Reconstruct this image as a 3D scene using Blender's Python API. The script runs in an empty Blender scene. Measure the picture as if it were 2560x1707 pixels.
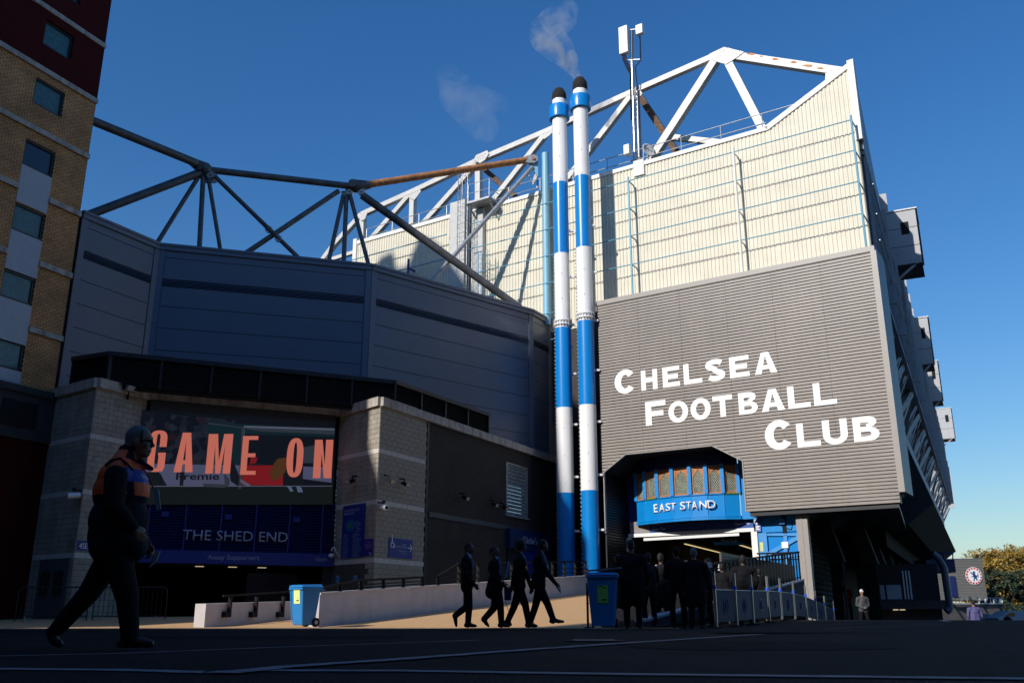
import bpy, bmesh, math, random
import numpy as np
from mathutils import Vector, Matrix
R_=math.radians
random.seed(7)
C=bpy.context.scene.collection
SC=bpy.context.scene
# ------------------------------------------------ camera, sky, sun, exposure
PITCH=16.6
cam=bpy.data.objects.new('camera',bpy.data.cameras.new('camera')); C.objects.link(cam)
cam.location=(0,0,.27); cam.rotation_euler=(R_(90+PITCH),0,0)
cam.data.sensor_width=36; cam.data.lens=32.27; cam.data.clip_start=.05; cam.data.clip_end=3000
SC.camera=cam
SUN_EL=30.; SUN_TH=44.           # elevation; azimuth measured from straight behind the camera towards the left
W=bpy.data.worlds.new('World'); SC.world=W; W.use_nodes=True
nt=W.node_tree; nt.nodes.clear()
wo=nt.nodes.new('ShaderNodeOutputWorld'); bg=nt.nodes.new('ShaderNodeBackground'); sky=nt.nodes.new('ShaderNodeTexSky')
sky.sky_type='NISHITA'; sky.sun_disc=False; sky.sun_elevation=R_(SUN_EL); sky.sun_rotation=R_(180+SUN_TH)
sky.air_density=1.5; sky.dust_density=.5; sky.ozone_density=8.0; sky.altitude=0
bg.inputs[1].default_value=.12
hs=nt.nodes.new('ShaderNodeHueSaturation'); hs.inputs['Saturation'].default_value=1.18; hs.inputs['Hue'].default_value=.507
nt.links.new(sky.outputs[0],hs.inputs['Color']); nt.links.new(hs.outputs[0],bg.inputs[0]); nt.links.new(bg.outputs[0],wo.inputs[0])
sd=Vector((-math.sin(R_(SUN_TH))*math.cos(R_(SUN_EL)),-math.cos(R_(SUN_TH))*math.cos(R_(SUN_EL)),math.sin(R_(SUN_EL))))
sl=bpy.data.lights.new('sun','SUN'); sl.energy=4.6; sl.angle=R_(.5); sl.color=(1,.955,.88)
so=bpy.data.objects.new('sun',sl); C.objects.link(so); so.rotation_euler=sd.to_track_quat('Z','Y').to_euler(); so.location=(0,0,60)
vs=SC.view_settings; vs.view_transform='Standard'; vs.look='None'; vs.exposure=0; vs.gamma=1; vs.use_curve_mapping=False
# ------------------------------------------------ survey helpers
cp,sp,F=math.cos(R_(PITCH)),math.sin(R_(PITCH)),2295.
def ray(px,py):
    a=(px-1280)/F;b=(853.5-py)/F
    return (a,cp-b*sp,sp+b*cp)
def at_y(px,py,Y):
    r=ray(px,py);k=Y/r[1];return Vector((r[0]*k,Y,.27+r[2]*k))
def hz(px,py,Z):
    r=ray(px,py);k=(Z-.27)/r[2];return Vector((r[0]*k,r[1]*k,Z))
class Fr:   # a vertical wall plane: origin, direction u to the right, n outwards
    def __init__(s,O,al=None,to=None):
        if to is not None: al=math.degrees(math.atan2(to[0]-O[0],to[1]-O[1]))
        s.al=al; a=R_(al); s.O=(O[0],O[1]); s.u=Vector((math.sin(a),math.cos(a),0)); s.n=Vector((s.u.y,-s.u.x,0))
    def p(s,t,d,z): return Vector((s.O[0],s.O[1],z))+s.u*t+s.n*d
    def hit(s,px,py,d=0):
        r=ray(px,py);ox=s.O[0]+s.n.x*d;oy=s.O[1]+s.n.y*d
        k=(ox*s.n.x+oy*s.n.y)/(r[0]*s.n.x+r[1]*s.n.y)
        x,y=r[0]*k,r[1]*k
        return ((x-ox)*s.u.x+(y-oy)*s.u.y, .27+r[2]*k)
    def hp(s,px,py,d=0):
        t,z=s.hit(px,py,d); return s.p(t,d,z)
WORLD=Fr((0,0),90)   # t = x, d = -y
def sstep(a): a=max(0,min(1,a)); return a*a*(3-2*a)
def ground_z(x,y):
    z=.15*sstep((y-11)/12)*sstep((x-4)/5)
    z-=1.05*sstep((y-25)/20)*sstep((x-7)/13)
    z-=1.2*sstep((y-48)/35)*sstep((x-10)/10)
    return z
def ramp_z(y): return max(0,min(.0604*(y-22.3),1.22))
# ------------------------------------------------ object helpers
def empty(name,label,cat,loc=(0,0,0),group=None):
    o=bpy.data.objects.new(name,None); C.objects.link(o); o.location=loc; o.empty_display_size=.2
    o['label']=label; o['category']=cat
    if group: o['group']=group
    return o
def tag(o,label=None,cat=None,group=None,kind=None):
    for k,v in (('label',label),('category',cat),('group',group),('kind',kind)):
        if v: o[k]=v
    return o
def link(name,me,parent=None):
    o=bpy.data.objects.new(name,me); C.objects.link(o)
    if parent is not None:
        o.parent=parent
        if parent.type=='EMPTY': o.location=-parent.location
    return o
class MB:
    def __init__(s): s.v=[];s.f=[]
    def add(s,vs,fs):
        b=len(s.v); s.v+=[tuple(v) for v in vs]; s.f+=[tuple(b+i for i in f) for f in fs]; return s
    def hexa(s,P):  # 8 points: bottom 4 ccw, top 4
        return s.add(P,[(0,3,2,1),(4,5,6,7),(0,1,5,4),(1,2,6,5),(2,3,7,6),(3,0,4,7)])
    def box(s,fr,t0,t1,d0,d1,z0,z1):
        return s.hexa([fr.p(t0,d1,z0),fr.p(t1,d1,z0),fr.p(t1,d0,z0),fr.p(t0,d0,z0),fr.p(t0,d1,z1),fr.p(t1,d1,z1),fr.p(t1,d0,z1),fr.p(t0,d0,z1)])
    def bx(s,x0,x1,y0,y1,z0,z1):
        return s.hexa([(x0,y0,z0),(x1,y0,z0),(x1,y1,z0),(x0,y1,z0),(x0,y0,z1),(x1,y0,z1),(x1,y1,z1),(x0,y1,z1)])
    def bar(s,a,b,w,h=None,up=Vector((0,0,1))):
        a=Vector(a);b=Vector(b);h=h or w;d=(b-a).normalized();x=d.cross(up)
        if x.length<1e-3:x=d.cross(Vector((0,1,0)))
        x.normalize();y=x.cross(d).normalized();x*=w/2;y*=h/2
        return s.hexa([a-x-y,a+x-y,b+x-y,b-x-y,a-x+y,a+x+y,b+x+y,b-x+y])
    def tube(s,a,b,r,r2=None,n=12,cap=True):
        a=Vector(a);b=Vector(b);r2=r if r2 is None else r2;d=(b-a).normalized()
        x=d.orthogonal().normalized();y=d.cross(x)
        vs=[];fs=[]
        for c,rr in((a,r),(b,r2)):
            for i in range(n):
                t=2*math.pi*i/n;vs.append(c+(x*math.cos(t)+y*math.sin(t))*rr)
        for i in range(n):j=(i+1)%n;fs.append((i,j,n+j,n+i))
        if cap:fs+=[tuple(range(n))[::-1],tuple(range(n,2*n))]
        return s.add(vs,fs)
    def path(s,pts,r,n=8):
        for a,b in zip(pts,pts[1:]): s.tube(a,b,r,n=n)
        for p in pts[1:-1]: s.ball(p,r,n=6,m=4)
        return s
    def ball(s,c,r,n=12,m=8):
        c=Vector(c);r=Vector((r,r,r)) if not hasattr(r,'__len__') else Vector(r)
        vs=[];fs=[]
        for i in range(m+1):
            ph=math.pi*i/m
            for j in range(n):
                th=2*math.pi*j/n;vs.append((c.x+r.x*math.sin(ph)*math.cos(th),c.y+r.y*math.sin(ph)*math.sin(th),c.z+r.z*math.cos(ph)))
        for i in range(m):
            for j in range(n):
                k=(j+1)%n;fs.append((i*n+j,(i+1)*n+j,(i+1)*n+k,i*n+k))
        return s.add(vs,fs)
    def lathe(s,c,prof,n=32):  # prof list of (r,z)
        vs=[];fs=[];m=len(prof)
        for r,z in prof:
            for j in range(n):
                th=2*math.pi*j/n;vs.append((c[0]+r*math.cos(th),c[1]+r*math.sin(th),z))
        for i in range(m-1):
            for j in range(n):
                k=(j+1)%n;fs.append((i*n+j,i*n+k,(i+1)*n+k,(i+1)*n+j))
        return s.add(vs,fs)
    def prism(s,pts,off):  # polygon pts extruded by vector off
        n=len(pts);pts=[Vector(p) for p in pts];off=Vector(off)
        fs=[tuple(range(n)),tuple(range(n,2*n))[::-1]]
        for i in range(n):j=(i+1)%n;fs.append((i,n+i,n+j,j))
        return s.add(pts+[p+off for p in pts],fs)
    def build(s,name,m,parent=None,label=None,smooth=False,bevel=0,kind=None):
        me=bpy.data.meshes.new(name);me.from_pydata(s.v,[],s.f)
        bm=bmesh.new();bm.from_mesh(me);bmesh.ops.recalc_face_normals(bm,faces=bm.faces);bm.to_mesh(me);bm.free()
        me.materials.append(m)
        if smooth: me.polygons.foreach_set('use_smooth',[True]*len(me.polygons)); 
        o=link(name,me,parent)
        if smooth:
            try: me.set_sharp_from_angle(angle=R_(40))
            except Exception: pass
        if bevel:
            md=o.modifiers.new('bevel','BEVEL');md.width=bevel;md.segments=2;md.limit_method='ANGLE'
        if label:o['label']=label
        if kind:o['kind']=kind
        return o
# ------------------------------------------------ materials
M={}
def mat(name,col,rough=.7,metal=0,var=.15,scale=3.,bump=0,bscale=60,streak=0,dirt=None,spec=.5,emit=None,estr=1,coat=0):
    m=bpy.data.materials.new(name);m.use_nodes=True;n=m.node_tree.nodes;l=m.node_tree.links
    b=n['Principled BSDF'];b.inputs['Roughness'].default_value=rough;b.inputs['Metallic'].default_value=metal
    b.inputs['Specular IOR Level'].default_value=spec; b.inputs['Coat Weight'].default_value=coat
    b.inputs['Base Color'].default_value=(*col,1)
    tc=n.new('ShaderNodeTexCoord')
    last=None
    if var:
        nz=n.new('ShaderNodeTexNoise');nz.inputs['Scale'].default_value=scale;nz.inputs['Detail'].default_value=6;nz.inputs['Roughness'].default_value=.65
        l.new(tc.outputs['Object'],nz.inputs['Vector'])
        mx=n.new('ShaderNodeMix');mx.data_type='RGBA'
        mx.inputs[6].default_value=(*[c*(1-var) for c in col],1);mx.inputs[7].default_value=(*[min(1,c*(1+var)) for c in col],1)
        mr=n.new('ShaderNodeMapRange');mr.inputs[1].default_value=.3;mr.inputs[2].default_value=.7
        l.new(nz.outputs[0],mr.inputs[0]);l.new(mr.outputs[0],mx.inputs[0]);last=mx.outputs[2]
    if streak:
        mp=n.new('ShaderNodeMapping');mp.inputs['Scale'].default_value=(2.2,2.2,.12)
        l.new(tc.outputs['Object'],mp.inputs[0])
        nz=n.new('ShaderNodeTexNoise');nz.inputs['Scale'].default_value=2.;nz.inputs['Detail'].default_value=5
        l.new(mp.outputs[0],nz.inputs['Vector'])
        mr=n.new('ShaderNodeMapRange');mr.inputs[1].default_value=.48;mr.inputs[2].default_value=.75;mr.inputs[4].default_value=streak
        l.new(nz.outputs[0],mr.inputs[0])
        mx=n.new('ShaderNodeMix');mx.data_type='RGBA';mx.inputs[7].default_value=(*(dirt or (.06,.05,.04)),1)
        if last: l.new(last,mx.inputs[6])
        else: mx.inputs[6].default_value=(*col,1)
        l.new(mr.outputs[0],mx.inputs[0]);last=mx.outputs[2]
    if last: l.new(last,b.inputs['Base Color'])
    if bump:
        nz=n.new('ShaderNodeTexNoise');nz.inputs['Scale'].default_value=bscale;nz.inputs['Detail'].default_value=4
        l.new(tc.outputs['Object'],nz.inputs['Vector'])
        bp=n.new('ShaderNodeBump');bp.inputs['Strength'].default_value=bump;bp.inputs['Distance'].default_value=.02
        l.new(nz.outputs[0],bp.inputs['Height']);l.new(bp.outputs[0],b.inputs['Normal'])
    if emit:
        b.inputs['Emission Color'].default_value=(*emit,1);b.inputs['Emission Strength'].default_value=estr
    M[name]=m;return m
def brick_mat(name,fr,c1,c2,mortar,bw=.225,bh=.075,mort=.012,rough=.85,streak=.0):
    m=mat(name,c1,rough,var=0);n=m.node_tree.nodes;l=m.node_tree.links;b=n['Principled BSDF']
    tc=n.new('ShaderNodeTexCoord');d=n.new('ShaderNodeVectorMath');d.operation='DOT_PRODUCT';d.inputs[1].default_value=fr.u
    s=n.new('ShaderNodeSeparateXYZ');cb=n.new('ShaderNodeCombineXYZ')
    l.new(tc.outputs['Object'],d.inputs[0]);l.new(tc.outputs['Object'],s.inputs[0]);l.new(d.outputs['Value'],cb.inputs[0]);l.new(s.outputs[2],cb.inputs[1])
    br=n.new('ShaderNodeTexBrick');br.inputs['Scale'].default_value=1;br.inputs['Brick Width'].default_value=bw;br.inputs['Row Height'].default_value=bh
    br.inputs['Mortar Size'].default_value=mort;br.inputs['Mortar Smooth'].default_value=.2;br.inputs['Bias'].default_value=0
    br.inputs['Color1'].default_value=(*c1,1);br.inputs['Color2'].default_value=(*c2,1);br.inputs['Mortar'].default_value=(*mortar,1)
    l.new(cb.outputs[0],br.inputs['Vector'])
    nz=n.new('ShaderNodeTexNoise');nz.inputs['Scale'].default_value=.8;nz.inputs['Detail'].default_value=6;l.new(cb.outputs[0],nz.inputs['Vector'])
    mr=n.new('ShaderNodeMapRange');mr.inputs[1].default_value=.3;mr.inputs[2].default_value=.7;mr.inputs[3].default_value=.72;mr.inputs[4].default_value=1.2
    l.new(nz.outputs[0],mr.inputs[0])
    mx=n.new('ShaderNodeVectorMath');mx.operation='SCALE';l.new(br.outputs[0],mx.inputs[0]);l.new(mr.outputs[0],mx.inputs['Scale'])
    l.new(mx.outputs[0],b.inputs['Base Color'])
    bp=n.new('ShaderNodeBump');bp.invert=True;bp.inputs['Strength'].default_value=.8;bp.inputs['Distance'].default_value=.01
    l.new(br.outputs['Fac'],bp.inputs['Height']);l.new(bp.outputs[0],b.inputs['Normal'])
    return m
mat('asphalt',(.015,.014,.016),.9,var=.5,scale=.9,bump=.9,bscale=90,spec=.12)
mat('sand_paving',(.60,.36,.17),.85,var=.14,scale=25,bump=.5,bscale=120)
mat('tactile',(.72,.48,.22),.8,var=.1)
mat('line_paint',(.18,.18,.20),.7,var=.35,scale=6,bump=.4)
mat('white_wall',(.52,.49,.50),.75,var=.10,scale=2,streak=.12,bump=.25,bscale=30)
mat('concrete',(.42,.38,.33),.85,var=.3,scale=3,streak=.55,dirt=(.05,.05,.045),bump=.4)
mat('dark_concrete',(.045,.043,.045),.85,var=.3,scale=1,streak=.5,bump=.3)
mat('block',(.33,.295,.24),.9,var=.26,scale=1.4,bump=.4,streak=.25)
mat('block_light',(.56,.52,.47),.9,var=.14,scale=1.4,bump=.4)
mat('mortar',(.07,.062,.055),.9,var=.2)
mat('blue',(.002,.21,.60),.28,var=.05,scale=1.5,coat=.3)
mat('blue_paint',(.003,.23,.62),.35,var=.08,scale=1.5,coat=.2,streak=.10,dirt=(.01,.12,.4))
mat('pale_blue',(.21,.45,.60),.45,var=.06,streak=.12)
mat('rail_blue',(.12,.33,.44),.45,var=.1)
mat('navy',(.008,.028,.22),.45,var=.1)
mat('navy_dark',(.006,.014,.09),.5,var=.15)
mat('white_metal',(.80,.80,.79),.35,var=.05,scale=1,streak=.06)
mat('chimney_white',(.82,.81,.80),.3,var=.04,scale=1,streak=.08,dirt=(.4,.36,.3))
mat('truss_white',(.56,.55,.535),.45,var=.10,scale=1.5,streak=.25,dirt=(.42,.30,.20))
mat('truss_dark',(.10,.10,.105),.5,var=.4,scale=2.5,metal=.2,bump=.2)
mat('galv',(.34,.35,.36),.45,metal=.5,var=.3,scale=6)
mat('rust',(.34,.145,.055),.8,var=.5,scale=4,bump=.3,streak=.4,dirt=(.15,.06,.03))
mat('rust_dark',(.13,.075,.05),.85,var=.6,scale=6,bump=.4)
mat('soot',(.012,.010,.009),.9,var=.7,scale=6,bump=1.,bscale=10)
mat('cream',(.665,.62,.505),.6,var=.07,scale=1.2,streak=.20,dirt=(.5,.46,.36))
mat('cream_trim',(.74,.73,.70),.6,var=.05,streak=.1,dirt=(.45,.42,.36))
mat('sign_grey',(.262,.230,.205),.45,var=.12,scale=.45,streak=.22,dirt=(.17,.15,.135))
mat('sign_trim',(.29,.262,.238),.45,var=.05)
mat('shed_clad',(.11,.132,.185),.38,var=.05,scale=.7)
mat('shed_trim',(.12,.142,.195),.4,var=.06)
mat('dark_metal',(.022,.023,.027),.45,var=.2,metal=.3)
mat('black_rail',(.008,.008,.009),.7,var=.2,spec=.2)
mat('louvre_black',(.05,.047,.046),.5,var=.2)
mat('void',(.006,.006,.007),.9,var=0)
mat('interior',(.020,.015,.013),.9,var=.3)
mat('glass_dark',(.012,.018,.022),.08,var=.3,spec=.8)
mat('curtain',(.02,.10,.10),.5,var=.5,scale=8,spec=.6,coat=.6)
mat('render_pale',(.42,.46,.50),.7,var=.06,streak=.2,dirt=(.3,.33,.36))
mat('dark_red',(.055,.004,.003),.8,var=.2,scale=2,spec=.15)
mat('window_frame',(.012,.013,.014),.4,var=0)
mat('wood',(.40,.155,.045),.5,var=.35,scale=9)
mat('lead_green',(.05,.18,.08),.5,var=.2)
mat('text_white',(.80,.80,.82),.5,var=0)
mat('text_dim',(.30,.33,.47),.5,var=0)
mat('text_grey',(.34,.36,.50),.5,var=0)
mat('skin',(.30,.155,.105),.55,var=.1,scale=30)
mat('skin_dark',(.10,.05,.032),.55,var=.1,scale=30)
mat('suit',(.0065,.0065,.009),.85,var=.3,scale=12,spec=.2)
mat('trouser',(.006,.006,.008),.9,var=.3,scale=12,spec=.2)
mat('shoe',(.008,.007,.007),.45,var=.2)
mat('hair_dark',(.008,.006,.005),.7,var=.3,scale=40)
mat('hair_grey',(.18,.175,.17),.8,var=.3,scale=40,bump=.6,bscale=140)
mat('shirt',(.45,.50,.75),.7,var=.05)
mat('shirt_blue',(.12,.28,.50),.7,var=.05)
mat('hivis',(1.0,.11,.012),.6,var=.12,scale=14,bump=.3,bscale=12,emit=None)
mat('vest_blue',(.02,.045,.30),.6,var=.15)
mat('jacket_navy',(.009,.011,.02),.85,var=.4,scale=8,bump=.6,bscale=9,spec=.2)
mat('purple_suit',(.085,.08,.20),.75,var=.12,scale=10)
mat('grey_jacket',(.05,.05,.055),.7,var=.3,scale=8)
mat('bin_blue',(.02,.20,.52),.42,var=.07,scale=5)
mat('sticker_green',(.25,.60,.12),.5,var=.1)
mat('sticker_yellow',(.70,.80,.30),.5,var=.1)
mat('banner',(.005,.010,.055),.7,var=.2)
mat('steel',(.5,.5,.52),.3,metal=.9,var=.15)
mat('belt_blue',(.01,.04,.35),.4,var=0)
mat('far_grey',(.13,.125,.115),.7,var=.12)
mat('tree_bark',(.06,.045,.03),.9,var=.3)
mat('roof_plant',(.50,.50,.49),.6,var=.1)
def leafmat(name,cols):
    m=mat(name,cols[0],.6,var=0);n=m.node_tree.nodes;l=m.node_tree.links;b=n['Principled BSDF']
    g=n.new('ShaderNodeNewGeometry');r=n.new('ShaderNodeValToRGB');r.color_ramp.interpolation='LINEAR'
    while len(r.color_ramp.elements)<len(cols): r.color_ramp.elements.new(.5)
    for i,c in enumerate(cols): r.color_ramp.elements[i].position=i/(len(cols)-1);r.color_ramp.elements[i].color=(*c,1)
    l.new(g.outputs['Random Per Island'],r.inputs[0]);l.new(r.outputs[0],b.inputs['Base Color'])
    b.inputs['Transmission Weight'].default_value=0
leafmat('leaf_yellow',[(.10,.075,.012),(.30,.19,.018),(.16,.12,.015),(.38,.22,.02),(.22,.10,.015)])
leafmat('leaf_dark',[(.018,.028,.012),(.04,.055,.018),(.025,.04,.015),(.06,.07,.025)])
# ---- text
def text_mesh(s,bold=0.0,spacing=1.0):
    cu=bpy.data.curves.new('t','FONT');cu.body=s;cu.offset=bold;cu.space_character=spacing;cu.resolution_u=3
    o=bpy.data.objects.new('t',cu);C.objects.link(o);dg=bpy.context.evaluated_depsgraph_get()
    me=bpy.data.meshes.new_from_object(o.evaluated_get(dg));bpy.data.objects.remove(o);bpy.data.curves.remove(cu);return me
def text(name,s,fr,box,d,m,parent,bold=0,thick=.01,spacing=1.0,rot=0,fit=None):
    """box=(t0,t1,zb0,zt0[,zb1,zt1]) on frame: lettering fitted into the (possibly sloping) box"""
    me=text_mesh(s,bold,spacing);vs=np.array([v.co[:] for v in me.vertices])
    x0,x1=vs[:,0].min(),vs[:,0].max();y0,y1=vs[:,1].min(),vs[:,1].max()
    if fit: y0,y1=fit
    t0,t1,a0,b0=box[:4];a1,b1=box[4:] if len(box)>4 else (a0,b0)
    U=(vs[:,0]-x0)/(x1-x0);V=(vs[:,1]-y0)/(y1-y0)
    T=t0+(t1-t0)*U;Z=(a0+(a1-a0)*U)*(1-V)+(b0+(b1-b0)*U)*V
    for i,v in enumerate(me.vertices): v.co=fr.p(T[i],d,Z[i])
    if thick:
        bm=bmesh.new();bm.from_mesh(me)
        r=bmesh.ops.extrude_face_region(bm,geom=bm.faces[:])
        vv=[e for e in r['geom'] if isinstance(e,bmesh.types.BMVert)]
        bmesh.ops.translate(bm,verts=vv,vec=fr.n*thick)
        bmesh.ops.recalc_face_normals(bm,faces=bm.faces);bm.to_mesh(me);bm.free()
    me.materials.clear();me.materials.append(m)
    return link(name,me,parent)
# ---- bold sign lettering built from outlines (unit box, stroke widths a across and b up)
def _arc(cx,cy,rx,ry,a0,a1,n=14,p=2.0):
    o=[]
    for i in range(n+1):
        a=R_(a0+(a1-a0)*i/n);c,s=math.cos(a),math.sin(a)
        o.append((cx+rx*math.copysign(abs(c)**(2/p),c),cy+ry*math.copysign(abs(s)**(2/p),s)))
    return o
def glyph(ch,a=.25,b=.2,p=2.2):
    if ch=='H': return [[(0,0),(a,0),(a,.5-b/2),(1-a,.5-b/2),(1-a,0),(1,0),(1,1),(1-a,1),(1-a,.5+b/2),(a,.5+b/2),(a,1),(0,1)]]
    if ch=='E': return [[(0,0),(1,0),(1,b),(a,b),(a,.5-b/2),(.9,.5-b/2),(.9,.5+b/2),(a,.5+b/2),(a,1-b),(1,1-b),(1,1),(0,1)]]
    if ch=='F': return [[(0,0),(a,0),(a,.5-b*.6),(.88,.5-b*.6),(.88,.5+b*.4),(a,.5+b*.4),(a,1-b),(1,1-b),(1,1),(0,1)]]
    if ch=='L': return [[(0,0),(1,0),(1,b),(a,b),(a,1),(0,1)]]
    if ch=='T': return [[(.5-a/2,0),(.5+a/2,0),(.5+a/2,1-b),(1,1-b),(1,1),(0,1),(0,1-b),(.5-a/2,1-b)]]
    if ch=='A':
        k=a*1.02;q=.27;y0,y1=.2,.2+b*.9
        xl=lambda y:(.5-k*.5)*y; xi=lambda y:k+(.5-k)*y/.80
        return [[(0,0),(k,0),(xi(y0),y0),(1-xi(y0),y0),(1-k,0),(1,0),(.5+k*.55,1),(.5-k*.55,1)],[(xi(y1),y1),(1-xi(y1),y1),(.5,.80)]]
    if ch=='O': return [_arc(.5,.5,.5,.5,0,360,32,p)[:-1],_arc(.5,.5,.5-a,.5-b,0,360,32,p)[:-1]]
    if ch=='C': return [_arc(.5,.5,.5,.5,38,322,28,p)+_arc(.5,.5,.5-a,.5-b,322,38,24,p)]
    if ch=='G': return [_arc(.5,.5,.5,.5,25,270,26,p)+[(1,0),(1,.52),(.55,.52),(.55,.52-b*.9),(1-a,.52-b*.9),(1-a,.12)]+_arc(.5,.5,.5-a,.5-b,300,25,24,p)] if False else [_arc(.5,.78,.5,.22,0,180,14,p)+_arc(.5,.22,.5,.22,180,300,10,p)+[(1-a*.3,.0),(1,.12),(1,.46),(.56,.46),(.56,.40),(1-a,.40),(1-a,.18)]+_arc(.5,.20,.5-a,.12,340,180,8,p)+_arc(.5,.80,.5-a,.12,180,0,8,p)+[(1-a,.60),(1,.60)]]
    if ch=='U': return [[(0,1)]+_arc(.5,.38,.5,.38,180,360,18,p)+[(1,1),(1-a,1)]+_arc(.5,.38,.5-a,.38-b,360,180,16,p)+[(a,1)]]
    if ch=='B': return [[(0,0),(.55,0)]+_arc(.6,.28,.4,.28,-90,75,12,p)+_arc(.56,.77,.37,.23,-60,90,12,p)+[(0,1)],[(a,b*.9),(.55,b*.9)]+_arc(.55,.29,.45-a*1.05,.29-b*.9,-90,90,10,p)+[(a,.29+.29-b*.9)],[(a,.5+b*.42),(.52,.5+b*.42)]+_arc(.52,.72,.40-a*1.0,max(.03,.28-b*.9-.05),-90,90,10,p)+[(a,.72+max(.03,.28-b*.9-.05))]]
    if ch=='S':
        # centre line swept with a varying stroke
        c=[]
        for i in range(15): t=R_(25+ (270-25)*i/14);c.append((.5+(.5-a/2)*math.cos(t),.735+(.265-b/2)*math.sin(t)*1.0))
        c=[(x,y) for x,y in c]
        d=[]
        for i in range(15): t=R_(90-(245)*i/14);d.append((.5+(.5-a/2)*math.cos(t),.265+(.265-b/2)*math.sin(t)))
        c=c[:-1]+[(.5,.5)]+d[1:]
        L=[];Rr=[]
        for i,pt in enumerate(c):
            q=c[min(i+1,len(c)-1)];o=c[max(i-1,0)];dx,dy=q[0]-o[0],q[1]-o[1];l=math.hypot(dx,dy);nx,ny=-dy/l,dx/l
            w=math.hypot(nx*a/2,ny*b/2)*1.06
            L.append((pt[0]+nx*w,pt[1]+ny*w));Rr.append((pt[0]-nx*w,pt[1]-ny*w))
        return [L+Rr[::-1]]
    if ch=='M': return [[(0,0),(a,0),(a,.72),(.5-a*.32,0),(.5+a*.32,0),(1-a,.72),(1-a,0),(1,0),(1,1),(1-a*1.25,1),(.5,.32),(a*1.25,1),(0,1)]]
    if ch=='N': return [[(0,0),(a,0),(a,.66),(1-a*1.02,0),(1,0),(1,1),(1-a,1),(1-a,.34),(a*1.02,1),(0,1)]]
def letter(name,ch,fr,box,d,m,parent,a=.25,b=.2,p=2.2,thick=.01):
    cu=bpy.data.curves.new('g','CURVE');cu.dimensions='2D';cu.fill_mode='BOTH'
    for lp in glyph(ch,a,b,p):
        sp_=cu.splines.new('POLY');sp_.points.add(len(lp)-1)
        for i,(x,y) in enumerate(lp): sp_.points[i].co=(x,y,0,1)
        sp_.use_cyclic_u=True
    o=bpy.data.objects.new('g',cu);C.objects.link(o);dg=bpy.context.evaluated_depsgraph_get()
    me=bpy.data.meshes.new_from_object(o.evaluated_get(dg));bpy.data.objects.remove(o);bpy.data.curves.remove(cu)
    t0,t1,a0,b0=box[:4];a1,b1=box[4:] if len(box)>4 else (a0,b0)
    for v in me.vertices:
        U,V=v.co.x,v.co.y;v.co=fr.p(t0+(t1-t0)*U,d,(a0+(a1-a0)*U)*(1-V)+(b0+(b1-b0)*U)*V)
    bm=bmesh.new();bm.from_mesh(me);bmesh.ops.remove_doubles(bm,verts=bm.verts,dist=1e-5)
    bm.faces.ensure_lookup_table()
    r=bmesh.ops.extrude_face_region(bm,geom=bm.faces[:]);vv=[e for e in r['geom'] if isinstance(e,bmesh.types.BMVert)]
    bmesh.ops.translate(bm,verts=vv,vec=fr.n*thick);bmesh.ops.recalc_face_normals(bm,faces=bm.faces);bm.to_mesh(me);bm.free()
    me.materials.clear();me.materials.append(m);return link(name,me,parent)
def pxbox(fr,x0,x1,y0,y1,d=0,y2=None,y3=None):
    """y0 top/y1 bottom at x0, y2/y3 at x1"""
    y2=y0 if y2 is None else y2;y3=y1 if y3 is None else y3
    a=fr.hit(x0,y0,d);b=fr.hit(x0,y1,d);c=fr.hit(x1,y2,d);e=fr.hit(x1,y3,d)
    return ((a[0]+b[0])/2,(c[0]+e[0])/2,b[1],a[1],e[1],c[1])
#@@STRUCTURE
# ================================================ GROUND
def grid(name,xs,ys,zf,m,kind='structure',z0=0):
    mb=MB();nx=len(xs);ny=len(ys)
    mb.v=[(x,y,zf(x,y)+z0) for y in ys for x in xs]
    mb.f=[(j*nx+i,j*nx+i+1,(j+1)*nx+i+1,(j+1)*nx+i) for j in range(ny-1) for i in range(nx-1)]
    return mb.build(name,m,smooth=True,kind=kind)
xs=[-900,-300,-120,-60]+[-40+i*2 for i in range(50)]+[70,90,140,300,900]
ys=[-300,-60,-20,-8,0,2,4,6,8,10]+[11+i for i in range(45)]+[60,65,70,80,90,120,200,500,1500]
grid('ground',xs,ys,ground_z,M['asphalt'])
# sand coloured paving and the ramp climbing to the stand entrance (its right side follows the kerb wall)
W1a,W1b=Vector((-4.5,22.3,0)),Vector((3.6,42.8,1.22))
W2a,W2b=Vector((3.0,22,0)),Vector((11.1,36,1.0))
mb=MB();mb.add([(-30,20.1,.006),(1.9,20.1,.006),(2.07,22.3,.010),(-30,22.3,.010)],[(0,1,2,3)])
mb.build('pavement',M['sand_paving'],kind='structure')
mb=MB();vs=[];N=24
for i in range(N+1):
    y=22.3+i*(45.6-22.3)/N
    xl=-4.4+(y-22.3)*.3951; xr=3.2+(y-22)*.5786 if y<36 else 11.2
    vs+=[(xl,y,ramp_z(y)+.012),(xr,y,ramp_z(y)+.012)]
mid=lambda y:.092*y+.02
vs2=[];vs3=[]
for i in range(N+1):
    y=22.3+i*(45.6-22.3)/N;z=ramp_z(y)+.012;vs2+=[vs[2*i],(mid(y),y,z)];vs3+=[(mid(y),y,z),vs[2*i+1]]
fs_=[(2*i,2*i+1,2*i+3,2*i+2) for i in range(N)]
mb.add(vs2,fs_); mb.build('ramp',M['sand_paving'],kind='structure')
mb=MB();mb.add(vs3,fs_);mb.build('entrance_ramp',M['asphalt'],kind='structure')  # right part of the ramp, dark asphalt tone stands in for shade
mb=MB();mb.add([(-30,22.3,.012),(-7.3,22.3,.012),(-5.6,27,.16),(-4.7,30,.3),(-6,36,.3),(-30,36,.02)],[(0,1,2,3,4,5)])
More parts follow.
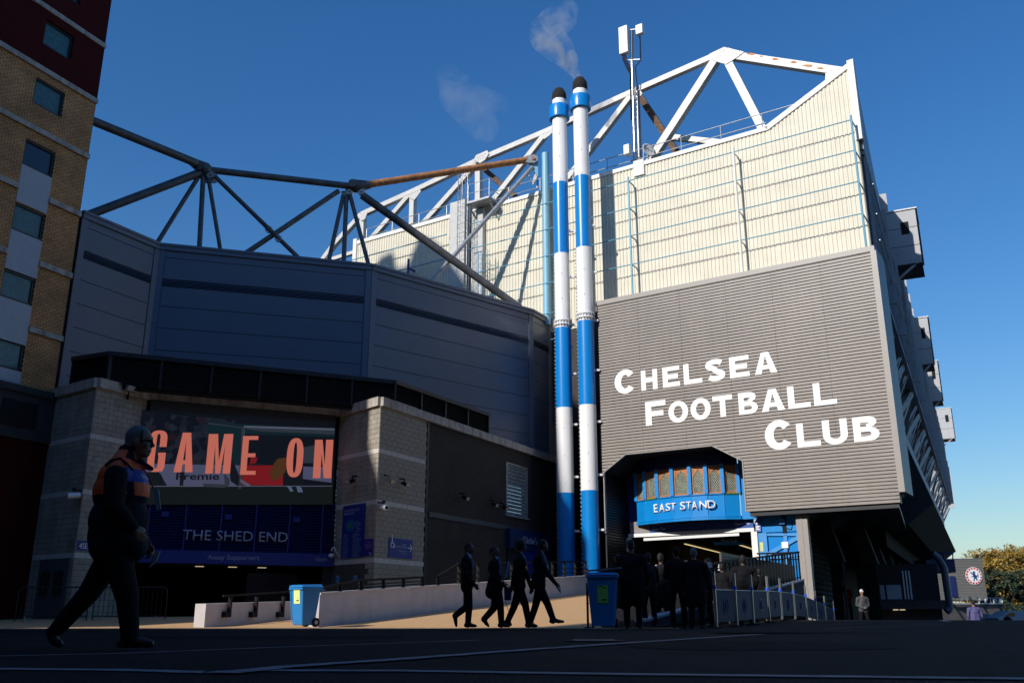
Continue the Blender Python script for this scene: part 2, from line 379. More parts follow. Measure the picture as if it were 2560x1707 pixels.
mb.add([(-7.0,22.3,.012),(-4.7,22.3,.012),(-2.6,28,.344),(-4.3,32,.58),(-6.2,26,.2)],[(0,1,2,3,4)])
mb.build('path',M['sand_paving'],kind='structure')
# blister strip along the crossing
mb=MB()
for i in range(210):
    x=-9.0+i*.06
    for k in range(2): mb.bx(x,x+.03,20.5+k*.4,20.78+k*.4,.006,.014)
mb.build('tactile_paving',M['tactile'],kind='structure')
# painted lines: (px points at source resolution -> ground)
def groundpt(px,py):
    r=ray(px,py);k=-.27/r[2];return (r[0]*k,r[1]*k)
def line(pts,w,z=.005,jit=.012):
    P=[];rnd=random.Random(3)
    for (a,b) in zip(pts,pts[1:]):
        n=14
        for i in range(n):
            f=i/n;P.append((a[0]+(b[0]-a[0])*f,a[1]+(b[1]-a[1])*f))
    P.append(pts[-1]);mb=MB();vs=[]
    for i,p in enumerate(P):
        q=P[min(i+1,len(P)-1)];o=P[max(i-1,0)];dx,dy=q[0]-o[0],q[1]-o[1];L=math.hypot(dx,dy);nx,ny=-dy/L,dx/L
        a=w/2+rnd.uniform(-jit,jit);b=w/2+rnd.uniform(-jit,jit)
        vs+=[(p[0]+nx*a,p[1]+ny*a,ground_z(*p)+z),(p[0]-nx*b,p[1]-ny*b,ground_z(*p)+z)]
    mb.add(vs,[(2*i,2*i+1,2*i+3,2*i+2) for i in range(len(P)-1)])
    return mb
line([groundpt(-150,1672),groundpt(300,1676),groundpt(520,1682),groundpt(640,1677),groundpt(1000,1678),groundpt(1500,1686),groundpt(2700,1700)],.15,.006).build('road_line',M['line_paint'],kind='structure')
line([groundpt(560,1686),groundpt(720,1669),groundpt(1000,1650),groundpt(1300,1627),groundpt(1600,1606),groundpt(1905,1586)],.15,.010).build('road_line',M['line_paint'],kind='structure')
line([groundpt(-100,1643),groundpt(300,1634),groundpt(700,1618),groundpt(1200,1600)],.07,.006).build('road_line',M['line_paint'],kind='structure')
line([(9.3,20.5),(10.3,23.0),(10.9,24)],.16,.012).build('road_line',M['line_paint'],kind='structure')
line([(5.8,18.0),(8.2,18.2)],.07,.010).build('road_line',M['line_paint'],kind='structure')
# worn patches, a drain cover and gutter joints on the road
mat('asphalt_patch',(.009,.009,.010),.95,var=.4,scale=3,bump=.6,bscale=90,spec=.1)
for k,(x,y,w,h) in enumerate(((-3.2,12.5,3.5,1.6),(2.2,9.2,2.2,2.6),(5.5,15.5,4.5,1.3),(-8.5,16.5,3.,1.2))):
    mb=MB();rr=random.Random(k);n=18
    mb.add([(x+w/2*max(-1,min(1,1.3*math.cos(a)))+rr.uniform(-.04,.04),y+h/2*max(-1,min(1,1.3*math.sin(a)))+rr.uniform(-.03,.03),.0035+ground_z(x,y)) for a in [2*math.pi*i/n for i in range(n)]],[tuple(range(n))]);mb.build('road_patch',M['asphalt_patch'],kind='structure')
dcv=empty('drain_cover','round iron drain cover in the dark road surface','drain cover',(.9,10.5,0))
mb=MB();mb.tube((.9,10.5,.001),(.9,10.5,.012),.33,n=28);mb.build('cover_plate',M['black_rail'],dcv)
mb=MB()
for k in range(5): mb.bar((.68,10.3+k*.1,.014),(1.12,10.3+k*.1,.014),.03,.006)
mb.build('cover_rib',M['galv'],dcv)
mb=MB();mb.bx(-30,2.2,19.86,20.1,.0,.016);mb.build('kerb',M['concrete'],kind='structure')
# ================================================ HOTEL (left tower)
HT=Fr((-16.6,33.0),24.7)
hb=brick_mat('buff_brick',HT,(.72,.37,.14),(.55,.27,.10),(.06,.04,.03),.23,.082,.012)
hotel=empty('hotel','buff brick hotel tower with dark red upper storeys, cropped by the left edge','building',(-18,30,0))
L0=-21.0
def wallpanel(fr,t0,t1,z0,z1,holes,d=0,dep=.35):
    mb=MB();zs=sorted({z0,z1}|{h[2] for h in holes}|{h[3] for h in holes});zs=[z for z in zs if z0<=z<=z1]
    for a,b in zip(zs,zs[1:]):
        hs=sorted([h for h in holes if h[2]<=a+1e-6 and h[3]>=b-1e-6]);c=t0
        for h in hs:
            if h[0]>c: mb.box(fr,c,h[0],d-dep,d,a,b)
            c=max(c,h[1])
        if c<t1: mb.box(fr,c,t1,d-dep,d,a,b)
    return mb
wt=(-3.05,-1.77)
holes=[(wt[0]-o,wt[1]-o,z,z+h) for o in (0,3.9,7.8,11.7,15.6) for z,h in ((21.1,1.08),(18.58,1.08),(16.05,1.05),(13.48,1.06),(10.95,1.05),(8.5,1.05),(23.65,1.08))]
wallpanel(HT,L0,-.35,8.0,20.07,[h for h in holes if h[2]<20]).build('wall',hb,hotel)
wallpanel(HT,L0,-.35,20.07,27.6,[h for h in holes if h[2]>20],d=.03).build('upper_wall',M['dark_red'],hotel,label='dark red clad upper wall')
mb=MB();mb.box(HT,L0,-.35,-13,-.36,0,27.4);mb.build('core',M['dark_concrete'],hotel)
for z in (10.1,12.6,15.13,17.6,20.07,22.63,25.1):
    mb=MB();t=L0
    while t<-.35:
        e=min(t+.9,-.33)
        if not(z<16 and e>-3.05 and t<-1.77): mb.box(HT,t+.006,e-.006,.02,.09,z-.1,z+.1)
        elif t<-3.05:
            mb.box(HT,t+.006,-3.06,.02,.09,z-.1,z+.1);mb.build('string_course',M['concrete'],hotel);mb=MB()
        elif e>-1.77: mb.box(HT,-1.76,e-.006,.02,.09,z-.1,z+.1)
        t+=.9
    mb.build('string_course',M['concrete'],hotel)
wins={}
for i,h in enumerate(holes):
    t0,t1,z0,z1=h
    if i%7==0 and False: pass
    f=MB();f.box(HT,t0,t0+.07,-.16,-.05,z0,z1);f.box(HT,t1-.07,t1,-.16,-.05,z0,z1);f.box(HT,t0+.07,t1-.07,-.16,-.05,z1-.08,z1);f.box(HT,t0+.07,t1-.07,-.16,-.05,z0,z0+.09)
    w=f.build('window',M['window_frame'],hotel)
    g=MB();g.box(HT,t0+.07,t1-.07,-.13,-.11,z0+.09,z1-.08);g.build('pane',M['curtain'] if i%7!=2 else M['glass_dark'],w)
    if h[2]<17 and h[2]>8.2 and t1>-4:
        p=MB();p.box(HT,t0,t1,-.06,.02,z0-1.48,z0-.01);p.build('infill_panel',M['render_pale'],hotel,label='pale rendered panel between two windows')
# podium below the brickwork
mb=MB();mb.box(HT,L0,-.1,-.3,.12,6.3,7.95);mb.box(HT,L0,-.05,-.3,.2,7.75,8.0);mb.box(HT,L0,-.1,-.3,.18,6.15,6.32);mb.build('podium_wall',M['dark_concrete'],hotel)
mb=MB();mb.box(HT,-2.4,-1.0,.1,.16,6.55,7.45);mb.build('vent_louvre',M['void'],hotel)
for k in range(7):
    mb=MB();mb.box(HT,L0+k*3,L0+k*3+2.96 if k<6 else -.1,-.3,.05,0,6.15);mb.build('red_panel',M['dark_red'],hotel)
mb=MB()
for k in range(24): mb.box(HT,L0+k*.85,L0+k*.85+.02,.05,.08,0,6.1)
mb.build('panel_joint',M['void'],hotel)
# ================================================ UNSEEN BLOCKS BEHIND THE CAMERA (added and shaped to block the sun)
mat('street_brick',(.34,.23,.16),.9,var=.2)  # lightened so the unseen blocks bounce warm fill
def unseen_block(name,label,pts,H,group=None):
    b=empty(name,label,'building',(pts[0][0],pts[0][1],0),group)
    mb=MB();mb.prism([(x,y,0) for x,y in pts],(0,0,H));mb.build('wall',M['street_brick'],b)
    # rows of windows on each side
    for (x0,y0),(x1,y1) in zip(pts,pts[1:]+pts[:1]):
        L=math.hypot(x1-x0,y1-y0)
        if L<7: continue
        fr=Fr((x0,y0),to=(x1,y1));w=MB()
        for k in range(int(H//3.4)):
            for j in range(int(L//4)): 
                for s in (1,-1): w.box(fr,1+j*4,3+j*4,-.05 if s>0 else -.05,.05,1.2+k*3.4,2.8+k*3.4)
        w.build('window',M['glass_dark'],b,kind='stuff')
    return b
def sq(s,q):   # distance down-sun, and across
    a=R_(SUN_TH);return (s*math.sin(a)+q*math.cos(a), s*math.cos(a)-q*math.sin(a))
unseen_block('terrace','unseen terrace behind the viewer, height set to shade the road',[(-46,-8),(-28.6,-8),(-28.6,-22),(-46,-22)],22.6)
unseen_block('terrace','taller unseen terrace behind the viewer, height set to shade walkers and queue',[(-28.59,-8),(60,-8),(60,-22),(-28.59,-22)],27.0)
# unseen stepped tower added west of the hotel, outline cut for the shade edges
ot=empty('shade_tower','unseen stepped block added behind the hotel, outline cut to cast shade','building',(-30,10,0))
prof=[(-21.9,0),(-21.9,4.0),(-23,5.5),(-24,7.6),(-25,10),(-26,13),(-26.9,16.6),(-27.2,17.4),(-28.8,20.3),(-29.05,25),(-29.8,31.5),(-34.0,35.2),(-36.0,37.6),(-37.6,39.6),(-39.6,42.0),(-40.9,42.6),(-41.8,40.6),(-42.6,40.6),(-43.0,41.8),(-44.0,41.5),(-44.5,40.6),(-47.5,40.0),(-60,40),(-60,0)]
s0=-24.;tn=math.tan(R_(SUN_EL))
mb=MB();mb.prism([(*sq(s0,q),max(0,v-s0*tn if v else 0)) for q,v in prof],Vector((*sq(-10,0),0)))
mb.build('wall',M['dark_concrete'],ot)
# ================================================ SHED END: block base
ZC=8.09
P0,P1,P2,P3,P4,P5=[hz(*p,ZC) for p in [(122,985),(244,953),(370,985),(851,1028),(952,1000),(1390,1148)]]
LB=Fr(P0,to=P1);LR=Fr(P1,to=P2);SF=Fr(P2,to=P3);RL=Fr(P3,to=P4);RR=Fr(P4,to=P5)
base=empty('shed_end_building','grey blockwork stand entrance building with screen, blue shutter and dark brick flank','building',(-8,36,0))
BH,BL=.19,.40
bands={11,22,32}
def block_rows(fr,L,holes=(),t0=0,phase=0):
    out=[]
    for r in range(42):
        z=r*BH;x=t0-(BL/2 if (r+phase)%2 else 0)
        while x<L-.02:
            a=max(x,t0);b=min(x+BL,L)
            if b-a>.06 and not any(a<h[1]-.01 and b>h[0]+.01 and z<h[3]-.01 and z+BH>h[2]+.01 for h in holes): out.append((fr,a,b,r))
            x+=BL
    return out
Lr=lambda a,b:(b-a).length
RRend=RR.hit(1068,1065)[0]
doorR=(RL.hit(823,1430)[0],RL.hit(912,1430)[0],0,2.07)
walls=[(RR,RRend,()),(RL,Lr(P3,P4),(doorR,)),(LB,Lr(P0,P1),()),(LR,Lr(P1,P2),())]
blocks=[]
for k,(fr,L,h) in enumerate(walls): blocks+=block_rows(fr,L,h,phase=k)
for fr,L,h in walls:
    mb=MB();mb.box(fr,.14,L-.14,-.13,-.012,0,ZC-.2);mb.build('backing_wall',M['mortar'],base)
cache={};rnd=random.Random(5);cnt=0;rest={'block':MB(),'block_light':MB()}
for fr,a,b,r in blocks:
    mk='block_light' if r in bands else 'block'
    if cnt<296 and r>4:
        key=(mk,round(b-a,2))
        if key not in cache:
            m_=MB();w=(b-a)/2-.006;m_.bx(-w,w,-.01,.05,.006,BH-.006)
            o=m_.build('block',M[mk],base);bm_=o.data;cache[key]=bm_;bpy.data.objects.remove(o)
        o=bpy.data.objects.new('block',cache[key]);C.objects.link(o);o.parent=base
        p=fr.p((a+b)/2,rnd.uniform(-.003,.004),r*BH);o.location=p-base.location;o.rotation_euler=(0,0,math.atan2(fr.u.y,fr.u.x));cnt+=1
    else:
        rest[mk].box(fr,a+.006,b-.006,-.05,.01+rnd.uniform(-.003,.003),r*BH+.006,(r+1)*BH-.006)
rest['block'].build('block',M['block'],base,kind='stuff');rest['block_light'].build('block',M['block_light'],base,kind='stuff',label='paler band block')
# coping stones
def coping(fr,L,z0,z1,step=.75,d1=.12,t0=0.):
    t=t0
    while t<L-.05:
        e=min(t+step,L);mb=MB();mb.box(fr,t+.004,e-.004,-.16,d1+rnd.uniform(-.008,.008),z0,z1+rnd.uniform(-.01,.01))
        mb.build('coping_stone',M['concrete'],base);t=e
for fr,L in ((LB,Lr(P0,P1)),(LR,Lr(P1,P2)),(SF,Lr(P2,P3)),(RL,Lr(P3,P4)),(RR,Lr(P4,P5))): coping(fr,L,ZC-.22,ZC+.12)
# dark brick flank
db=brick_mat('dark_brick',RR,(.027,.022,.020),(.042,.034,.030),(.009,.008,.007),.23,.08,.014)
RL5=Lr(P4,P5)
gw=pxbox(RR,1265,1318,1154,1285,0,1167,1296);gw=(gw[0],gw[1],gw[2],gw[3])
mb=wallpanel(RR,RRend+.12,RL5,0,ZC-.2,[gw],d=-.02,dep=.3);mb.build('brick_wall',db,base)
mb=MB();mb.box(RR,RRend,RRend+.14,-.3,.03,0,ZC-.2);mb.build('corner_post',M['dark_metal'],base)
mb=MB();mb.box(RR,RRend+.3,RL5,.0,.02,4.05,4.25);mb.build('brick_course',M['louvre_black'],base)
# glass block window
gl=mat('glass_block',(.20,.24,.25),.18,var=.5,scale=9,spec=.8,coat=.5)
f=MB();t0,t1,z0,z1=gw
f.box(RR,t0,t0+.06,-.1,.03,z0,z1);f.box(RR,t1-.06,t1,-.1,.03,z0,z1);f.box(RR,t0-.08,t1+.1,-.1,.08,z0-.07,z0);f.box(RR,t0+.06,t1-.06,-.1,.03,z1-.05,z1)
wf=f.build('glass_block_window',M['galv'],base)
nx,nz=9,14
for i in range(nx):
    for j in range(nz):
        mb=MB();a=t0+.06+(t1-t0-.12)*i/nx;b=t0+.06+(t1-t0-.12)*(i+1)/nx;c=z0+(z1-z0-.05)*j/nz;e=z0+(z1-z0-.05)*(j+1)/nz
        mb.box(RR,a+.012,b-.012,-.06,-.02+rnd.uniform(0,.01),c+.012,e-.012);mb.build('glass_brick',gl,wf)
# screen recess wall
SL=Lr(P2,P3)
mb=MB();mb.box(SF,0,SL,-.5,-.02,2.2,ZC-.2);mb.build('screen_backing',M['void'],base)
sA=SF.hit(835,1045)[0]
zt=SF.hit(838,1040)[1];zb=SF.hit(838,1262)[1];zimg0=SF.hit(830,1215)[1]
scr=empty('video_screen','wide video screen showing coral GAME ON lettering over a goal mouth','screen',tuple(SF.p(3.5,0,zb)))
mb=MB();mb.box(SF,.12,sA+.05,-.02,.14,zb,zt);mb.build('casing',M['louvre_black'],scr)
def emat(name,col,s=1,noise=None):
    m=mat(name,(.01,.01,.01),.5,var=0,emit=col,estr=s)
    if noise:
        n=m.node_tree.nodes;l=m.node_tree.links;tc=n.new('ShaderNodeTexCoord');v=n.new('ShaderNodeTexVoronoi');v.inputs['Scale'].default_value=noise[0]
        r=n.new('ShaderNodeValToRGB');r.color_ramp.elements[0].color=(*col,1);r.color_ramp.elements[1].color=(*noise[1],1);r.color_ramp.elements[0].position=.35
        e=r.color_ramp.elements.new(.75);e.color=(*noise[2],1);sp_=n.new('ShaderNodeSeparateColor')
        l.new(tc.outputs['Object'],v.inputs['Vector']);l.new(v.outputs['Color'],sp_.inputs[0]);l.new(sp_.outputs[0],r.inputs[0]);l.new(r.outputs[0],n['Principled BSDF'].inputs['Emission Color'])
    return m
emat('scr_crowd',(.002,.0025,.005),1,(4.5,(.010,.004,.006),(.010,.015,.024)));emat('scr_dark',(.0025,.003,.005));emat('scr_teal',(.003,.012,.016));emat('scr_white',(.055,.06,.11));emat('scr_red',(.15,.005,.006))
emat('scr_net',(.022,.028,.038));emat('scr_coral',(.47,.125,.088));emat('scr_orange',(.06,.022,.004));emat('scr_black',(.004,.004,.006));emat('scr_post',(.07,.08,.12));emat('scr_boot',(.06,.09,.15));emat('scr_grass',(.0035,.0055,.004))
def pxquad(pts,d,m,name):
    mb=MB();mb.prism([SF.hp(x,y,d) for x,y in pts],SF.n*.003);return mb.build(name,m,scr)
def pz(pts,d,m,name='screen_image'):   # zoom coordinates of the screen crop
    return pxquad([(380+x/3.565,1000+y/3.565) for x,y in pts],d,m,name)
b=.142
pz([(-90,90),(1635,190),(1610,930),(-120,870)],b,M['scr_dark']).name='screen_image'
pz([(-60,110),(790,180),(775,580),(-70,560)],b+.004,M['scr_crowd'])
pz([(500,190),(1625,265),(1600,590),(480,560)],b+.006,M['scr_teal'])
pz([(830,300),(1625,330),(1605,590),(1200,590),(1000,570),(810,560)],b+.008,M['scr_dark'])
pz([(1350,420),(1450,400),(1440,560),(1350,560)],b+.010,M['scr_net'])
pz([(-70,565),(640,578),(790,580),(790,765),(-90,760)],b+.010,M['scr_white'])
pz([(800,580),(1080,580),(1170,640),(1165,760),(800,757)],b+.012,M['scr_red'])
pz([(880,515),(940,508),(925,560),(870,570)],b+.013,M['scr_red'])
pz([(1120,520),(1200,510),(1190,640),(1130,700),(1060,720),(1050,640),(1090,560)],b+.016,M['scr_orange'])
pz([(1345,590),(1600,600),(1600,735),(1340,700)],b+.012,M['scr_white'])
pz([(1170,600),(1350,560),(1340,770),(1180,770)],b+.014,M['scr_black'])
pz([(-85,640),(60,640),(140,770),(1605,772),(1600,930),(-100,930)],b+.018,M['scr_grass'])
pz([(20,640),(80,660),(130,770),(90,775),(60,700),(20,680)],b+.02,M['scr_black'])
pz([(250,640),(290,640),(275,775),(245,775)],b+.02,M['scr_black'])
pz([(690,500),(730,560),(790,700),(770,770),(700,720),(690,640)],b+.022,M['scr_black'])
pz([(640,650),(690,700),(690,760),(650,770)],b+.023,M['scr_net'])
pz([(820,228),(1626,252),(1626,268),(820,244)],b+.026,M['scr_post'])
pz([(800,240),(832,240),(815,560),(795,790),(770,790),(785,560)],b+.025,M['scr_net'])
pz([(500,200),(800,240),(800,250),(500,212)],b+.024,M['scr_net'])
pz([(840,246),(1626,268),(1626,306),(1300,290),(1000,280),(850,262)],b+.020,M['scr_net'])
pz([(-90,763),(1605,762),(1605,768),(-90,770)],b+.027,M['scr_post'])
pz([(785,700),(860,745),(890,768),(850,770),(790,730)],b+.027,M['scr_post'])
pz([(1200,760),(1240,770),(1260,812),(1235,815)],b+.028,M['scr_boot']);pz([(1285,765),(1330,775),(1345,820),(1300,820)],b+.028,M['scr_boot']);pz([(455,740),(640,750),(680,765),(640,780),(460,770)],b+.028,M['scr_net'])
zq=lambda x0,x1,y0,y1,d:pxbox(SF,380+x0/3.565,380+x1/3.565,1000+y0/3.565,1000+y1/3.565,d)
text('screen_text','Premie',SF,zq(215,600,645,710,.175),.175,M['scr_black'],scr,bold=.02,thick=.002)
for ch,x0,x1,y0,y1 in (('G',-32,125,268,640),('A',210,378,288,642),('M',490,710,300,655),('E',798,935,318,665),('O',1200,1348,337,687),('N',1443,1607,352,695)):
    bx_=list(zq(x0,x1,y0,y1,.18));bx_[0]+=.0
    letter('screen_letter',ch,SF,bx_,.18,M['scr_coral'],scr,a=.40 if ch!='M' else .30,b=.10 if ch=='E' else .11,p=2.6,thick=.004)
# blue shutter under the screen
zs1=SF.hit(700,1382)[1];zs0=SF.hit(700,1413)[1]
sh=MB()
z=zs1
while z<zb-.02:
    sh.add([SF.p(.1,.02,z),SF.p(SL,.02,z),SF.p(SL,.10,z+.03),SF.p(.1,.10,z+.03),SF.p(SL,.02,z+.1),SF.p(.1,.02,z+.1)],[(0,1,2,3),(3,2,4,5)]);z+=.1
sh.build('blue_shutter',M['navy_dark'],base,kind='stuff')
for k in range(6):
    mb=MB();t=.5+k*(SL-1.)/5;mb.box(SF,t-.025,t+.025,.09,.13,zs1,zb);mb.build('shutter_rail',M['navy'],base)
for t in (.9,3.1,5.6):
    mb=MB();mb.box(SF,t,t+.25,.12,.16,zs1+1.15,zs1+1.33);mb.build('shutter_plate',M['navy'],base)
mb=MB();mb.box(SF,.05,SL,-.2,.2,zs0,zs1);fas=mb.build('fascia_board',M['navy'],base)
text('letter',"THE SHED END",SF,pxbox(SF,380+270/3.565,380+1210/3.565,1000+1152/3.565,1000+1245/3.565,.16,1000+1177/3.565,1000+1266/3.565),.16,M['text_grey'],base,bold=.005,thick=.03)
text('letter',"Away Supporters",SF,pxbox(SF,380+495/3.565,380+957/3.565,1000+1375/3.565,1000+1432/3.565,.2,1000+1380/3.565,1000+1437/3.565),.2,M['text_grey'],base,thick=.01)
text('letter',"Upper",SF,pxbox(SF,380+1455/3.565,380+1562/3.565,1000+1397/3.565,1000+1440/3.565,.2),.2,M['text_grey'],base,thick=.01)
# dark entrance hall beneath
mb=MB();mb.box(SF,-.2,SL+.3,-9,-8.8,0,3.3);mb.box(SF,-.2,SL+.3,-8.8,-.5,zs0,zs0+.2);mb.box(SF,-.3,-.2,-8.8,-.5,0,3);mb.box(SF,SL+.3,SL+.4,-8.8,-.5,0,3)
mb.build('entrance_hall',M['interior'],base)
for t in (2.4,3.6,4.7):
    mb=MB();mb.box(SF,t,t+.3,-1.6,-1.4,zs0-.03,zs0-.01);mb.build('ceiling_lamp',mat('lamp_warm',(.5,.5,.5),var=0,emit=(1,.8,.5),estr=.5),base)
mb=MB();mb.box(SF,4.4,6.4,-2.2,-2.1,0,1.85);mb.build('turnstile_door',M['navy_dark'],base)
mb=MB();mb.box(SF,SL-.35,SL-.02,-.3,-.05,0,zs0);mb.build('gate_leaf',M['dark_metal'],base)
# grey double door in the right pillar with two round stickers
t0,t1,_,zd=doorR
mb=MB();mb.box(RL,t0,(t0+t1)/2-.01,-.08,-.02,0,zd);mb.box(RL,(t0+t1)/2+.01,t1,-.08,-.02,0,zd)
dr=mb.build('door',mat('door_grey',(.06,.085,.10),.5,var=.1),base)
for sx in (844,888):
    c=RL.hp(sx,1447,0);mb=MB();fr=RL;tt,zz=RL.hit(sx,1447,0)
    mb.box(RL,tt-.11,tt+.11,0,.008,zz-.13,zz+.13);p_=mb.build('sticker',mat('sticker_pale',(.25,.38,.45),.5,var=0),dr)
    mb=MB();mb.prism([RL.p(tt+.085*math.cos(a),.01,zz+.085*math.sin(a)) for a in [i*math.pi/10 for i in range(20)]],RL.n*.004);mb.build('sticker_disc',M['blue_paint'],dr)
# grey door in left pillar
dl=(LB.hit(100,1420)[0],LB.hit(172,1420)[0])
mb=MB();mb.box(LB,dl[0],dl[1],-.02,.03,0,2.1);mb.build('door',M['door_grey'],base)
for k in (0,1):
    mb=MB();w=(dl[1]-dl[0]);mb.box(LB,dl[0]+w*(.12+.45*k),dl[0]+w*(.42+.45*k),.03,.05,.9,1.7);mb.build('door_pane',M['void'],base)
# louvred plant screen on top of the base
q0=Vector((-16.0,32.3,0));q1=Vector((-14.35,31.55,0));q2=Vector((-4.67,35.77,0));q3=Vector((-1.09,42.0,0))
plant=empty('plant_screen','black louvred plant enclosure on the flat roof above the blockwork','screen',tuple(Vector((-8,36.5,ZC))))
for a_,b_ in ((q0,q1),(q1,q2),(q2,q3)):
    fr=Fr(a_,to=b_);L=(b_-a_).length
    mb=MB();mb.box(fr,0,L,-.3,-.12,ZC-.1,9.14);mb.build('back_sheet',M['void'],plant)
    lm='sign_grey' if b_ is q2 else 'louvre_black'
    mb=MB();z=ZC+.05
    while z<9.08:
        mb.add([fr.p(0,-.10,z+.06),fr.p(L,-.10,z+.06),fr.p(L,.0,z),fr.p(0,.0,z)],[(0,1,2,3)]);z+=.085
    mb.build('louvre_blade',M['louvre_black'],plant,kind='stuff')
    n=max(1,round(L/1.9))
    for k in range(n+1):
        t=L*k/n;mb=MB();mb.box(fr,t-.04,t+.04,-.1,.03,ZC,9.14);mb.build('post',M['dark_metal'],plant)
    mb=MB();mb.box(fr,-.05,L+.02,-.35,.08,9.14,9.30);mb.build('cap_rail',M['dark_metal'],plant)
mb=MB();mb.prism([(-15.8,32.6,ZC-.3),(-14.3,31.8,ZC-.3),(-13.5,33.2,ZC-.3),(-6.9,36.1,ZC-.3),(-5.1,34.4,ZC-.3),(-1.3,42,ZC-.3),(-6,38.4,ZC-.3),(-14.6,36,ZC-.3)],(0,0,.2));mb.build('flat_roof',M['dark_concrete'],plant)
# ---- signs and fittings on the blockwork
def board(name,label,cat,fr,px,m,d=.03):
    t0,t1,z0,z1,z2,z3=pxbox(fr,*px);o=empty(name,label,cat,tuple(fr.p(t0,0,z0)))
    mb=MB();mb.box(fr,t0,t1,.012,.012+d,(z0+z2)/2,(z1+z3)/2);mb.build('board',m,o);return o,(t0,t1,(z0+z2)/2,(z1+z3)/2)
s1,bb=board('map_board','tall blue map board with a green pitch plan on the blockwork','sign',RL,(857,913,1264,1396,0,1259,1391),M['navy'])
def sub(bb,a,b,c,e): t0,t1,z0,z1=bb;return (t0+(t1-t0)*a,t0+(t1-t0)*b,z0+(z1-z0)*c,z0+(z1-z0)*e)
text('letter','STAMFORD',RL,sub(bb,.08,.75,.875,.92),.045,M['text_grey'],s1,thick=.002);text('letter','BRIDGE',RL,sub(bb,.08,.52,.815,.86),.045,M['text_grey'],s1,thick=.002)
t0,t1,z0,z1=sub(bb,.12,.62,.5,.72);cx,cz=(t0+t1)/2,(z0+z1)/2
mb=MB();mb.prism([RL.p(cx+(t1-t0)/2*math.cos(a)*(1+.12*math.cos(3*a)),.044,cz+(z1-z0)/2*math.sin(a)) for a in [i*math.pi/12 for i in range(24)]],RL.n*.003);mb.build('stadium_plan',mat('plan_blue',(.01,.10,.30),.5,var=.3,scale=20),s1)
mb=MB();mb.prism([RL.p(cx+x*(t1-t0)*.25,.048,cz+y*(z1-z0)*.2) for x,y in ((-1,-.6),(.8,-1),(1,.6),(-.8,1))],RL.n*.003);mb.build('pitch_plan',mat('plan_green',(.02,.20,.07),.5,var=0),s1)
mb=MB()
for k in range(15):
    w=rnd.uniform(.2,.36);z=z0-(k+2)*.062
    for a in (.08,.50):
        q=sub(bb,a,a+w*(.8 if a<.3 else 1.2),0,1);mb.box(RL,q[0],q[1],.042,.046,z,z+.014)
for k in range(7):
    q=sub(bb,.6+.05*(k%3),.66+.05*(k%3)+.1,0,1);mb.box(RL,q[0],q[1],.042,.046,cz+.1-k*.06,cz+.115-k*.06)
mb.build('listing_print',M['text_dim'],s1)
s2,bb=board('direction_sign','small purple directions sign beside the tall map board','sign',RL,(912,934,1348,1390,0,1345,1388),mat('purple_board',(.045,.02,.22),.5,var=.1))
for k,w in enumerate(('Away','Supporters','Accessible','Entry')): 
    text('letter',w,RL,sub(bb,.12 if k in(1,2) else .3,.9 if k in (1,2) else .7,.76-.12*k,.83-.12*k),.045,M['text_grey'],s2,thick=.002)
q=sub(bb,.62,.86,.06,.2);mb=MB();mb.bar(RL.p(q[0],.05,q[3]),RL.p(q[1],.05,q[2]),.02);mb.bar(RL.p(q[1],.05,q[2]),RL.p(q[1],.05,q[3]-.02),.02);mb.bar(RL.p(q[1],.05,q[2]),RL.p(q[0]+.02,.05,q[2]),.02);mb.build('arrow',M['text_grey'],s2)
s3,bb=board('access_sign','blue AWAY SUPPORTERS sign with wheelchair symbol and arrow','sign',RR,(970,1029,1343,1392,0,1350,1397),M['navy'])
text('letter','AWAY',RR,sub(bb,.54,.73,.66,.76),.045,M['text_grey'],s3,thick=.002);text('letter','SUPPORTERS',RR,sub(bb,.27,.73,.52,.63),.045,M['text_grey'],s3,thick=.002)
text('letter','Accessible',RR,sub(bb,.42,.74,.33,.42),.045,M['text_grey'],s3,thick=.002);text('letter','Entry',RR,sub(bb,.58,.74,.18,.28),.045,M['text_grey'],s3,thick=.002)
q=sub(bb,.78,.95,.5,.62);mb=MB();zz=(q[2]+q[3])/2;mb.bar(RR.p(q[0],.05,zz),RR.p(q[1],.05,zz),.035);mb.bar(RR.p(q[1],.05,zz),RR.p(q[1]-.1,.05,zz+.13),.035);mb.bar(RR.p(q[1],.05,zz),RR.p(q[1]-.1,.05,zz-.13),.035);mb.build('arrow',M['text_white'],s3)
q=sub(bb,.05,.2,.5,.78);cx=(q[0]+q[1])/2;cz=q[2]+.1;mb=MB()
ring=[RR.p(cx+.1*math.cos(a),.05,cz+.1*math.sin(a)) for a in [R_(100+i*25) for i in range(11)]]
for a_,b_ in zip(ring,ring[1:]): mb.bar(a_,b_,.025)
mb.bar(RR.p(cx-.02,.05,cz+.28),RR.p(cx-.01,.05,cz+.07),.03);mb.bar(RR.p(cx,.05,cz+.07),RR.p(cx+.1,.05,cz+.05),.03);mb.bar(RR.p(cx+.1,.05,cz+.05),RR.p(cx+.15,.05,cz-.09),.03);mb.ball(RR.p(cx-.02,.055,cz+.33),.028,8,6)
mb.build('wheelchair_symbol',M['text_white'],s3)
s4,bb=board('gate_sign','small blue 4SE gate sign on the left blockwork pier','sign',LR,(192,222,1352,1376),M['navy'])
text('letter','4SE',LR,sub(bb,.12,.82,.2,.8),.045,M['text_white'],s4,thick=.002)
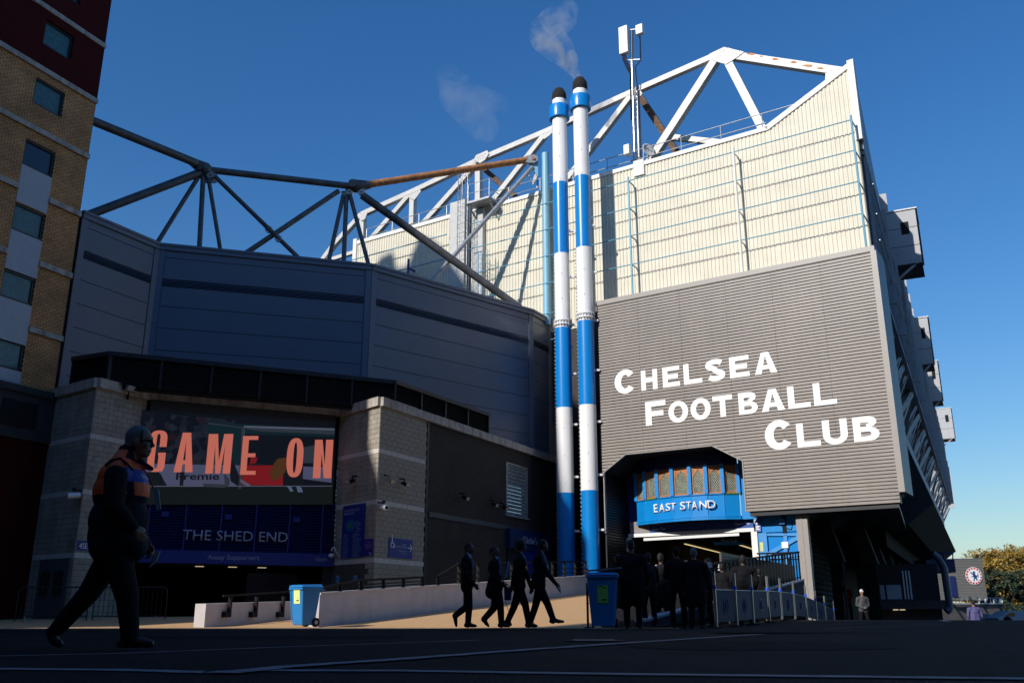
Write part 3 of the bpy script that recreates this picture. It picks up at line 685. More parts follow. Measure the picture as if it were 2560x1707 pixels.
def floodlight(px,py,fr,label,group='black floodlights on the block pier'):
    t,z=fr.hit(px,py,.2);o=empty('floodlight',label,'lamp',tuple(fr.p(t,0,z)),group)
    mb=MB();mb.bar(fr.p(t,0,z+.2),fr.p(t,.2,z+.16),.05);mb.bar(fr.p(t,.2,z+.18),fr.p(t,.22,z+.02),.04);mb.build('bracket',M['black_rail'],o)
    mb=MB();mb.hexa([fr.p(t-.14,.34,z-.14),fr.p(t+.14,.34,z-.14),fr.p(t+.14,.14,z-.02),fr.p(t-.14,.14,z-.02),fr.p(t-.14,.42,z),fr.p(t+.14,.42,z),fr.p(t+.14,.2,z+.06),fr.p(t-.14,.2,z+.06)]);mb.build('housing',M['black_rail'],o)
    mb=MB();mb.hexa([fr.p(t-.11,.37,z-.13),fr.p(t+.11,.37,z-.13),fr.p(t+.11,.375,z-.12),fr.p(t-.11,.375,z-.12),fr.p(t-.11,.43,z-.02),fr.p(t+.11,.43,z-.02),fr.p(t+.11,.44,z-.01),fr.p(t-.11,.44,z-.01)]);mb.build('lens',mat('lens',(.5,.48,.42),.3,var=0),o)
    return o
floodlight(881,1201,RL,'black floodlight left of the pier corner, above the map board');floodlight(971,1200,RR,'black floodlight just right of the pier corner');floodlight(1010,1208,RR,'black floodlight farther right, next to the dark brick')
floodlight(1160,1243,RR,'black floodlight on the dark brick, left of the others','black floodlights on the dark brick');floodlight(1233,1260,RR,'black floodlight on the dark brick between its two neighbours','black floodlights on the dark brick');floodlight(1259,1267,RR,'black floodlight on dark brick at the glass block window','black floodlights on the dark brick')
def cctv(px,py,fr,label):
    t,z=fr.hit(px,py,.3);o=empty('cctv_camera',label,'camera',tuple(fr.p(t,0,z)))
    mb=MB();mb.bar(fr.p(t,0,z+.2),fr.p(t,.3,z+.16),.06);mb.ball(fr.p(t,.28,z+.2),.07,8,6);mb.build('bracket',M['black_rail'],o)
    mb=MB();mb.tube(fr.p(t+.12,.1,z+.02),fr.p(t-.04,.45,z-.02),.085,.095,16);mb.build('housing',M['white_metal'],o)
    mb=MB();mb.tube(fr.p(t-.045,.452,z-.02),fr.p(t-.05,.46,z-.021),.065,n=16);mb.build('lens',M['void'],o)
cctv(960,1268,RR,'round cream camera on the pier corner');cctv(182,1238,LB,'grey camera on the left blockwork pier')
# hooked street-type lamp at shutter edge
t,z=RL.hit(832,1385,.2);o=empty('dome_camera','white dome camera on a curved arm beside the word Upper','camera',tuple(RL.p(t,0,z)))
mb=MB();pts=[RL.p(t+.2,0,z-.1)]+[RL.p(t+.1+.13*math.cos(a),.25,z+.12+.13*math.sin(a)) for a in [R_(x) for x in range(0,181,30)]];mb.path(pts,.025);mb.build('arm',M['white_metal'],o)
mb=MB();mb.ball(RL.p(t-.03,.25,z-.04),(.11,.11,.08));mb.build('dome',M['white_metal'],o)
t,z=LR.hit(322,972,.1);o=empty('roof_floodlight','pale floodlight perched on the coping above the steward','lamp',tuple(LR.p(t,0,z)))
mb=MB();mb.hexa([LR.p(t-.3,.35,z-.12),LR.p(t+.15,.35,z-.12),LR.p(t+.3,-.1,z-.1),LR.p(t-.2,-.1,z-.1),LR.p(t-.25,.4,z+.05),LR.p(t+.2,.4,z+.05),LR.p(t+.3,-.1,z+.18),LR.p(t-.2,-.1,z+.18)]);mb.build('housing',M['galv'],o)
mb=MB();mb.bar(LR.p(t,.1,z-.4),LR.p(t,.1,z),.06);mb.build('bracket',M['black_rail'],o)
# Dickie's doorway
dk=empty('bar_doorway',"blue doorway surround lettered Dickie's at the end of the dark brick wall",'doorway',tuple(RR.hp(1270,1537)))
t0,t1,z0,z1,z2,z3=pxbox(RR,1265,1375,1320,1363,0,1334,1366)
mb=MB();mb.box(RR,t0,min(t1,RL5-.3),.0,.22,z0-.1,z1);mb.build('fascia',M['navy_dark'],dk)
mb=MB();mb.box(RR,t0+1.2,t1,.0,.12,0,z0-.1);mb.build('door_surround',M['navy'],dk)
mb=MB();mb.box(RR,t0+.05,t0+1.15,.0,.06,0,z0-.1);mb.build('door',M['void'],dk)
text('letter',"Dickie's",RR,pxbox(RR,1309,1343,1339,1358,.24,1345,1361),.24,M['text_grey'],dk,thick=.02)
# ================================================ SHED END upper cladding
ZS=15.73
S=[hz(*p,ZS) for p in [(207,528),(400,610),(930,662),(1330,775),(1388,808)]]
shed=empty('shed_end_stand','blue-grey panelled curved stand with louvre strip, dark tube trusses above','stadium stand',(-7,43,0))
rows=[(15.13,ZS-.28),(14.16,15.11),(12.92,13.81),(11.95,12.90),(10.98,11.93),(10.01,10.96),(9.05,9.99),(8.07,9.03),(7.1,8.05)]
for a_,b_ in zip(S,S[1:]):
    fr=Fr(a_,to=b_);L=(b_-a_).length;e=.28 if L>3.5 else .12
    mb=MB();mb.box(fr,0,L,-.5,-.03,6.5,ZS-.2);mb.build('backing',M['dark_metal'],shed)
    for z0,z1 in rows:
        n=1
        for k in range(n):
            mb=MB();mb.box(fr,e+(L-2*e)*k/n,e+(L-2*e)*(k+1)/n-.01,-.03,.02,z0+.004,z1-.004);mb.build('cladding_panel',M['shed_clad'],shed)
    mb=MB();z=13.83
    while z<14.12:
        mb.add([fr.p(e,-.0,z+.05),fr.p(L-e,-.0,z+.05),fr.p(L-e,.05,z),fr.p(e,.05,z)],[(0,1,2,3)]);z+=.06
    mb.build('louvre_strip',M['shed_clad'],shed,kind='stuff')
    mb=MB();mb.box(fr,-.02,L+.02,-.6,.14,ZS-.09,ZS+.02);mb.box(fr,0,L,-.6,.10,ZS-.28,ZS-.10);mb.build('eaves_flashing',M['shed_trim'],shed)
    mb=MB();mb.box(fr,0,e-.015,-.02,.05,6.5,ZS-.28);mb.build('corner_trim',M['shed_trim'],shed)
    mb=MB();mb.box(fr,L-e+.015,L,-.02,.05,6.5,ZS-.28);mb.build('corner_trim',M['shed_trim'],shed)
mb=MB();mb.prism([S[0]+Vector((0,0,-.3)),S[1]+Vector((0,0,-.3)),S[2]+Vector((0,0,-.3)),S[3]+Vector((0,0,-.3)),S[4]+Vector((0,0,-.3)),Vector((-3,47.5,ZS-.3)),Vector((-12,53,ZS-.3)),Vector((-25,50,ZS-.3))],(0,0,.15));mb.build('roof_deck',M['dark_concrete'],shed)
ay=lambda x,y,Y:at_y(x,y,Y*.92)
# dark tube trusses
NL=ay(513,424,44.5);NR=ay(890,466,47.5);PT=ay(1330,397,51.5)
def tb(a,b,r,m='truss_dark',name='roof_tube',label=None,sm=True):
    mb=MB();mb.tube(a,b,r,n=14);return mb.build(name,M[m],shed,label=label,smooth=sm)
tb(ay(225,300,39),ay(490,408,44.0),.20);tb(ay(215,540,41),ay(500,432,44.4),.20)
tb(NL,ay(880,466,47.4),.17);tb(ay(905,464,47.6),ay(1318,400,51.4),.185,'rust',label='rusty orange top tube')
tb(ay(905,488,47.6),ay(1300,770,50.6),.21);tb(ay(1331,418,51.4),ay(1070,712,49),.12,'galv')
for a,b,r in (((500,436,44.5),(390,612,43.4),.11),((508,440,44.5),(498,625,44),.12),((520,440,44.5),(552,632,44.8),.10),((538,442,44.6),(752,650,46),.11),((846,478,47.3),(604,640,45),.13),
    ((858,490,47.4),(821,656,46.4),.11),((866,490,47.5),(859,662,46.6),.12),((876,492,47.5),(923,668,47),.11)): tb(ay(*a),ay(*b),r)
for n,f in ((NL,ay(475,402,44)),(NR,ay(925,462,47.6))):
    mb=MB();mb.ball(n,.34,14,10);mb.tube(n,n+(f-n).normalized()*.75,.36,.2,14);mb.tube(n+Vector((-.12,-.28,0)),n+Vector((-.12,-.42,0)),.22);mb.build('tube_node',M['truss_dark'],shed,smooth=True)
    for dx in (-.34,.3):
        mb=MB();mb.tube(n+Vector((dx,.1,-.3)),n+Vector((dx,-.1,-.3)),.2,n=12);mb.tube(n+Vector((dx,-.13,-.3)),n+Vector((dx,-.17,-.3)),.07,n=8);mb.build('pin_plate',M['galv'],shed)
p=ay(674,577,45.7);q=ay(698,600,45.8)
for c in (p,q):
    mb=MB();mb.tube(c+Vector((0,-.1,0)),c+Vector((0,-.22,0)),.18,n=12);mb.build('pin_plate',M['galv'],shed)
mb=MB();mb.box(WORLD,NL.x+.02,NL.x+.6,-NL.y-.1,-NL.y-.16+.1,NL.z-.7,NL.z-.2);mb.build('gusset_plate',M['galv'],shed)
mb=MB();mb.box(WORLD,NR.x-.75,NR.x-.2,-NR.y-.1,-NR.y-.04,NR.z-.75,NR.z-.25);mb.build('gusset_plate',M['galv'],shed)
# light blue post with grey pin plate
pb=ay(1368,812,51.5);ptp=ay(1354,384,51.5)
post=empty('support_post','pale blue round post rising from the curved stand roof corner','post',tuple(pb))
mb=MB();mb.tube((pb.x,pb.y,pb.z),(pb.x,pb.y,ptp.z),.205,n=20);mb.build('post_tube',M['pale_blue'],post,smooth=True)
mb=MB();mb.prism([ay(1345,395,51.4),ay(1345,440,51.4),ay(1325,415,51.4),ay(1318,405,51.4)],(0,.12,0));mb.build('gusset',M['pale_blue'],post)
mb=MB();c=ay(1334,397,51.2)
mb.prism([ay(1308,394,51.2),ay(1318,389,51.2),ay(1334,386,51.2),ay(1344,391,51.2),ay(1345,400,51.2),ay(1336,407,51.2),ay(1318,406,51.2),ay(1308,402,51.2)],(0,.15,0));mb.build('pin_plate',M['galv'],post)
mb=MB();mb.tube(c+Vector((0,-.01,0)),c+Vector((0,-.08,0)),.085,n=12);mb.build('pin',M['rust'],post)
# ================================================ EAST STAND
EW=Fr((4.8,46.0),123.1)
es=empty('east_stand','tall cream corrugated stand with grey ribbed CHELSEA FOOTBALL CLUB front','stadium stand',(12,46,0))
TE=13.68
def cream_top(t):
    if t<9.5: return 23.42
    return 23.42+(t-9.5)*(25.55-23.42)/(TE-9.5)
def cream_bot(t): return 15.9 if t>-.2 else 15.6
def cream(t0,t1,zt,zb,name='cladding_sheet',label=None):
    mb=MB();vs=[];t=t0;P=.20;k=0
    prof=[(0,0),(.5,0),(.62,-.04),(.88,-.04)]
    ts=[]
    x=t0
    while x<t1-1e-6:
        for f,d in prof:
            tt=x+f*P
            if tt<t1: ts.append((tt,d))
        x+=P
    ts.append((t1,0))
    for tt,d in ts: vs+=[EW.p(tt,d,zb(tt)),EW.p(tt,d,zt(tt))]
    mb.add(vs,[(2*i,2*i+2,2*i+3,2*i+1) for i in range(len(ts)-1)])
    return mb.build(name,M['cream'],es,label=label)
cuts=[-17.8,-15,-12,-10.0]
for a,b in zip(cuts,cuts[1:]): cream(a,b,lambda t:23.50,lambda t:12.5)
cuts=[-8.6,-7,-5,-3,-1,1,3,5,7,9.5,11.5,TE]
for a,b in zip(cuts,cuts[1:]):
    cream(a,b,cream_top,(lambda t:15.7) if b>0 else (lambda t:12.5 if b<-3 else 15.0))
# concealed wall behind (gives thickness), with side return
mb=MB();mb.box(EW,-17.8,-10,-.6,-.06,10,23.4);mb.box(EW,-8.6,9.5,-.6,-.06,10,23.35);mb.prism([EW.p(9.5,-.06,5),EW.p(TE,-.06,5),EW.p(TE,-.06,25.4),EW.p(9.5,-.06,23.35)],EW.n*-.5)
mb.build('end_wall',M['dark_concrete'],es)
# flashings
mb=MB();mb.box(EW,-17.85,-9.8,-.2,.06,23.50,23.74);mb.build('roof_flashing',M['cream_trim'],es)
mb=MB();mb.box(EW,-8.6,9.5,-.2,.06,23.40,23.62);mb.build('roof_flashing',M['cream_trim'],es)
mb=MB();mb.prism([EW.p(9.5,.06,23.40),EW.p(TE,.06,25.50),EW.p(TE,.06,25.78),EW.p(9.3,.06,23.62)],EW.n*-.26);mb.build('raked_flashing',M['cream_trim'],es)
mb=MB();mb.box(EW,TE-.12,TE+.18,-.3,.1,21.6,25.85);mb.build('corner_flashing',M['cream_trim'],es)
mb=MB();mb.box(EW,-18.1,-17.8,-.5,.1,12,23.9);mb.build('corner_flashing',M['cream_trim'],es)
mb=MB();mb.box(EW,-10.0,-8.9,-.5,.35,10,24.3);mb.build('white_pier',M['roof_plant'],es)
# mast plinth
mb=MB();mb.box(EW,2.15,2.75,-.3,.1,22.85,23.75);mb.build('mast_plinth',M['cream_trim'],es)
# horizontal blue safety rails with standards and brackets
SO=.62
RZ=[22.4,20.82,19.24,17.65]
for z in RZ:
    for a,b in ((-8.3,2.05),(2.05,7.85),(7.85,TE-.1)):
        mb=MB();mb.tube(EW.p(a,SO,z),EW.p(b,SO,z),.028,n=8);mb.build('safety_rail',M['rail_blue'],es)
for z in (22.4-.25,20.6,19.0,17.4):
    mb=MB();mb.tube(EW.p(-17.6,SO,z),EW.p(-10,SO,z),.035,n=8);mb.build('safety_rail',M['rail_blue'],es)
for z in (15.9,14.4):
    mb=MB();mb.tube(EW.p(-17.6,SO,z),EW.p(-2,SO,z),.028,n=8);mb.build('safety_rail',M['rail_blue'],es)
for t,m in ((2.05,'rail_blue'),(7.85,'cream_trim'),(TE-.12,'rail_blue')):
    mb=MB();mb.tube(EW.p(t,SO,15.7),EW.p(t,SO,22.62),.055,n=8);mb.build('rail_standard',M[m],es)
    for z in RZ:
        mb=MB();mb.tube(EW.p(t,0,z),EW.p(t,SO,z),.035,n=6);mb.build('rail_bracket',M[m],es)
for t in (-12.9,):
    mb=MB();mb.tube(EW.p(t,SO,15),EW.p(t,SO,21.2),.07,n=8);mb.build('rail_standard',M['navy'],es)
    for z in (20.6,19.0,17.4):
        mb=MB();mb.bar(EW.p(t,0,z),EW.p(t,SO,z),.1);mb.build('rail_bracket',M['navy'],es)
# roof edge guard rail
for a,b in ((-17.5,-10.1),(-8.5,9.3)):
    for h in (.55,1.1):
        mb=MB();mb.tube(EW.p(a,-.5,23.6+h),EW.p(b,-.5,23.6+h),.025,n=6);mb.build('guard_rail',M['galv'],es)
    t=a
    while t<b:
        mb=MB();mb.tube(EW.p(t,-.5,23.6),EW.p(t,-.5,24.7),.025,n=6);mb.build('guard_post',M['galv'],es);t+=2.2
mb=MB();mb.tube(EW.p(9.3,-.5,24.7),EW.p(11.7,-.5,24.7),.025,n=6);mb.build('guard_rail',M['galv'],es)
# ---- grey ribbed sign cladding with the cut-out over the entrance
SD=1.7;ZB=4.60;ZT=15.50;SL0=.575;TS=13.92
A1=(.69,6.86);A2=(1.86,7.61);A3=(6.18,7.61);A4=(7.54,6.81)
def lx(z): # left edge of opening
    if z<=A1[1]: return A1[0]
    return A1[0]+(A2[0]-A1[0])*(z-A1[1])/(A2[1]-A1[1])
def rx(z):
    if z<=A4[1]: return A4[0]
    return A4[0]+(A3[0]-A4[0])*(z-A4[1])/(A3[1]-A4[1])
RP=.147
def ribs(t0f,t1f,za,zb,seg):
    zs=[];z=za;prof=[(0,0),(.70,0),(.78,-.05),(.94,-.05)]
    k=0
    z0=math.floor((za-ZB)/RP)*RP+ZB
    pts=[]
    z=z0
    while z<zb:
        for f,d in prof: pts.append((z+f*RP,d))
        z+=RP
    pts=[p for p in pts if za<p[0]<zb];
    pts=[(za,0)]+pts+[(zb,0)]
    mb=MB();vs=[]
    for zz,d in pts: vs+=[EW.p(t0f(zz),SD+d,zz),EW.p(t1f(zz),SD+d,zz)]
    mb.add(vs,[(2*i,2*i+1,2*i+3,2*i+2) for i in range(len(pts)-1)])
    return mb
c=lambda v:(lambda z:v)
segs=[SL0,2.8,5,7.3,9.5,11.7,TS-.02]
for a,b in zip(segs,segs[1:]):
    ribs(c(a+.004),c(b-.004),7.61,ZT-.14,0).build('ribbed_sheet',M['sign_grey'],es)
ribs(c(SL0),lx,A1[1],7.61,0).build('ribbed_sheet',M['sign_grey'],es)
ribs(rx,c(9.5),ZB,7.61,0).build('ribbed_sheet',M['sign_grey'],es)
ribs(c(9.504),c(11.7),ZB,7.61,0).build('ribbed_sheet',M['sign_grey'],es)
ribs(c(11.704),c(TS-.02),ZB,7.61,0).build('ribbed_sheet',M['sign_grey'],es)
mb=MB();mb.box(EW,SL0-.05,TS+.16,.1,SD+.03,ZT-.14,ZT+.1);mb.build('sign_flashing',M['sign_trim'],es)
mb=MB();mb.box(EW,TS-.02,TS+.22,.1,SD+.05,5.0,ZT-.14);mb.build('sign_flashing',M['sign_trim'],es)
mb=MB();mb.box(EW,SL0-.06,SL0,.0,SD+.02,6.86,ZT-.14);mb.build('sign_flashing',M['dark_metal'],es)
# body behind the ribs (box with the same cut-out)
mb=MB();mb.box(EW,SL0,TS-.1,.9,SD-.08,7.72,ZT-.14);mb.box(EW,7.66,TS-.1,.9,SD-.08,ZB+.02,7.72);mb.build('sign_frame',M['dark_metal'],es)
# cut-out trim
def trim(p,q,w=.07,d0=-.5,m='sign_trim'):
    a=EW.p(p[0],0,p[1]);b=EW.p(q[0],0,q[1]);dv=(b-a).normalized();nn=dv.cross(EW.n)*w
    mb=MB();o0=EW.n*(SD+.03);o1=EW.n*(SD-.12);mb.hexa([a+o0,b+o0,b+o1,a+o1,a+o0+nn,b+o0+nn,b+o1+nn,a+o1+nn]);return mb.build('opening_trim',M[m],es)
trim(A1,A2,-.05);trim(A2,A3,-.05);trim(A3,A4,-.05);trim(A4,(7.54,ZB),-.05);trim((A1[0],4.0),A1,-.05)
# reveal of the cut-out going back
mb=MB()
for p,q in ((A1,A2),(A2,A3),(A3,A4)):
    a=EW.p(p[0],SD-.1,p[1]);b=EW.p(q[0],SD-.1,q[1]);u=Vector((0,0,.06))
    mb.hexa([a,b,b-EW.n*3.4,a-EW.n*3.4,a+u,b+u,b-EW.n*3.4+u,a-EW.n*3.4+u])
mb.build('opening_soffit',M['void'],es)
# left side return with louvres, right return
mb=MB();mb.box(EW,A1[0]-.1,A1[0]-.02,-3.,SD-.1,0,7.3);mb.build('side_return',M['dark_metal'],es)
mb=MB();mb.box(EW,7.6,7.74,-.6,SD-.1,ZB,6.9);mb.build('side_return',M['dark_metal'],es)
mb=MB();z=1.6
while z<6.7:
    mb.add([EW.p(A1[0]-.02,1.5,z+.05),EW.p(A1[0]-.02,-.4,z+.05),EW.p(A1[0]+.05,-.4,z),EW.p(A1[0]+.05,1.5,z)],[(0,1,2,3)]);z+=.13
mb.build('side_louvre',M['dark_metal'],es,kind='stuff')
# dark louvred wall behind the chimneys and under the cream
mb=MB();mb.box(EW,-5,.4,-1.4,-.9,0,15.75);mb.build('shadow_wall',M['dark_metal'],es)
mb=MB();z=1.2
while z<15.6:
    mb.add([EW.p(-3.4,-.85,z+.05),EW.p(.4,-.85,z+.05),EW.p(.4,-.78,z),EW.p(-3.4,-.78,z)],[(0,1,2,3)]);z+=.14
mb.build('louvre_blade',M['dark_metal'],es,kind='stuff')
mb=MB();mb.box(EW,-3.4,-3.2,-.9,.2,0,15.75);mb.build('steel_column',M['sign_trim'],es)
# ---- big painted letters
lw=mat('letter_paint',(.83,.82,.80),.5,var=.02);n=lw.node_tree.nodes;l=lw.node_tree.links
tc=n.new('ShaderNodeTexCoord');s_=n.new('ShaderNodeSeparateXYZ');m1=n.new('ShaderNodeMath');m1.operation='SUBTRACT';m1.inputs[1].default_value=ZB
m2=n.new('ShaderNodeMath');m2.operation='DIVIDE';m2.inputs[1].default_value=RP;m3=n.new('ShaderNodeMath');m3.operation='FRACT'
m4=n.new('ShaderNodeMath');m4.operation='GREATER_THAN';m4.inputs[1].default_value=.86;bp=n.new('ShaderNodeBump');bp.invert=True;bp.inputs['Distance'].default_value=.03;bp.inputs['Strength'].default_value=.5
l.new(tc.outputs['Object'],s_.inputs[0]);l.new(s_.outputs[2],m1.inputs[0]);l.new(m1.outputs[0],m2.inputs[0]);l.new(m2.outputs[0],m3.inputs[0]);l.new(m3.outputs[0],m4.inputs[0]);l.new(m4.outputs[0],bp.inputs['Height']);l.new(bp.outputs[0],n['Principled BSDF'].inputs['Normal'])
def Z3(x,y): return 1480+x/2.2402,700+y/2.2402
SIGN=((('C',127,248,503,635),('H',275,367,497,614),('E',396,492,485,601),('L',513,617,472,583),('S',636,746,446,564),('E',770,881,422,543),('A',908,1035,399,522)),
      (('F',300,415,676,814),('O',428,540,674,800),('O',552,666,658,785),('T',677,789,645,765),('B',821,928,628,749),('A',947,1079,612,733),('L',1096,1222,593,715),('L',1240,1369,575,696)),
      (('C',968,1132,785,950),('L',1147,1279,803,932),('U',1292,1433,775,920),('B',1462,1609,762,899)))
for word in SIGN:
    R0=[]
    for ch,x0,x1,y0,y1 in word:
        xc=(x0+x1)/2;R0.append((EW.hit(*Z3(x0,(y0+y1)/2),SD)[0],EW.hit(*Z3(x1,(y0+y1)/2),SD)[0],EW.hit(*Z3(xc,y1),SD)[1],EW.hit(*Z3(xc,y0),SD)[1]))
    zb_=sum(r[2] for r in R0)/len(R0);zs_=sum(r[3] for r in R0[1:])/(len(R0)-1);zc0=R0[0][3]
    for k,(rr,w) in enumerate(zip(R0,word)):
        o_=.02 if w[0] in 'OCSU' else 0
        letter('letter',w[0],EW,(rr[0],rr[1],zb_-o_,(zc0 if k==0 else zs_)+o_),SD+.004,M['letter_paint'],es,a={'O':.28,'C':.31,'L':.30,'E':.30,'F':.30,'T':.28}.get(w[0],.29),b=.225,p=2.0,thick=.012)
# ---- white roof truss on top (beams stand a little behind the wall plane)
TD=-1.2
def beam(p,q,w=.33,m='truss_white',d=TD,name='truss_beam',label=None,dq=None):
    a=EW.hp(*p,d);b=EW.hp(*q,d if dq is None else dq);mb=MB();mb.bar(a,b,w,w*.95,up=EW.n)
    # flanges
    return mb.build(name,M[m],es,label=label)
def plate(pts,d=TD+.24,m='truss_white',bolts=()):
    mb=MB();mb.prism([EW.hp(x,y,d) for x,y in pts],EW.n*-.06);o=mb.build('gusset_plate',M[m],es)
    mb=MB()
    for x,y in bolts:
        c_=EW.hp(x,y,d);mb.tube(c_,c_+EW.n*.03,.028,n=6)
    if bolts: mb.build('bolt',M['galv'],o,kind='stuff')
N=[(905,537),(1033,480),(1199,401),(1367,330),(1588,229),(1792,140)]
for a,b in zip(N,N[1:]): beam(a,b)
beam((905,537),(833,616));beam((835,614),(795,668));beam((810,655),(905,625),.25);beam((808,655),(860,640),.2)
beam((1836,142),(2116,184),.42,'truss_white',label='rust-streaked white top beam')
beam((2075,186),(2072,240),.35)
beam((1024,490),(926,602));beam((1033,490),(1031,576),.36);beam((908,545),(907,606),.36)
beam((1192,412),(1052,568));beam((1197,420),(1197,533),.36)
beam((1362,340),(1214,528));beam((1578,242),(1414,456))
beam((1790,152),(1618,418),.42);beam((1822,158),(1914,336),.42)
beam((1205,418),(1304,505),.3,'rust_dark',d=-2.2,label='rusty brown brace');beam((1599,240),(1706,402),.36,'rust_dark',d=-2.4,label='rusty brown brace')
beam((1672,343),(1840,362),.3,d=-2.2)
def bolts(a,b,n,off=(0,0)): return [(a[0]+(b[0]-a[0])*i/(n-1)+off[0],a[1]+(b[1]-a[1])*i/(n-1)+off[1]) for i in range(n)]
plate([(1774,135),(1810,118),(1860,130),(1845,142),(1815,161),(1790,154),(1779,148)],bolts=bolts((1782,134),(1806,124),7)+bolts((1784,139),(1806,130),6)+bolts((1808,124),(1816,152),7)+bolts((1822,122),(1852,130),8)+bolts((1822,128),(1848,136),7)+bolts((1788,150),(1800,138),4))
plate([(1190,388),(1218,376),(1222,384),(1212,400),(1200,408),(1184,400)],bolts=bolts((1194,394),(1214,384),6)+bolts((1196,400),(1210,392),4))
plate([(1015,487),(1048,472),(1052,478),(1042,492),(1035,500),(1022,494)],bolts=bolts((1020,487),(1044,477),6))
plate([(896,541),(912,528),(918,532),(912,548),(902,552)]);plate([(1352,334),(1378,322),(1382,330),(1372,340),(1360,348)],bolts=bolts((1358,335),(1376,327),5))
plate([(1574,236),(1600,224),(1606,234),(1596,246),(1582,248)])
plate([(2070,172),(2122,180),(2112,192),(2072,214)],bolts=bolts((2078,176),(2104,181),9)+bolts((2078,182),(2100,186),8))
mb=MB();mb.prism([EW.hp(x,y,TD+.2) for x,y in ((1892,336),(1892,318),(1908,316),(1919,332))],EW.n*-.4);mb.build('truss_foot',M['truss_white'],es)
# rust patches on the top beam
mb=MB()
for (x0,x1,y0,y1) in ((1866,1893,131,139),(1900,1908,139,143),(1930,1948,144,152),(1975,1996,152,160),(2000,2036,160,168),(2040,2062,168,174)):
    pts=[];n=14;cx,cy=(x0+x1)/2,(y0+y1)/2
    for i in range(n):
        a=2*math.pi*i/n;rr=rnd.uniform(.45,1.05);pts.append(EW.hp(cx+(x1-x0)/2*rr*math.cos(a),cy+(y1-y0)/2*rr*math.sin(a)*.9,TD+.215))
    mb.prism(pts,EW.n*.003)
mat('rust_orange',(.55,.22,.06),.8,var=.4,scale=8);mb.build('rust_patch',M['rust_orange'],es)
# ---- roof access ladder cage and platform
lad=empty('ladder_cage','caged galvanised access ladder with small platform on the cream wall','ladder',tuple(EW.p(-8.7,.8,12)))
def cage(t,d,z0,z1,r=.42,m='galv'):
    mb=MB();z=z0
    while z<z1:
        pts=[EW.p(t+r*math.sin(a),d+r*math.cos(a),z) for a in [R_(x) for x in range(-110,111,27)]];mb.path(pts,.014);z+=.55
    mb.build('cage_hoop',M[m],lad)
    mb=MB()
    for x in (-80,-40,0,40,80): mb.tube(EW.p(t+r*math.sin(R_(x)),d+r*math.cos(R_(x)),z0),EW.p(t+r*math.sin(R_(x)),d+r*math.cos(R_(x)),z1),.013,n=5)
    mb.build('cage_bar',M[m],lad)
    mb=MB()
    for dx in (-.2,.2): mb.tube(EW.p(t+dx,d,z0-.2),EW.p(t+dx,d,z1+.1),.022,n=6)
    z=z0
    while z<z1: mb.tube(EW.p(t-.2,d,z),EW.p(t+.2,d,z),.012,n=5);z+=.3
    mb.build('ladder',M[m],lad)
cage(-8.5,.9,15.6,25.9);cage(-7.2,.6,13.5,20.4,.4,'rail_blue')
mb=MB();mb.box(EW,-8.2,-6.6,.1,1.1,23.5,23.62);mb.build('platform',M['galv'],lad)
mb=MB()
for z in (24.1,24.7):
    mb.tube(EW.p(-8.1,1.1,z),EW.p(-6.6,1.1,z),.022,n=6);mb.tube(EW.p(-6.6,1.1,z),EW.p(-6.6,.1,z),.022,n=6)
for t in (-8.1,-7.3,-6.6): mb.tube(EW.p(t,1.1,23.6),EW.p(t,1.1,24.7),.022,n=6)
mb.build('platform_rail',M['galv'],lad)
mb=MB();mb.bar(EW.p(-8.2,1.05,23.5),EW.p(-8.0,.1,22.6),.08);mb.bar(EW.p(-6.7,1.05,23.5),EW.p(-6.7,.1,22.6),.08);mb.build('platform_brace',M['galv'],lad)
mb=MB();mb.box(EW,-8.3,-7.6,-.3,.3,14,23.4);mb.build('shaft_panel',M['roof_plant'],lad)
mb=MB()
for z in (15.2,15.9): mb.path([EW.p(-8.9,1.4,z),EW.p(-6.6,1.4,z),EW.p(-6.6,.1,z)],.022)
for t in (-8.9,-8.1,-7.3,-6.6): mb.tube(EW.p(t,1.4,14.8),EW.p(t,1.4,15.9),.022,n=6)
mb.build('lower_platform_rail',M['rail_blue'],lad)
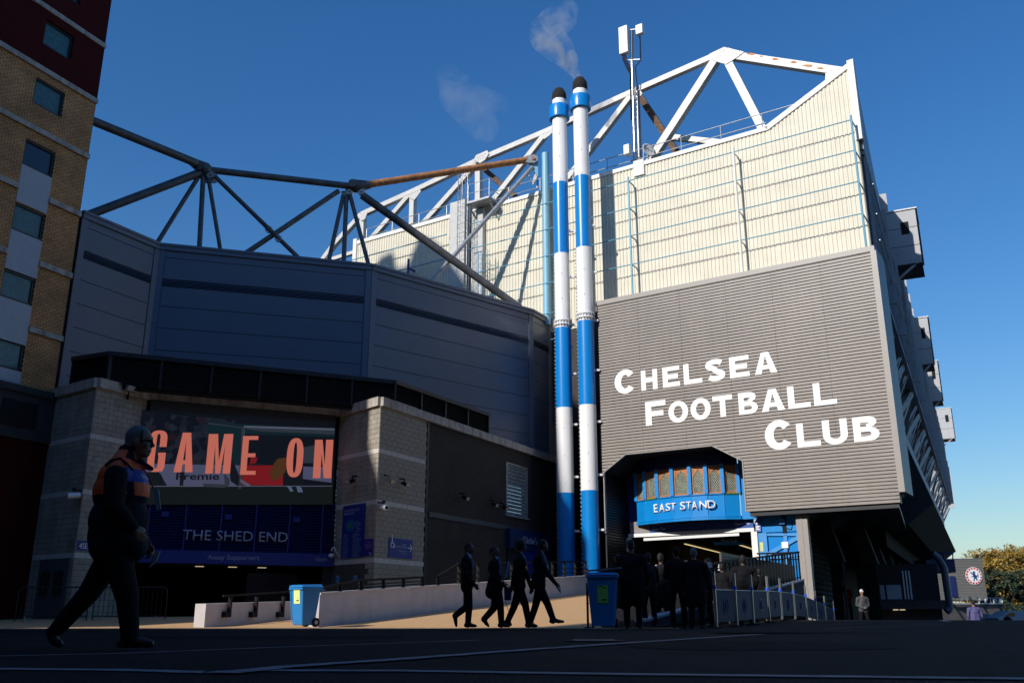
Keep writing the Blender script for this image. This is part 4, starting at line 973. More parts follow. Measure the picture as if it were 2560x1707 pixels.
# ================================================ CHIMNEYS
def chimney(cx,ybase,label,cuts,ztop,r):
    """cuts: px rows (source) of colour changes at the axis px"""
    o=empty('chimney',label,'chimney',(cx[0],cx[1],0),'pair of striped round chimneys')
    X,Y=cx
    def zz(py): 
        # height on the axis seen at row py
        b=(853.5-py)/F; return .27+Y*(sp+b*cp)/(cp-b*sp)
    z=[zz(p) for p in cuts]  # from bottom upwards
    bands=[]
    prev=0.
    cols=['blue','chimney_white','blue','chimney_white','blue','chimney_white']
    zs=[0]+z
    for i,(a,b) in enumerate(zip(zs,zs[1:])):
        mb=MB();rr=r*(1.0 if i<3 else .965)
        mb.lathe((X,Y),[(rr,a),(rr,b)],40);mb.build('blue_band' if cols[i]=='blue' else 'white_band',M[cols[i]],o,smooth=True)
    # flange between third and fourth band
    fz=z[2]+.28
    mb=MB();mb.lathe((X,Y),[(r*.96,fz-.14),(r*1.16,fz-.14),(r*1.16,fz-.09),(r*1.0,fz-.07),(r*1.0,fz+.05),(r*1.16,fz+.07),(r*1.16,fz+.12),(r*.96,fz+.12)],40);f=mb.build('flange',M['chimney_white'],o,smooth=True)
    mb=MB()
    for i in range(20):
        a=2*math.pi*i/20;mb.tube((X+r*1.1*math.cos(a),Y+r*1.1*math.sin(a),fz-.2),(X+r*1.1*math.cos(a),Y+r*1.1*math.sin(a),fz+.16),.018,n=6)
    mb.build('flange_bolt',M['galv'],f)
    # collar and cap
    zc=z[-1]
    mb=MB();mb.lathe((X,Y),[(r*.96,zc+.02),(r*1.34,zc+.02),(r*1.36,zc+.08),(r*1.36,zc+.72),(r*1.32,zc+.78),(r*.94,zc+.78)],40);mb.build('collar',M['blue'],o,smooth=True)
    mb=MB();mb.lathe((X,Y),[(r*.93,zc+.6),(r*.93,zc+1.25)],40);mb.build('white_neck',M['chimney_white'],o,smooth=True)
    mb=MB();mb.lathe((X,Y),[(r*.9,zc+1.15),(r*.97,zc+1.2),(r*.97,ztop-.45),(r*.9,ztop-.25),(r*.6,ztop-.02),(r*.55,ztop),(r*.5,ztop-.05)],40);mb.build('sooty_cap',M['soot'],o,smooth=True)
    # rivets facing the viewer
    mb=MB();z_=1.0
    while z_<zc:
        for da in (-.12,): 
            a=math.atan2(-1,da);mb.ball((X+r*math.cos(a),Y+r*math.sin(a),z_),.022,6,4)
        z_+=1.35
    mb.build('rivet',M['galv'],o)
    mb=MB()
    for k in range(8): mb.bx(X+r*1.0,X+r*1.0+.22,Y-.08,Y+.08,1.5+k*2.6,1.6+k*2.6)
    mb.build('wall_tie',M['chimney_white'],o)
    # bolt strip up the left side
    mb=MB();z_=1
    while z_<z[3]:
        mb.bx(X-r-.04,X-r+.01,Y-.03,Y+.03,z_,z_+.07);z_+=.2
    mb.build('bolt_strip',M['galv'],o,kind='stuff')
CH1=(2.61,44.9);CH2=(3.72,44.2)
chimney(CH1,0,'left and slightly lower of the two blue and white striped chimneys',[1233,1021,822,637,460,300],at_y(1391,224,44.9).z,.415)
chimney(CH2,0,'right and taller striped chimney, smoking, nearer the ribbed sign',[1227,1014,805,622,444,276],at_y(1446,197,44.2).z,.42)
# smoke
# ================================================ MAST AND DISHES
ma=empty('antenna_mast','lattice telephone mast with white panel antennas above the cream stand','mast',tuple(EW.p(2.45,-.6,23.6)))
mz=23.7;MT=EW.hit(1581,70,-.6)
zpan=EW.hit(1560,150,-.6)[1]
def mp(px,py,d=-.6): return EW.hp(px,py,d)
mb=MB();mb.tube(mp(1588,410),mp(1580,152),.10,n=12);mb.build('main_pole',M['steel'],ma,smooth=True)
mb=MB();mb.tube(mp(1598,412,-.8),mp(1592,226,-.8),.07,n=8);mb.tube(mp(1603,412,-1.),mp(1596,226,-1.),.07,n=8);mb.build('leg',M['galv'],ma)
mb=MB()
for k in range(15):
    y0=410-k*12.6
    mb.tube(mp(1588,y0),mp(1603-k*.4,y0-6,-1.),.022,n=5);mb.tube(mp(1603-k*.4,y0-6,-1.),mp(1588,y0-12),.022,n=5)
mb.build('lattice_brace',M['galv'],ma)
mb=MB()
for k in range(50):
    y0=405-k*6.6;x=1584-k*.13
    mb.tube(mp(x-6,y0),mp(x+14 if k>26 else x+2,y0),.009,n=4)
mb.build('climbing_peg',M['dark_metal'],ma)
mb=MB();mb.tube(mp(1580,152),mp(1580,78),.07,n=8);mb.build('upper_pole',M['dark_metal'],ma)
mb=MB();mb.tube(mp(1568,76),mp(1596,73),.04,n=6);mb.tube(mp(1566,151),mp(1603,149),.05,n=6);mb.tube(mp(1602,149),mp(1600,92),.045,n=6);mb.build('antenna_arm',M['steel'],ma)
def panel(x0,x1,y0,y1,name,d0,d1):
    a=EW.hit(x0,y1,-.3);b=EW.hit(x1,y0,-.3);mb=MB();mb.box(EW,a[0],b[0],d0,d1,a[1],EW.hit(x0,y0,-.3)[1]);return mb.build(name,M['white_metal'],ma,bevel=.03)
panel(1550,1569,71,138,'panel_antenna',-.5,-.2);panel(1591,1607,66,89,'panel_antenna',-.5,-.2);panel(1569,1582,372,396,'equipment_box',-.2,.2)
mb=MB()
for x in (1557,1561,1565): 
    mb.path([mp(x,138,-.4),mp(x+1,150,-.4),mp(1568+ (x-1557),172,-.5),mp(1576,186,-.5),mp(1578,300,-.5)],.035)
mb.path([mp(1600,92,-.5),mp(1601,152,-.5),mp(1588,168,-.5),mp(1594,220,-.8),mp(1598,300,-.9)],.028);mb.build('feed_cable',M['black_rail'],ma)
def dish(px,py,r,label,d=-.8,fac=(.8,-.6,.15)):
    c_=EW.hp(px,py,d);o=empty('satellite_dish',label,'satellite dish',tuple(c_-Vector((0,0,r*1.6))),'grey satellite dishes on the stand roof')
    f=Vector(fac).normalized();x=f.cross(Vector((0,0,1))).normalized();y=x.cross(f);mb=MB();vs=[];fs=[];n=24;m=5
    for i in range(m+1):
        q=i/m
        for j in range(n):
            a=2*math.pi*j/n;vs.append(c_+(x*math.cos(a)+y*math.sin(a))*r*q+f*(r*.25*q*q))
    for i in range(m):
        for j in range(n): k=(j+1)%n;fs.append((i*n+j,i*n+k,(i+1)*n+k,(i+1)*n+j))
    mb.add(vs,fs);ob=mb.build('reflector',M['roof_plant'],o,smooth=True);sm=ob.modifiers.new('solid','SOLIDIFY');sm.thickness=.03
    mb=MB();mb.tube(c_-f*.05,c_-Vector((0,0,r*1.6)),.04,n=6);mb.build('stand',M['galv'],o)
    mb=MB();mb.tube(c_-y*r*.9+f*.2,c_+f*r*1.1,.018,n=6);mb.ball(c_+f*r*1.15,.07,8,6);mb.build('feed_arm',M['galv'],o)
dish(1619,378,.42,'grey satellite dish right beside the lattice mast',-.6,(.5,-.85,.2))
dish(1342,447,.42,'grey satellite dish behind the pale blue post',-1.0,(-.95,-.3,.2))
# ================================================ EAST STAND ENTRANCE
ent=empty('stand_entrance','blue oriel over the stand doorway, lettered EAST STAND','entrance',tuple(EW.p(4,0,1.2)))
# oriel: seven bays on an arc
bx=[1592,1614,1645,1683,1728,1769,1811,1850]
dd=[x+.95 for x in (-1.33,-.98,-.68,-.48,-.42,-.50,-.72,-1.08)]
bt=[EW.hit(x,1260,d)[0] for x,d in zip(bx,dd)]
zsill=EW.hit(1705,1238,.48)[1];zhead=EW.hit(1705,1171,.48)[1];zbase=EW.hit(1735,1295,.52)[1]
print('oriel z',zsill,zhead,zbase,bt)
def bp_(i,z,o=0.): return EW.p(bt[i],dd[i]+o,z)
for i in range(7):
    a,b=bp_(i,0),bp_(i+1,0);fr=Fr((a.x,a.y),to=(b.x,b.y));L=(Vector((b.x,b.y))-Vector((a.x,a.y))).length
    mb=MB();mb.box(fr,0.002,L-.002,-.12,0,zbase+.12,zsill);mb.build('apron_panel',M['blue_paint'],ent)
    mb=MB();mb.box(fr,-.02,L+.02,-.1,.05,zsill-.05,zsill);mb.build('sill',M['lead_green'] if i in (1,6) else M['blue_paint'],ent)
    mb=MB();mb.box(fr,0,L,-.1,.04,zbase+.02,zbase+.12);mb.box(fr,-.01,L+.01,-.1,.07,zbase-.10,zbase);mb.build('base_moulding',M['blue_paint'],ent)
    mb=MB();mb.box(fr,0,L,-.12,.0,zhead+.06,zhead+.95);mb.build('upper_panel',M['navy_dark'],ent)
    w0,w1=.09,L-.09
    # wooden frame with pointed arch spandrels
    f=MB();f.box(fr,w0,w0+.07,-.08,-.02,zsill,zhead+.05);f.box(fr,w1-.07,w1,-.08,-.02,zsill,zhead+.05);f.box(fr,w0+.07,w1-.07,-.08,-.02,zhead-.02,zhead+.05);f.box(fr,w0+.07,w1-.07,-.08,-.02,zsill,zsill+.08)
    cxx=(w0+w1)/2;hw=(w1-w0)/2-.07
    for s in (-1,1):
        pts=[fr.p(cxx+s*hw,-.05,zhead-.02),fr.p(cxx,-.05,zhead-.02),fr.p(cxx,-.05,zhead-.08),fr.p(cxx+s*hw*.3,-.05,zhead-.20),fr.p(cxx+s*hw*.55,-.05,zhead-.22),fr.p(cxx+s*hw*.72,-.05,zhead-.36),fr.p(cxx+s*hw,-.05,zhead-.44)]
        f.prism(pts,fr.n*-.03)
    w=f.build('leaded_window',M['wood'],ent)
    g=MB();g.box(fr,w0+.07,w1-.07,-.10,-.085,zsill+.08,zhead-.02);g.build('pane',M['glass_dark'],w)
    # lead lattice
    lt=MB();st=.085;hh=zhead-zsill;ww=2*hw;k=-int(hh/st)-2
    while k*st<ww+.01:
        for sgn in (1,-1):
            x0=cxx-hw+k*st if sgn>0 else cxx+hw-k*st
            # line from (x0,zsill) rising at ~60 deg
            pts=[]
            for q in (0,1):
                pass
            za=zsill+.08;xb=x0;x1_=x0+sgn*(hh)*.6;zb_=zsill+hh-.05
            # clip to the pane
            def clip(xa,za,xb,zb):
                lo,hi=cxx-hw,cxx+hw
                if xa==xb: return None
                t0_,t1_=0,1
                for (e,sg) in ((lo,1),(hi,-1)):
                    fa=(xa-e)*sg;fb=(xb-e)*sg
                    if fa<0 and fb<0: return None
                    if fa<0: t0_=max(t0_,fa/(fa-fb))
                    if fb<0: t1_=min(t1_,fa/(fa-fb))
                if t1_-t0_<.02: return None
                return (xa+(xb-xa)*t0_,za+(zb-za)*t0_,xa+(xb-xa)*t1_,za+(zb-za)*t1_)
            c_=clip(xb,za,x1_,zb_)
            if c_: lt.bar(fr.p(c_[0],-.075,c_[1]),fr.p(c_[2],-.075,c_[3]),.016,.012,up=fr.n)
        k+=1
    mat('lead_pale',(.42,.45,.36),.4,var=.3) if 'lead_pale' not in M else None
    lt.build('lead_lattice',M['lead_pale'],w)
for i in range(8):
    mb=MB();mb.bar(bp_(i,zsill),bp_(i,zhead+.1),.17,.17,up=EW.n);mb.build('mullion',M['blue_paint'],ent)
    if 0<i<7: mb=MB();mb.bar(bp_(i,zbase,.01),bp_(i,zsill,.01),.035,.035,up=EW.n);mb.build('apron_bead',M['blue_paint'],ent)
mb=MB();mb.prism([bp_(i,zbase-.11,-.02) for i in range(8)]+[EW.p(bt[7],-.9,zbase-.11),EW.p(bt[0],-.9,zbase-.11)],(0,0,.08));mb.build('oriel_soffit',M['navy_dark'],ent)
mb=MB();mb.prism([bp_(i,zhead+.95,-.02) for i in range(8)]+[EW.p(bt[7],-.9,zhead+.95),EW.p(bt[0],-.9,zhead+.95)],(0,0,.08));mb.build('oriel_top',M['navy_dark'],ent)
# side cheeks
mb=MB();a=EW.hit(1866,1240,-.7)[0];mb.box(EW,bt[7]+.02,7.6,-.4,-.2,zbase-.1,zhead+1.2);mb.build('cheek_panel',M['blue_paint'],ent)
mb=MB();mb.box(EW,A1[0],bt[0],-.9,-.8,zbase-.3,zhead+1.2);mb.build('back_panel',M['navy'],ent)
mb=MB();mb.bar(EW.p(bt[0]-.06,-.7,zbase-.15),EW.p(bt[0]-.06,-.7,zsill),.12,.12,up=EW.n);mb.build('corner_post',M['blue_paint'],ent)
# EAST STAND letters along the arc: fit to facets by a frame through bays 1..6
Lf=Fr(EW.p(bt[1],.13,0)[:2],to=EW.p(bt[6],.13,0)[:2])
def zt_(x,y): return 1560+x/5.809,1150+y/5.809
for ch,x0,x1,y0,y1 in (('E',433,497,640,760),('A',510,602,632,752),('S',607,683,624,738),('T',680,760,620,730),('S',818,898,604,722),('T',903,985,600,712),('A',985,1075,598,710),('N',1103,1205,590,700),('D',1222,1328,582,695)):
    xc=(x0+x1)/2/5.809+1560
    # depth of the arc here
    tt=EW.hit(xc,1265,0)[0];dv=np.interp(tt,bt,dd)+.05
    a=EW.hit(xc,1150+y0/5.809,dv);b=EW.hit(xc,1150+y1/5.809,dv)
    l_=EW.hit(1560+x0/5.809,1265,dv)[0];r_=EW.hit(1560+x1/5.809,1265,dv)[0]
    i=max(0,min(6,int(np.searchsorted(bt,tt)-1)));al=math.degrees(math.atan2((bp_(i+1,0)-bp_(i,0)).x,(bp_(i+1,0)-bp_(i,0)).y))
    fr=Fr(EW.p((l_+r_)/2,dv,0)[:2],al=al);w=(r_-l_)/2/math.cos(R_(al-EW.al))
    text('letter',ch,fr,(-w,w,b[1],a[1]),0,M['text_white'],ent,bold=.01,thick=.05)
# fascia with tier names
FD=-.47
def fz(px,py,d=FD): return EW.hit(px,py,d)
zf0=fz(1735,1326)[1];zf1=fz(1735,1301)[1]
tl=fz(1575,1320)[0];tr=fz(1884,1320)[0];tg=fz(1624,1320)[0];tg0=fz(1592,1320)[0]
mb=MB();mb.box(EW,tg,tr,FD-.1,FD,zf0,zf1+.1);mb.build('tier_sign',mat('tier_blue',(.012,.075,.32),.45,var=.05),ent)
mb=MB();mb.box(EW,tl,tg-.01,FD-.1,FD,zf0,zf1+.1);mb.build('grey_sign',M['sign_grey'],ent)
def ztxt(x0,x1,ya,yb,ya2,yb2,d): return pxbox(EW,1560+x0/5.809,1560+x1/5.809,1150+ya/5.809,1150+yb/5.809,d,1150+ya2/5.809,1150+yb2/5.809)
text('letter','CHELSEA',EW,ztxt(110,302,1012,1048,1004,1040,FD),FD,M['text_grey'],ent,thick=.005)
text('letter','Lower Tier',EW,ztxt(400,608,985,1025,970,1012,FD),FD,M['text_white'],ent,bold=.01,thick=.005)
text('letter','Upper Tier',EW,ztxt(1606,1842,905,955,893,940,FD),FD,M['text_white'],ent,bold=.01,thick=.005)
# white door frame
mb=MB();mb.box(EW,tl-.1,tr+.02,FD-.25,FD+.03,zf0-.17,zf0-.005);mb.build('lintel',M['white_metal'],ent)
mb=MB();mb.box(EW,tr-.13,tr+.15,FD-.25,FD+.02,1.2,zf0-.175);mb.build('jamb',M['white_metal'],ent)
mb=MB();mb.box(EW,tl-.22,tl-.05,FD-.25,FD+.02,zf0-.85,zf0-.175);mb.build('jamb',M['white_metal'],ent)
# fluorescent tube just inside
a=EW.hp(1610,1348,FD-.7);b=EW.hp(1847,1335,FD-.7)
mb=MB();mb.bar(a,b,.10,.12);mb.build('strip_light',mat('strip_emit',(.8,.8,.8),var=0,emit=(1,.97,.92),estr=.95),ent)
# hall interior running back along the stand
IN=Fr(EW.p(tl,FD,0)[:2],26.3)
IR=Fr(EW.p(tr+.3,FD,0)[:2],26.3)
zc_=zf0+.02
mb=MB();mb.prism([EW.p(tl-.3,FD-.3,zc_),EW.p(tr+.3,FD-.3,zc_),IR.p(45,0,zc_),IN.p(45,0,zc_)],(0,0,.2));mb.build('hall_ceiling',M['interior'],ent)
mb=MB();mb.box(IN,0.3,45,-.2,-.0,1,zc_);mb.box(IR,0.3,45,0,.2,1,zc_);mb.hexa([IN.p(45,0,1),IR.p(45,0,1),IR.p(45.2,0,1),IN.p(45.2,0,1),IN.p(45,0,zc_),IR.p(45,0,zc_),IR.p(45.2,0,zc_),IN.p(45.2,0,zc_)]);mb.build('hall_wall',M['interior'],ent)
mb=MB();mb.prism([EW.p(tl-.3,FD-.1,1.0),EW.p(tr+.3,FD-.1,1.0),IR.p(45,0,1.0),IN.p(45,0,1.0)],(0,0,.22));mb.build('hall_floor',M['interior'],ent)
ye=mat('tube_emit',(.5,.4,.2),var=0,emit=(1,.78,.38),estr=.75)
def ceil_pt(px,py): 
    r=ray(px,py);k=(zc_-.05-.27)/r[2];return Vector((r[0]*k,r[1]*k,zc_-.05))
for (p,q) in (((1712,1359),(1857,1395)),((1832,1356),(1888,1374)),((1873,1398),(1892,1405))):
    a,b=ceil_pt(*p),ceil_pt(*q);n=8
    for i in range(n):
        # equal steps in the picture are not equal in depth; use real lamp lengths
        s0=a+(b-a)*(i/n);s1=a+(b-a)*((i+.93)/n);mb=MB();mb.bar(s0,s1,.08,.04);mb.build('ceiling_tube',ye,ent)
for (x,y) in ((1718,1373),(1733,1377),(1749,1380),(1764,1384),(1776,1386),(1790,1390),(1815,1395),(1826,1398),(1838,1401),(1700,1390)):
    c_=ceil_pt(x,y);mb=MB();mb.tube(c_,c_-Vector((0,0,.03)),.12,n=10);mb.build('downlight',M['lamp_warm'],ent)
bs=at_y(1822,1355,47.);mb=MB();mb.bx(bs.x-.75,bs.x+.75,46.9,47,bs.z-.14,bs.z);mb.build('block_sign',M['blue_paint'],ent)
text('letter','Block 5',Fr((bs.x-.4,46.9),90),(0,.8,bs.z,bs.z+.16),.01,M['text_dim'],ent,thick=.01)
bs=at_y(1872,1338,46.);text('letter','Block 1',Fr((bs.x-.3,46),90),(0,.8,bs.z-.08,bs.z+.1),.01,mat('text_faint',(.08,.08,.08),var=0),ent,thick=.01)
# blue gate to the right with cross braces
gt=empty('service_gate','bright blue steel gate with crossed bracing right of the doorway','gate',tuple(EW.p(8.5,-.9,1.2)))
GD=.9
g=lambda x,y:EW.hit(x,y,GD)
ga=g(1898,1350)[0];gb=g(2000,1350)[0];zg=g(1950,1330)[1]
mb=MB();mb.box(EW,ga,gb,GD-.1,GD,zg+.02,zg+1.2);mb.build('head_panel',M['blue_paint'],gt)
mb=MB();mb.box(EW,ga,gb,GD-.1,GD-.02,0,zg-.02);mb.build('gate_sheet',M['blue'],gt)
def gbar(p,q,w=.16,m='blue_lit'):
    a=g(*p);b=g(*q);mb=MB();mb.bar(EW.p(a[0],GD+.01,a[1]),EW.p(b[0],GD+.01,b[1]),w,.1,up=EW.n);mb.build('brace',M[m],gt)
mat('blue_lit',(.05,.27,.62),.4,var=.1)
gbar((1917,1387),(2002,1340));gbar((1917,1391),(2002,1391));gbar((1964,1336),(1966,1420));gbar((1900,1336),(2002,1336),.1)
mb=MB();mb.box(EW,ga,ga+.38,GD,GD+.1,0,zg);mb.build('gate_post',M['blue_lit'],gt)
t_,z_=g(1964,1362);mb=MB();mb.box(EW,t_-.14,t_+.14,GD+.08,GD+.1,z_-.13,z_+.13);mb.build('notice',M['text_white'],gt)
t_,z_=g(1906,1366);mb=MB();mb.box(EW,t_-.07,t_+.07,GD+.1,GD+.11,z_-.2,z_+.18);mb.build('notice',mat('notice_yellow',(.6,.6,.2),var=.2),gt)
t_,z_=g(1957,1303);mb=MB();mb.box(EW,t_-.12,t_+.12,GD,GD+.15,z_-.12,z_+.1);mb.build('junction_box',M['blue_lit'],gt)
mb=MB();mb.path([EW.p(t_+.1,GD+.03,z_-.1),EW.p(t_+.15,GD+.03,z_-.3),EW.p(t_+.35,GD+.03,z_-.36),EW.p(t_+.42,GD+.03,z_-.1),EW.p(t_+.36,GD+.03,z_+.1)],.015);mb.build('conduit',M['dark_metal'],gt)
# projecting arrow sign
pa=EW.hit(1896,1305,1.0);o=empty('hanging_sign','narrow lilac blue hanging direction sign with pointed top by the white jamb','sign',tuple(EW.p(pa[0],-.3,pa[1])))
q0=EW.hit(1889,1330,1.0);q1=EW.hit(1903,1330,1.0);zA=EW.hit(1896,1293,1.0)[1];zB=EW.hit(1896,1303,1.0)[1];zC2=EW.hit(1896,1328,1.0)[1]
mb=MB();mb.prism([EW.p(q0[0],1.,zC2),EW.p(q1[0],1.,zC2),EW.p(q1[0],1.,zB),EW.p((q0[0]+q1[0])/2,1.,zA),EW.p(q0[0],1.,zB)],EW.n*-.05);mb.build('board',mat('lilac',(.12,.17,.50),.5,var=.05),o)
mb=MB()
for k in range(3): mb.box(EW,q0[0]+.05,q1[0]-.05,1.005,1.015,zB-.12-k*.12,zB-.07-k*.12)
mb.bar(EW.p(q1[0]-.08,1.01,zC2+.22),EW.p(q0[0]+.06,1.01,zC2+.06),.03);mb.bar(EW.p(q0[0]+.06,1.01,zC2+.06),EW.p(q0[0]+.06,1.01,zC2+.2),.03);mb.build('arrow_print',M['text_white'],o)
# grey steel column right of the gate
t_=EW.hit(2008,1340,1.2)[0];mb=MB();mb.box(EW,t_-.24,t_+.24,.95,1.25,0,ZB);mb.box(EW,t_-.05,t_+.02,1.25,1.27,0,ZB);mb.build('steel_column',M['sign_trim'],ent)
# ================================================ EAST STAND right flank
Rc=EW.p(TE,0,0);ES=Fr(Rc[:2],26.3);TL=104.
mat('flank_clad',(.36,.35,.36),.6,var=.12,streak=.25,dirt=(.08,.08,.085));mat('flank_steel',(.32,.32,.345),.5,var=.2);mat('box_pale',(.40,.40,.41),.6,var=.06,streak=.2,dirt=(.25,.25,.25))
def ebox(t0,t1,d0,d1,z0,z1,m,name,parent=es,label=None): mb=MB();mb.box(ES,t0,t1,d0,d1,z0,z1);return mb.build(name,M[m],parent,label=label)
t=.4
while t<TL:
    ebox(t,min(t+5.9,TL),-.25,-.02,15.5,18.2,'flank_clad','flank_panel');ebox(t,min(t+5.9,TL),-.25,-.02,18.24,21.0,'flank_clad','flank_panel')
    ebox(t+5.9,t+6.05,-.3,.5,15.4,20.6,'box_pale','flank_fin');t+=6.05
ebox(.3,TL,-.4,.12,21.0,21.25,'flank_steel','eaves_beam');ebox(.3,TL,-.5,.1,15.3,15.5,'flank_steel','bottom_chord')
mb=MB();t=.5
while t<TL: mb.box(ES,t,t+.06,0,.2,15.5,21.0);t+=1.01
mb.build('flank_rib',M['flank_steel'],es,kind='stuff')
for z in (16.6,17.9,19.4):
    mb=MB();mb.tube(ES.p(.3,.35,z),ES.p(30,.35,z),.03,n=6);mb.build('flank_rail',M['galv'],es)
mb=MB();mb.prism([ES.p(.2,-.3,21.2),ES.p(.2,.15,21.2),ES.p(11,.15,21.2),ES.p(.2,.15,25.4),ES.p(.2,-.3,25.4)][1:4],ES.n*-.2);mb.build('raked_flank',M['flank_steel'],es)
# soffit lattice
mb=MB();mb.prism([ES.p(.5,-.6,17.0),ES.p(56,-.6,17.0),ES.p(56,-9,17.0),ES.p(2.2,-9,17.0)],(0,0,.15));mb.build('roof_underside',M['dark_metal'],es)
k=0;t=1.5
while t<TL-1:
    mb=MB();mb.bar(ES.p(t,-9,15.5),ES.p(t,-.3,15.4),.28);mb.build('cross_beam',M['flank_steel'],es)
    mb=MB();mb.bar(ES.p(t,-8.7,15.4),ES.p(t+5,-.4,15.4),.2);mb.build('cross_brace',M['flank_steel'],es)
    if k%2: mb=MB();mb.bar(ES.p(t+5,-8.7,15.45),ES.p(t,-.4,15.45),.16);mb.build('cross_brace',M['flank_steel'],es)
    mb=MB();mb.bar(ES.p(t,-2.3,10.4),ES.p(t,-.2,15.2),.26);mb.build('raking_strut',M['flank_steel'],es)
    mb=MB();mb.bar(ES.p(t,-2.3,10.6),ES.p(t+4.8,-.25,15.1),.2);mb.build('raking_brace',M['flank_steel'],es)
    mb=MB();mb.bar(ES.p(t+4.8,-2.3,10.6),ES.p(t+.1,-.3,15.1),.15);mb.build('raking_brace',M['flank_steel'],es)
    t+=5;k+=1
for d,z_ in ((-1.3,12.8),(-2.3,10.4)):
    mb=MB();mb.bar(ES.p(.8,d,z_),ES.p(TL,d,z_),.2);mb.build('raking_purlin',M['flank_steel'],es)
for d in (-3,-6,-8.8):
    mb=MB();mb.bar(ES.p(.6-d*.15,d,15.6),ES.p(TL,d,15.6),.22);mb.build('long_beam',M['flank_steel'],es)
mb=MB();mb.bar(ES.p(TL-.3,-.1,15.6),ES.p(TL-4,-6.5,11.0),.5);mb.bar(ES.p(TL-.3,-6,15.3),ES.p(TL-4,-6.5,11.2),.5);mb.build('end_strut',M['flank_steel'],es)
mb=MB();mb.box(ES,8,TL,-.45,-.05,21.26,24.5);mb.build('parapet_cladding',M['flank_clad'],es)
t=13.2
while t<TL:
    ebox(t,t+.12,-.05,.35,21.3,24.5,'box_pale','parapet_fin');t+=4
k=0;t=3.
while t<TL-9:
    for a_,b_ in (((t,-.3,15.2),(t+8,-2.6,9.8)),((t,-2.6,9.8),(t+8,-.3,15.2))):
        mb=MB();mb.bar(ES.p(*a_),ES.p(*b_),.42,.42);mb.build('main_brace',M['flank_steel'],es)
    mb=MB();mb.bar(ES.p(t,-.3,15.2),ES.p(t,-2.6,9.8),.4);mb.build('main_strut',M['flank_steel'],es)
    t+=8
# floodlight/gantry boxes hung outside
def ybox(px0,px1,py0,py1,dpx,label):
    t,z1=ES.hit(px0,py0,0.2)
    z0=ES.hit(px0+6,py1,.2)[1]
    # width: solve d so that the outer edge falls on px1
    d=.2
    while d<6:
        P_=ES.p(t,d,z1);x=P_.x/((P_.y*cp+(P_.z-.27)*sp))*F+1280
        if x>=px1: break
        d+=.05
    o=empty('gantry_box',label,'gantry box',tuple(ES.p(t,.2,z0)),'pale boxes hanging on the stand flank')
    L=2.6
    mb=MB();mb.box(ES,t,t+L,-.1,d,z0,z1);mb.build('box_body',M['box_pale'],o)
    mb=MB();mb.box(ES,t-.03,t+L,.2,d+.02,z0-.05,z0-.003);mb.build('box_underside',M['dark_metal'],o)
    mb=MB();mb.box(ES,t-.08,t+L,.15,d+.1,z1,z1+.07);mb.build('box_cap',M['cream_trim'],o)
    mb=MB();mb.box(ES,t-.02,t-.001,.2+(d-.2)*.45,.2+(d-.2)*.72,z0+(z1-z0)*.55,z0+(z1-z0)*.78);mb.build('box_hatch',M['void'],o)
    for zz_ in (z0+(z1-z0)*.33,z0+(z1-z0)*.67):
        mb=MB();mb.box(ES,t-.012,t-.001,.2,d,zz_-.015,zz_+.015);mb.build('panel_seam',M['dark_metal'],o)
    for zz_ in (z0+.15,z1-.15):
        mb=MB();mb.bar(ES.p(t+.3,-.1,zz_),ES.p(t+.3,.25,zz_),.16);mb.build('bracket',M['galv'],o)
    mb=MB();mb.bar(ES.p(t+.1,.05,z0-1.1),ES.p(t+.1,d*.8,z0-.05),.12);mb.build('knee_brace',M['flank_steel'],o)
    mb=MB();mb.box(ES,t+L*.3,t+L*.35,d,d+.1,z0+.1,z1-.2);mb.build('box_handle',M['dark_metal'],o)
ybox(2214,2287,534,626,0,'largest, nearest pale box high on the flank, with a dark hatch')
ybox(2282,2317,797,878,0,'second pale box down the stand flank')
ybox(2312,2342,905,976,0,'third pale box down the stand flank')
ybox(2346,2376,1022,1080,0,'farthest and smallest pale box on the stand flank')
# blue striped return at the edge of the sign
mb=MB();z=5.2
while z<14: mb.add([ES.p(.15,.06,z),ES.p(.15,-.1,z+.3),ES.p(1.4,-.1,z+.3),ES.p(1.4,.06,z)],[(0,1,2,3)]);z+=.34
mat('stripe_blue',(.12,.16,.28),.5,var=0);mb.build('edge_louvre',M['stripe_blue'],es,kind='stuff')
ebox(.2,1.5,-.4,-.12,4.9,15.3,'dark_metal','edge_backing')
# concrete tiers
def eprism(prof,t0,t1,m,name,label=None):
    mb=MB();mb.prism([ES.p(t0,d,z) for d,z in prof],ES.u*(t1-t0));return mb.build(name,M[m],es,label=label)
eprism([(-5,5.6),(.0,6.1),(.0,9.2),(-5,10.2)],9,60,'flank_clad','upper_tier_slab')
eprism([(-3.2,7.6),(-1.2,7.0),(-.9,8.6),(-1.6,9.9),(-3.2,10.6)],3.5,9.2,'flank_steel','curved_duct')
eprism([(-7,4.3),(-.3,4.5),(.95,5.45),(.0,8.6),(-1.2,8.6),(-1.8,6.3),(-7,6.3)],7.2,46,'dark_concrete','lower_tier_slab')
eprism([(-7,3.6),(-1.5,3.6),(-1.5,4.4),(-7,4.4)],9,60,'void','tier_beam')  # near-black colour keeps this sun-catching beam looking shaded
for t,d in ((3.0,-3.6),(3.6,-5.4),(5.4,-2.4),(10,-2.4),(16,-2.4),(23,-2.4)):  # legs and columns coloured dark to stand for shade under the stand
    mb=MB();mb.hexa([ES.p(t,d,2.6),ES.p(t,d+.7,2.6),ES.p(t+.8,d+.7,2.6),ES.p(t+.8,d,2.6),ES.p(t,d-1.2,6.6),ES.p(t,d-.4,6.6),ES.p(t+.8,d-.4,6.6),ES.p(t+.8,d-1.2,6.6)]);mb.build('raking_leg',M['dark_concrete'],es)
    ebox(t+.1,t+.7,d+.05,d+.6,-1.2,2.6,'void','column')
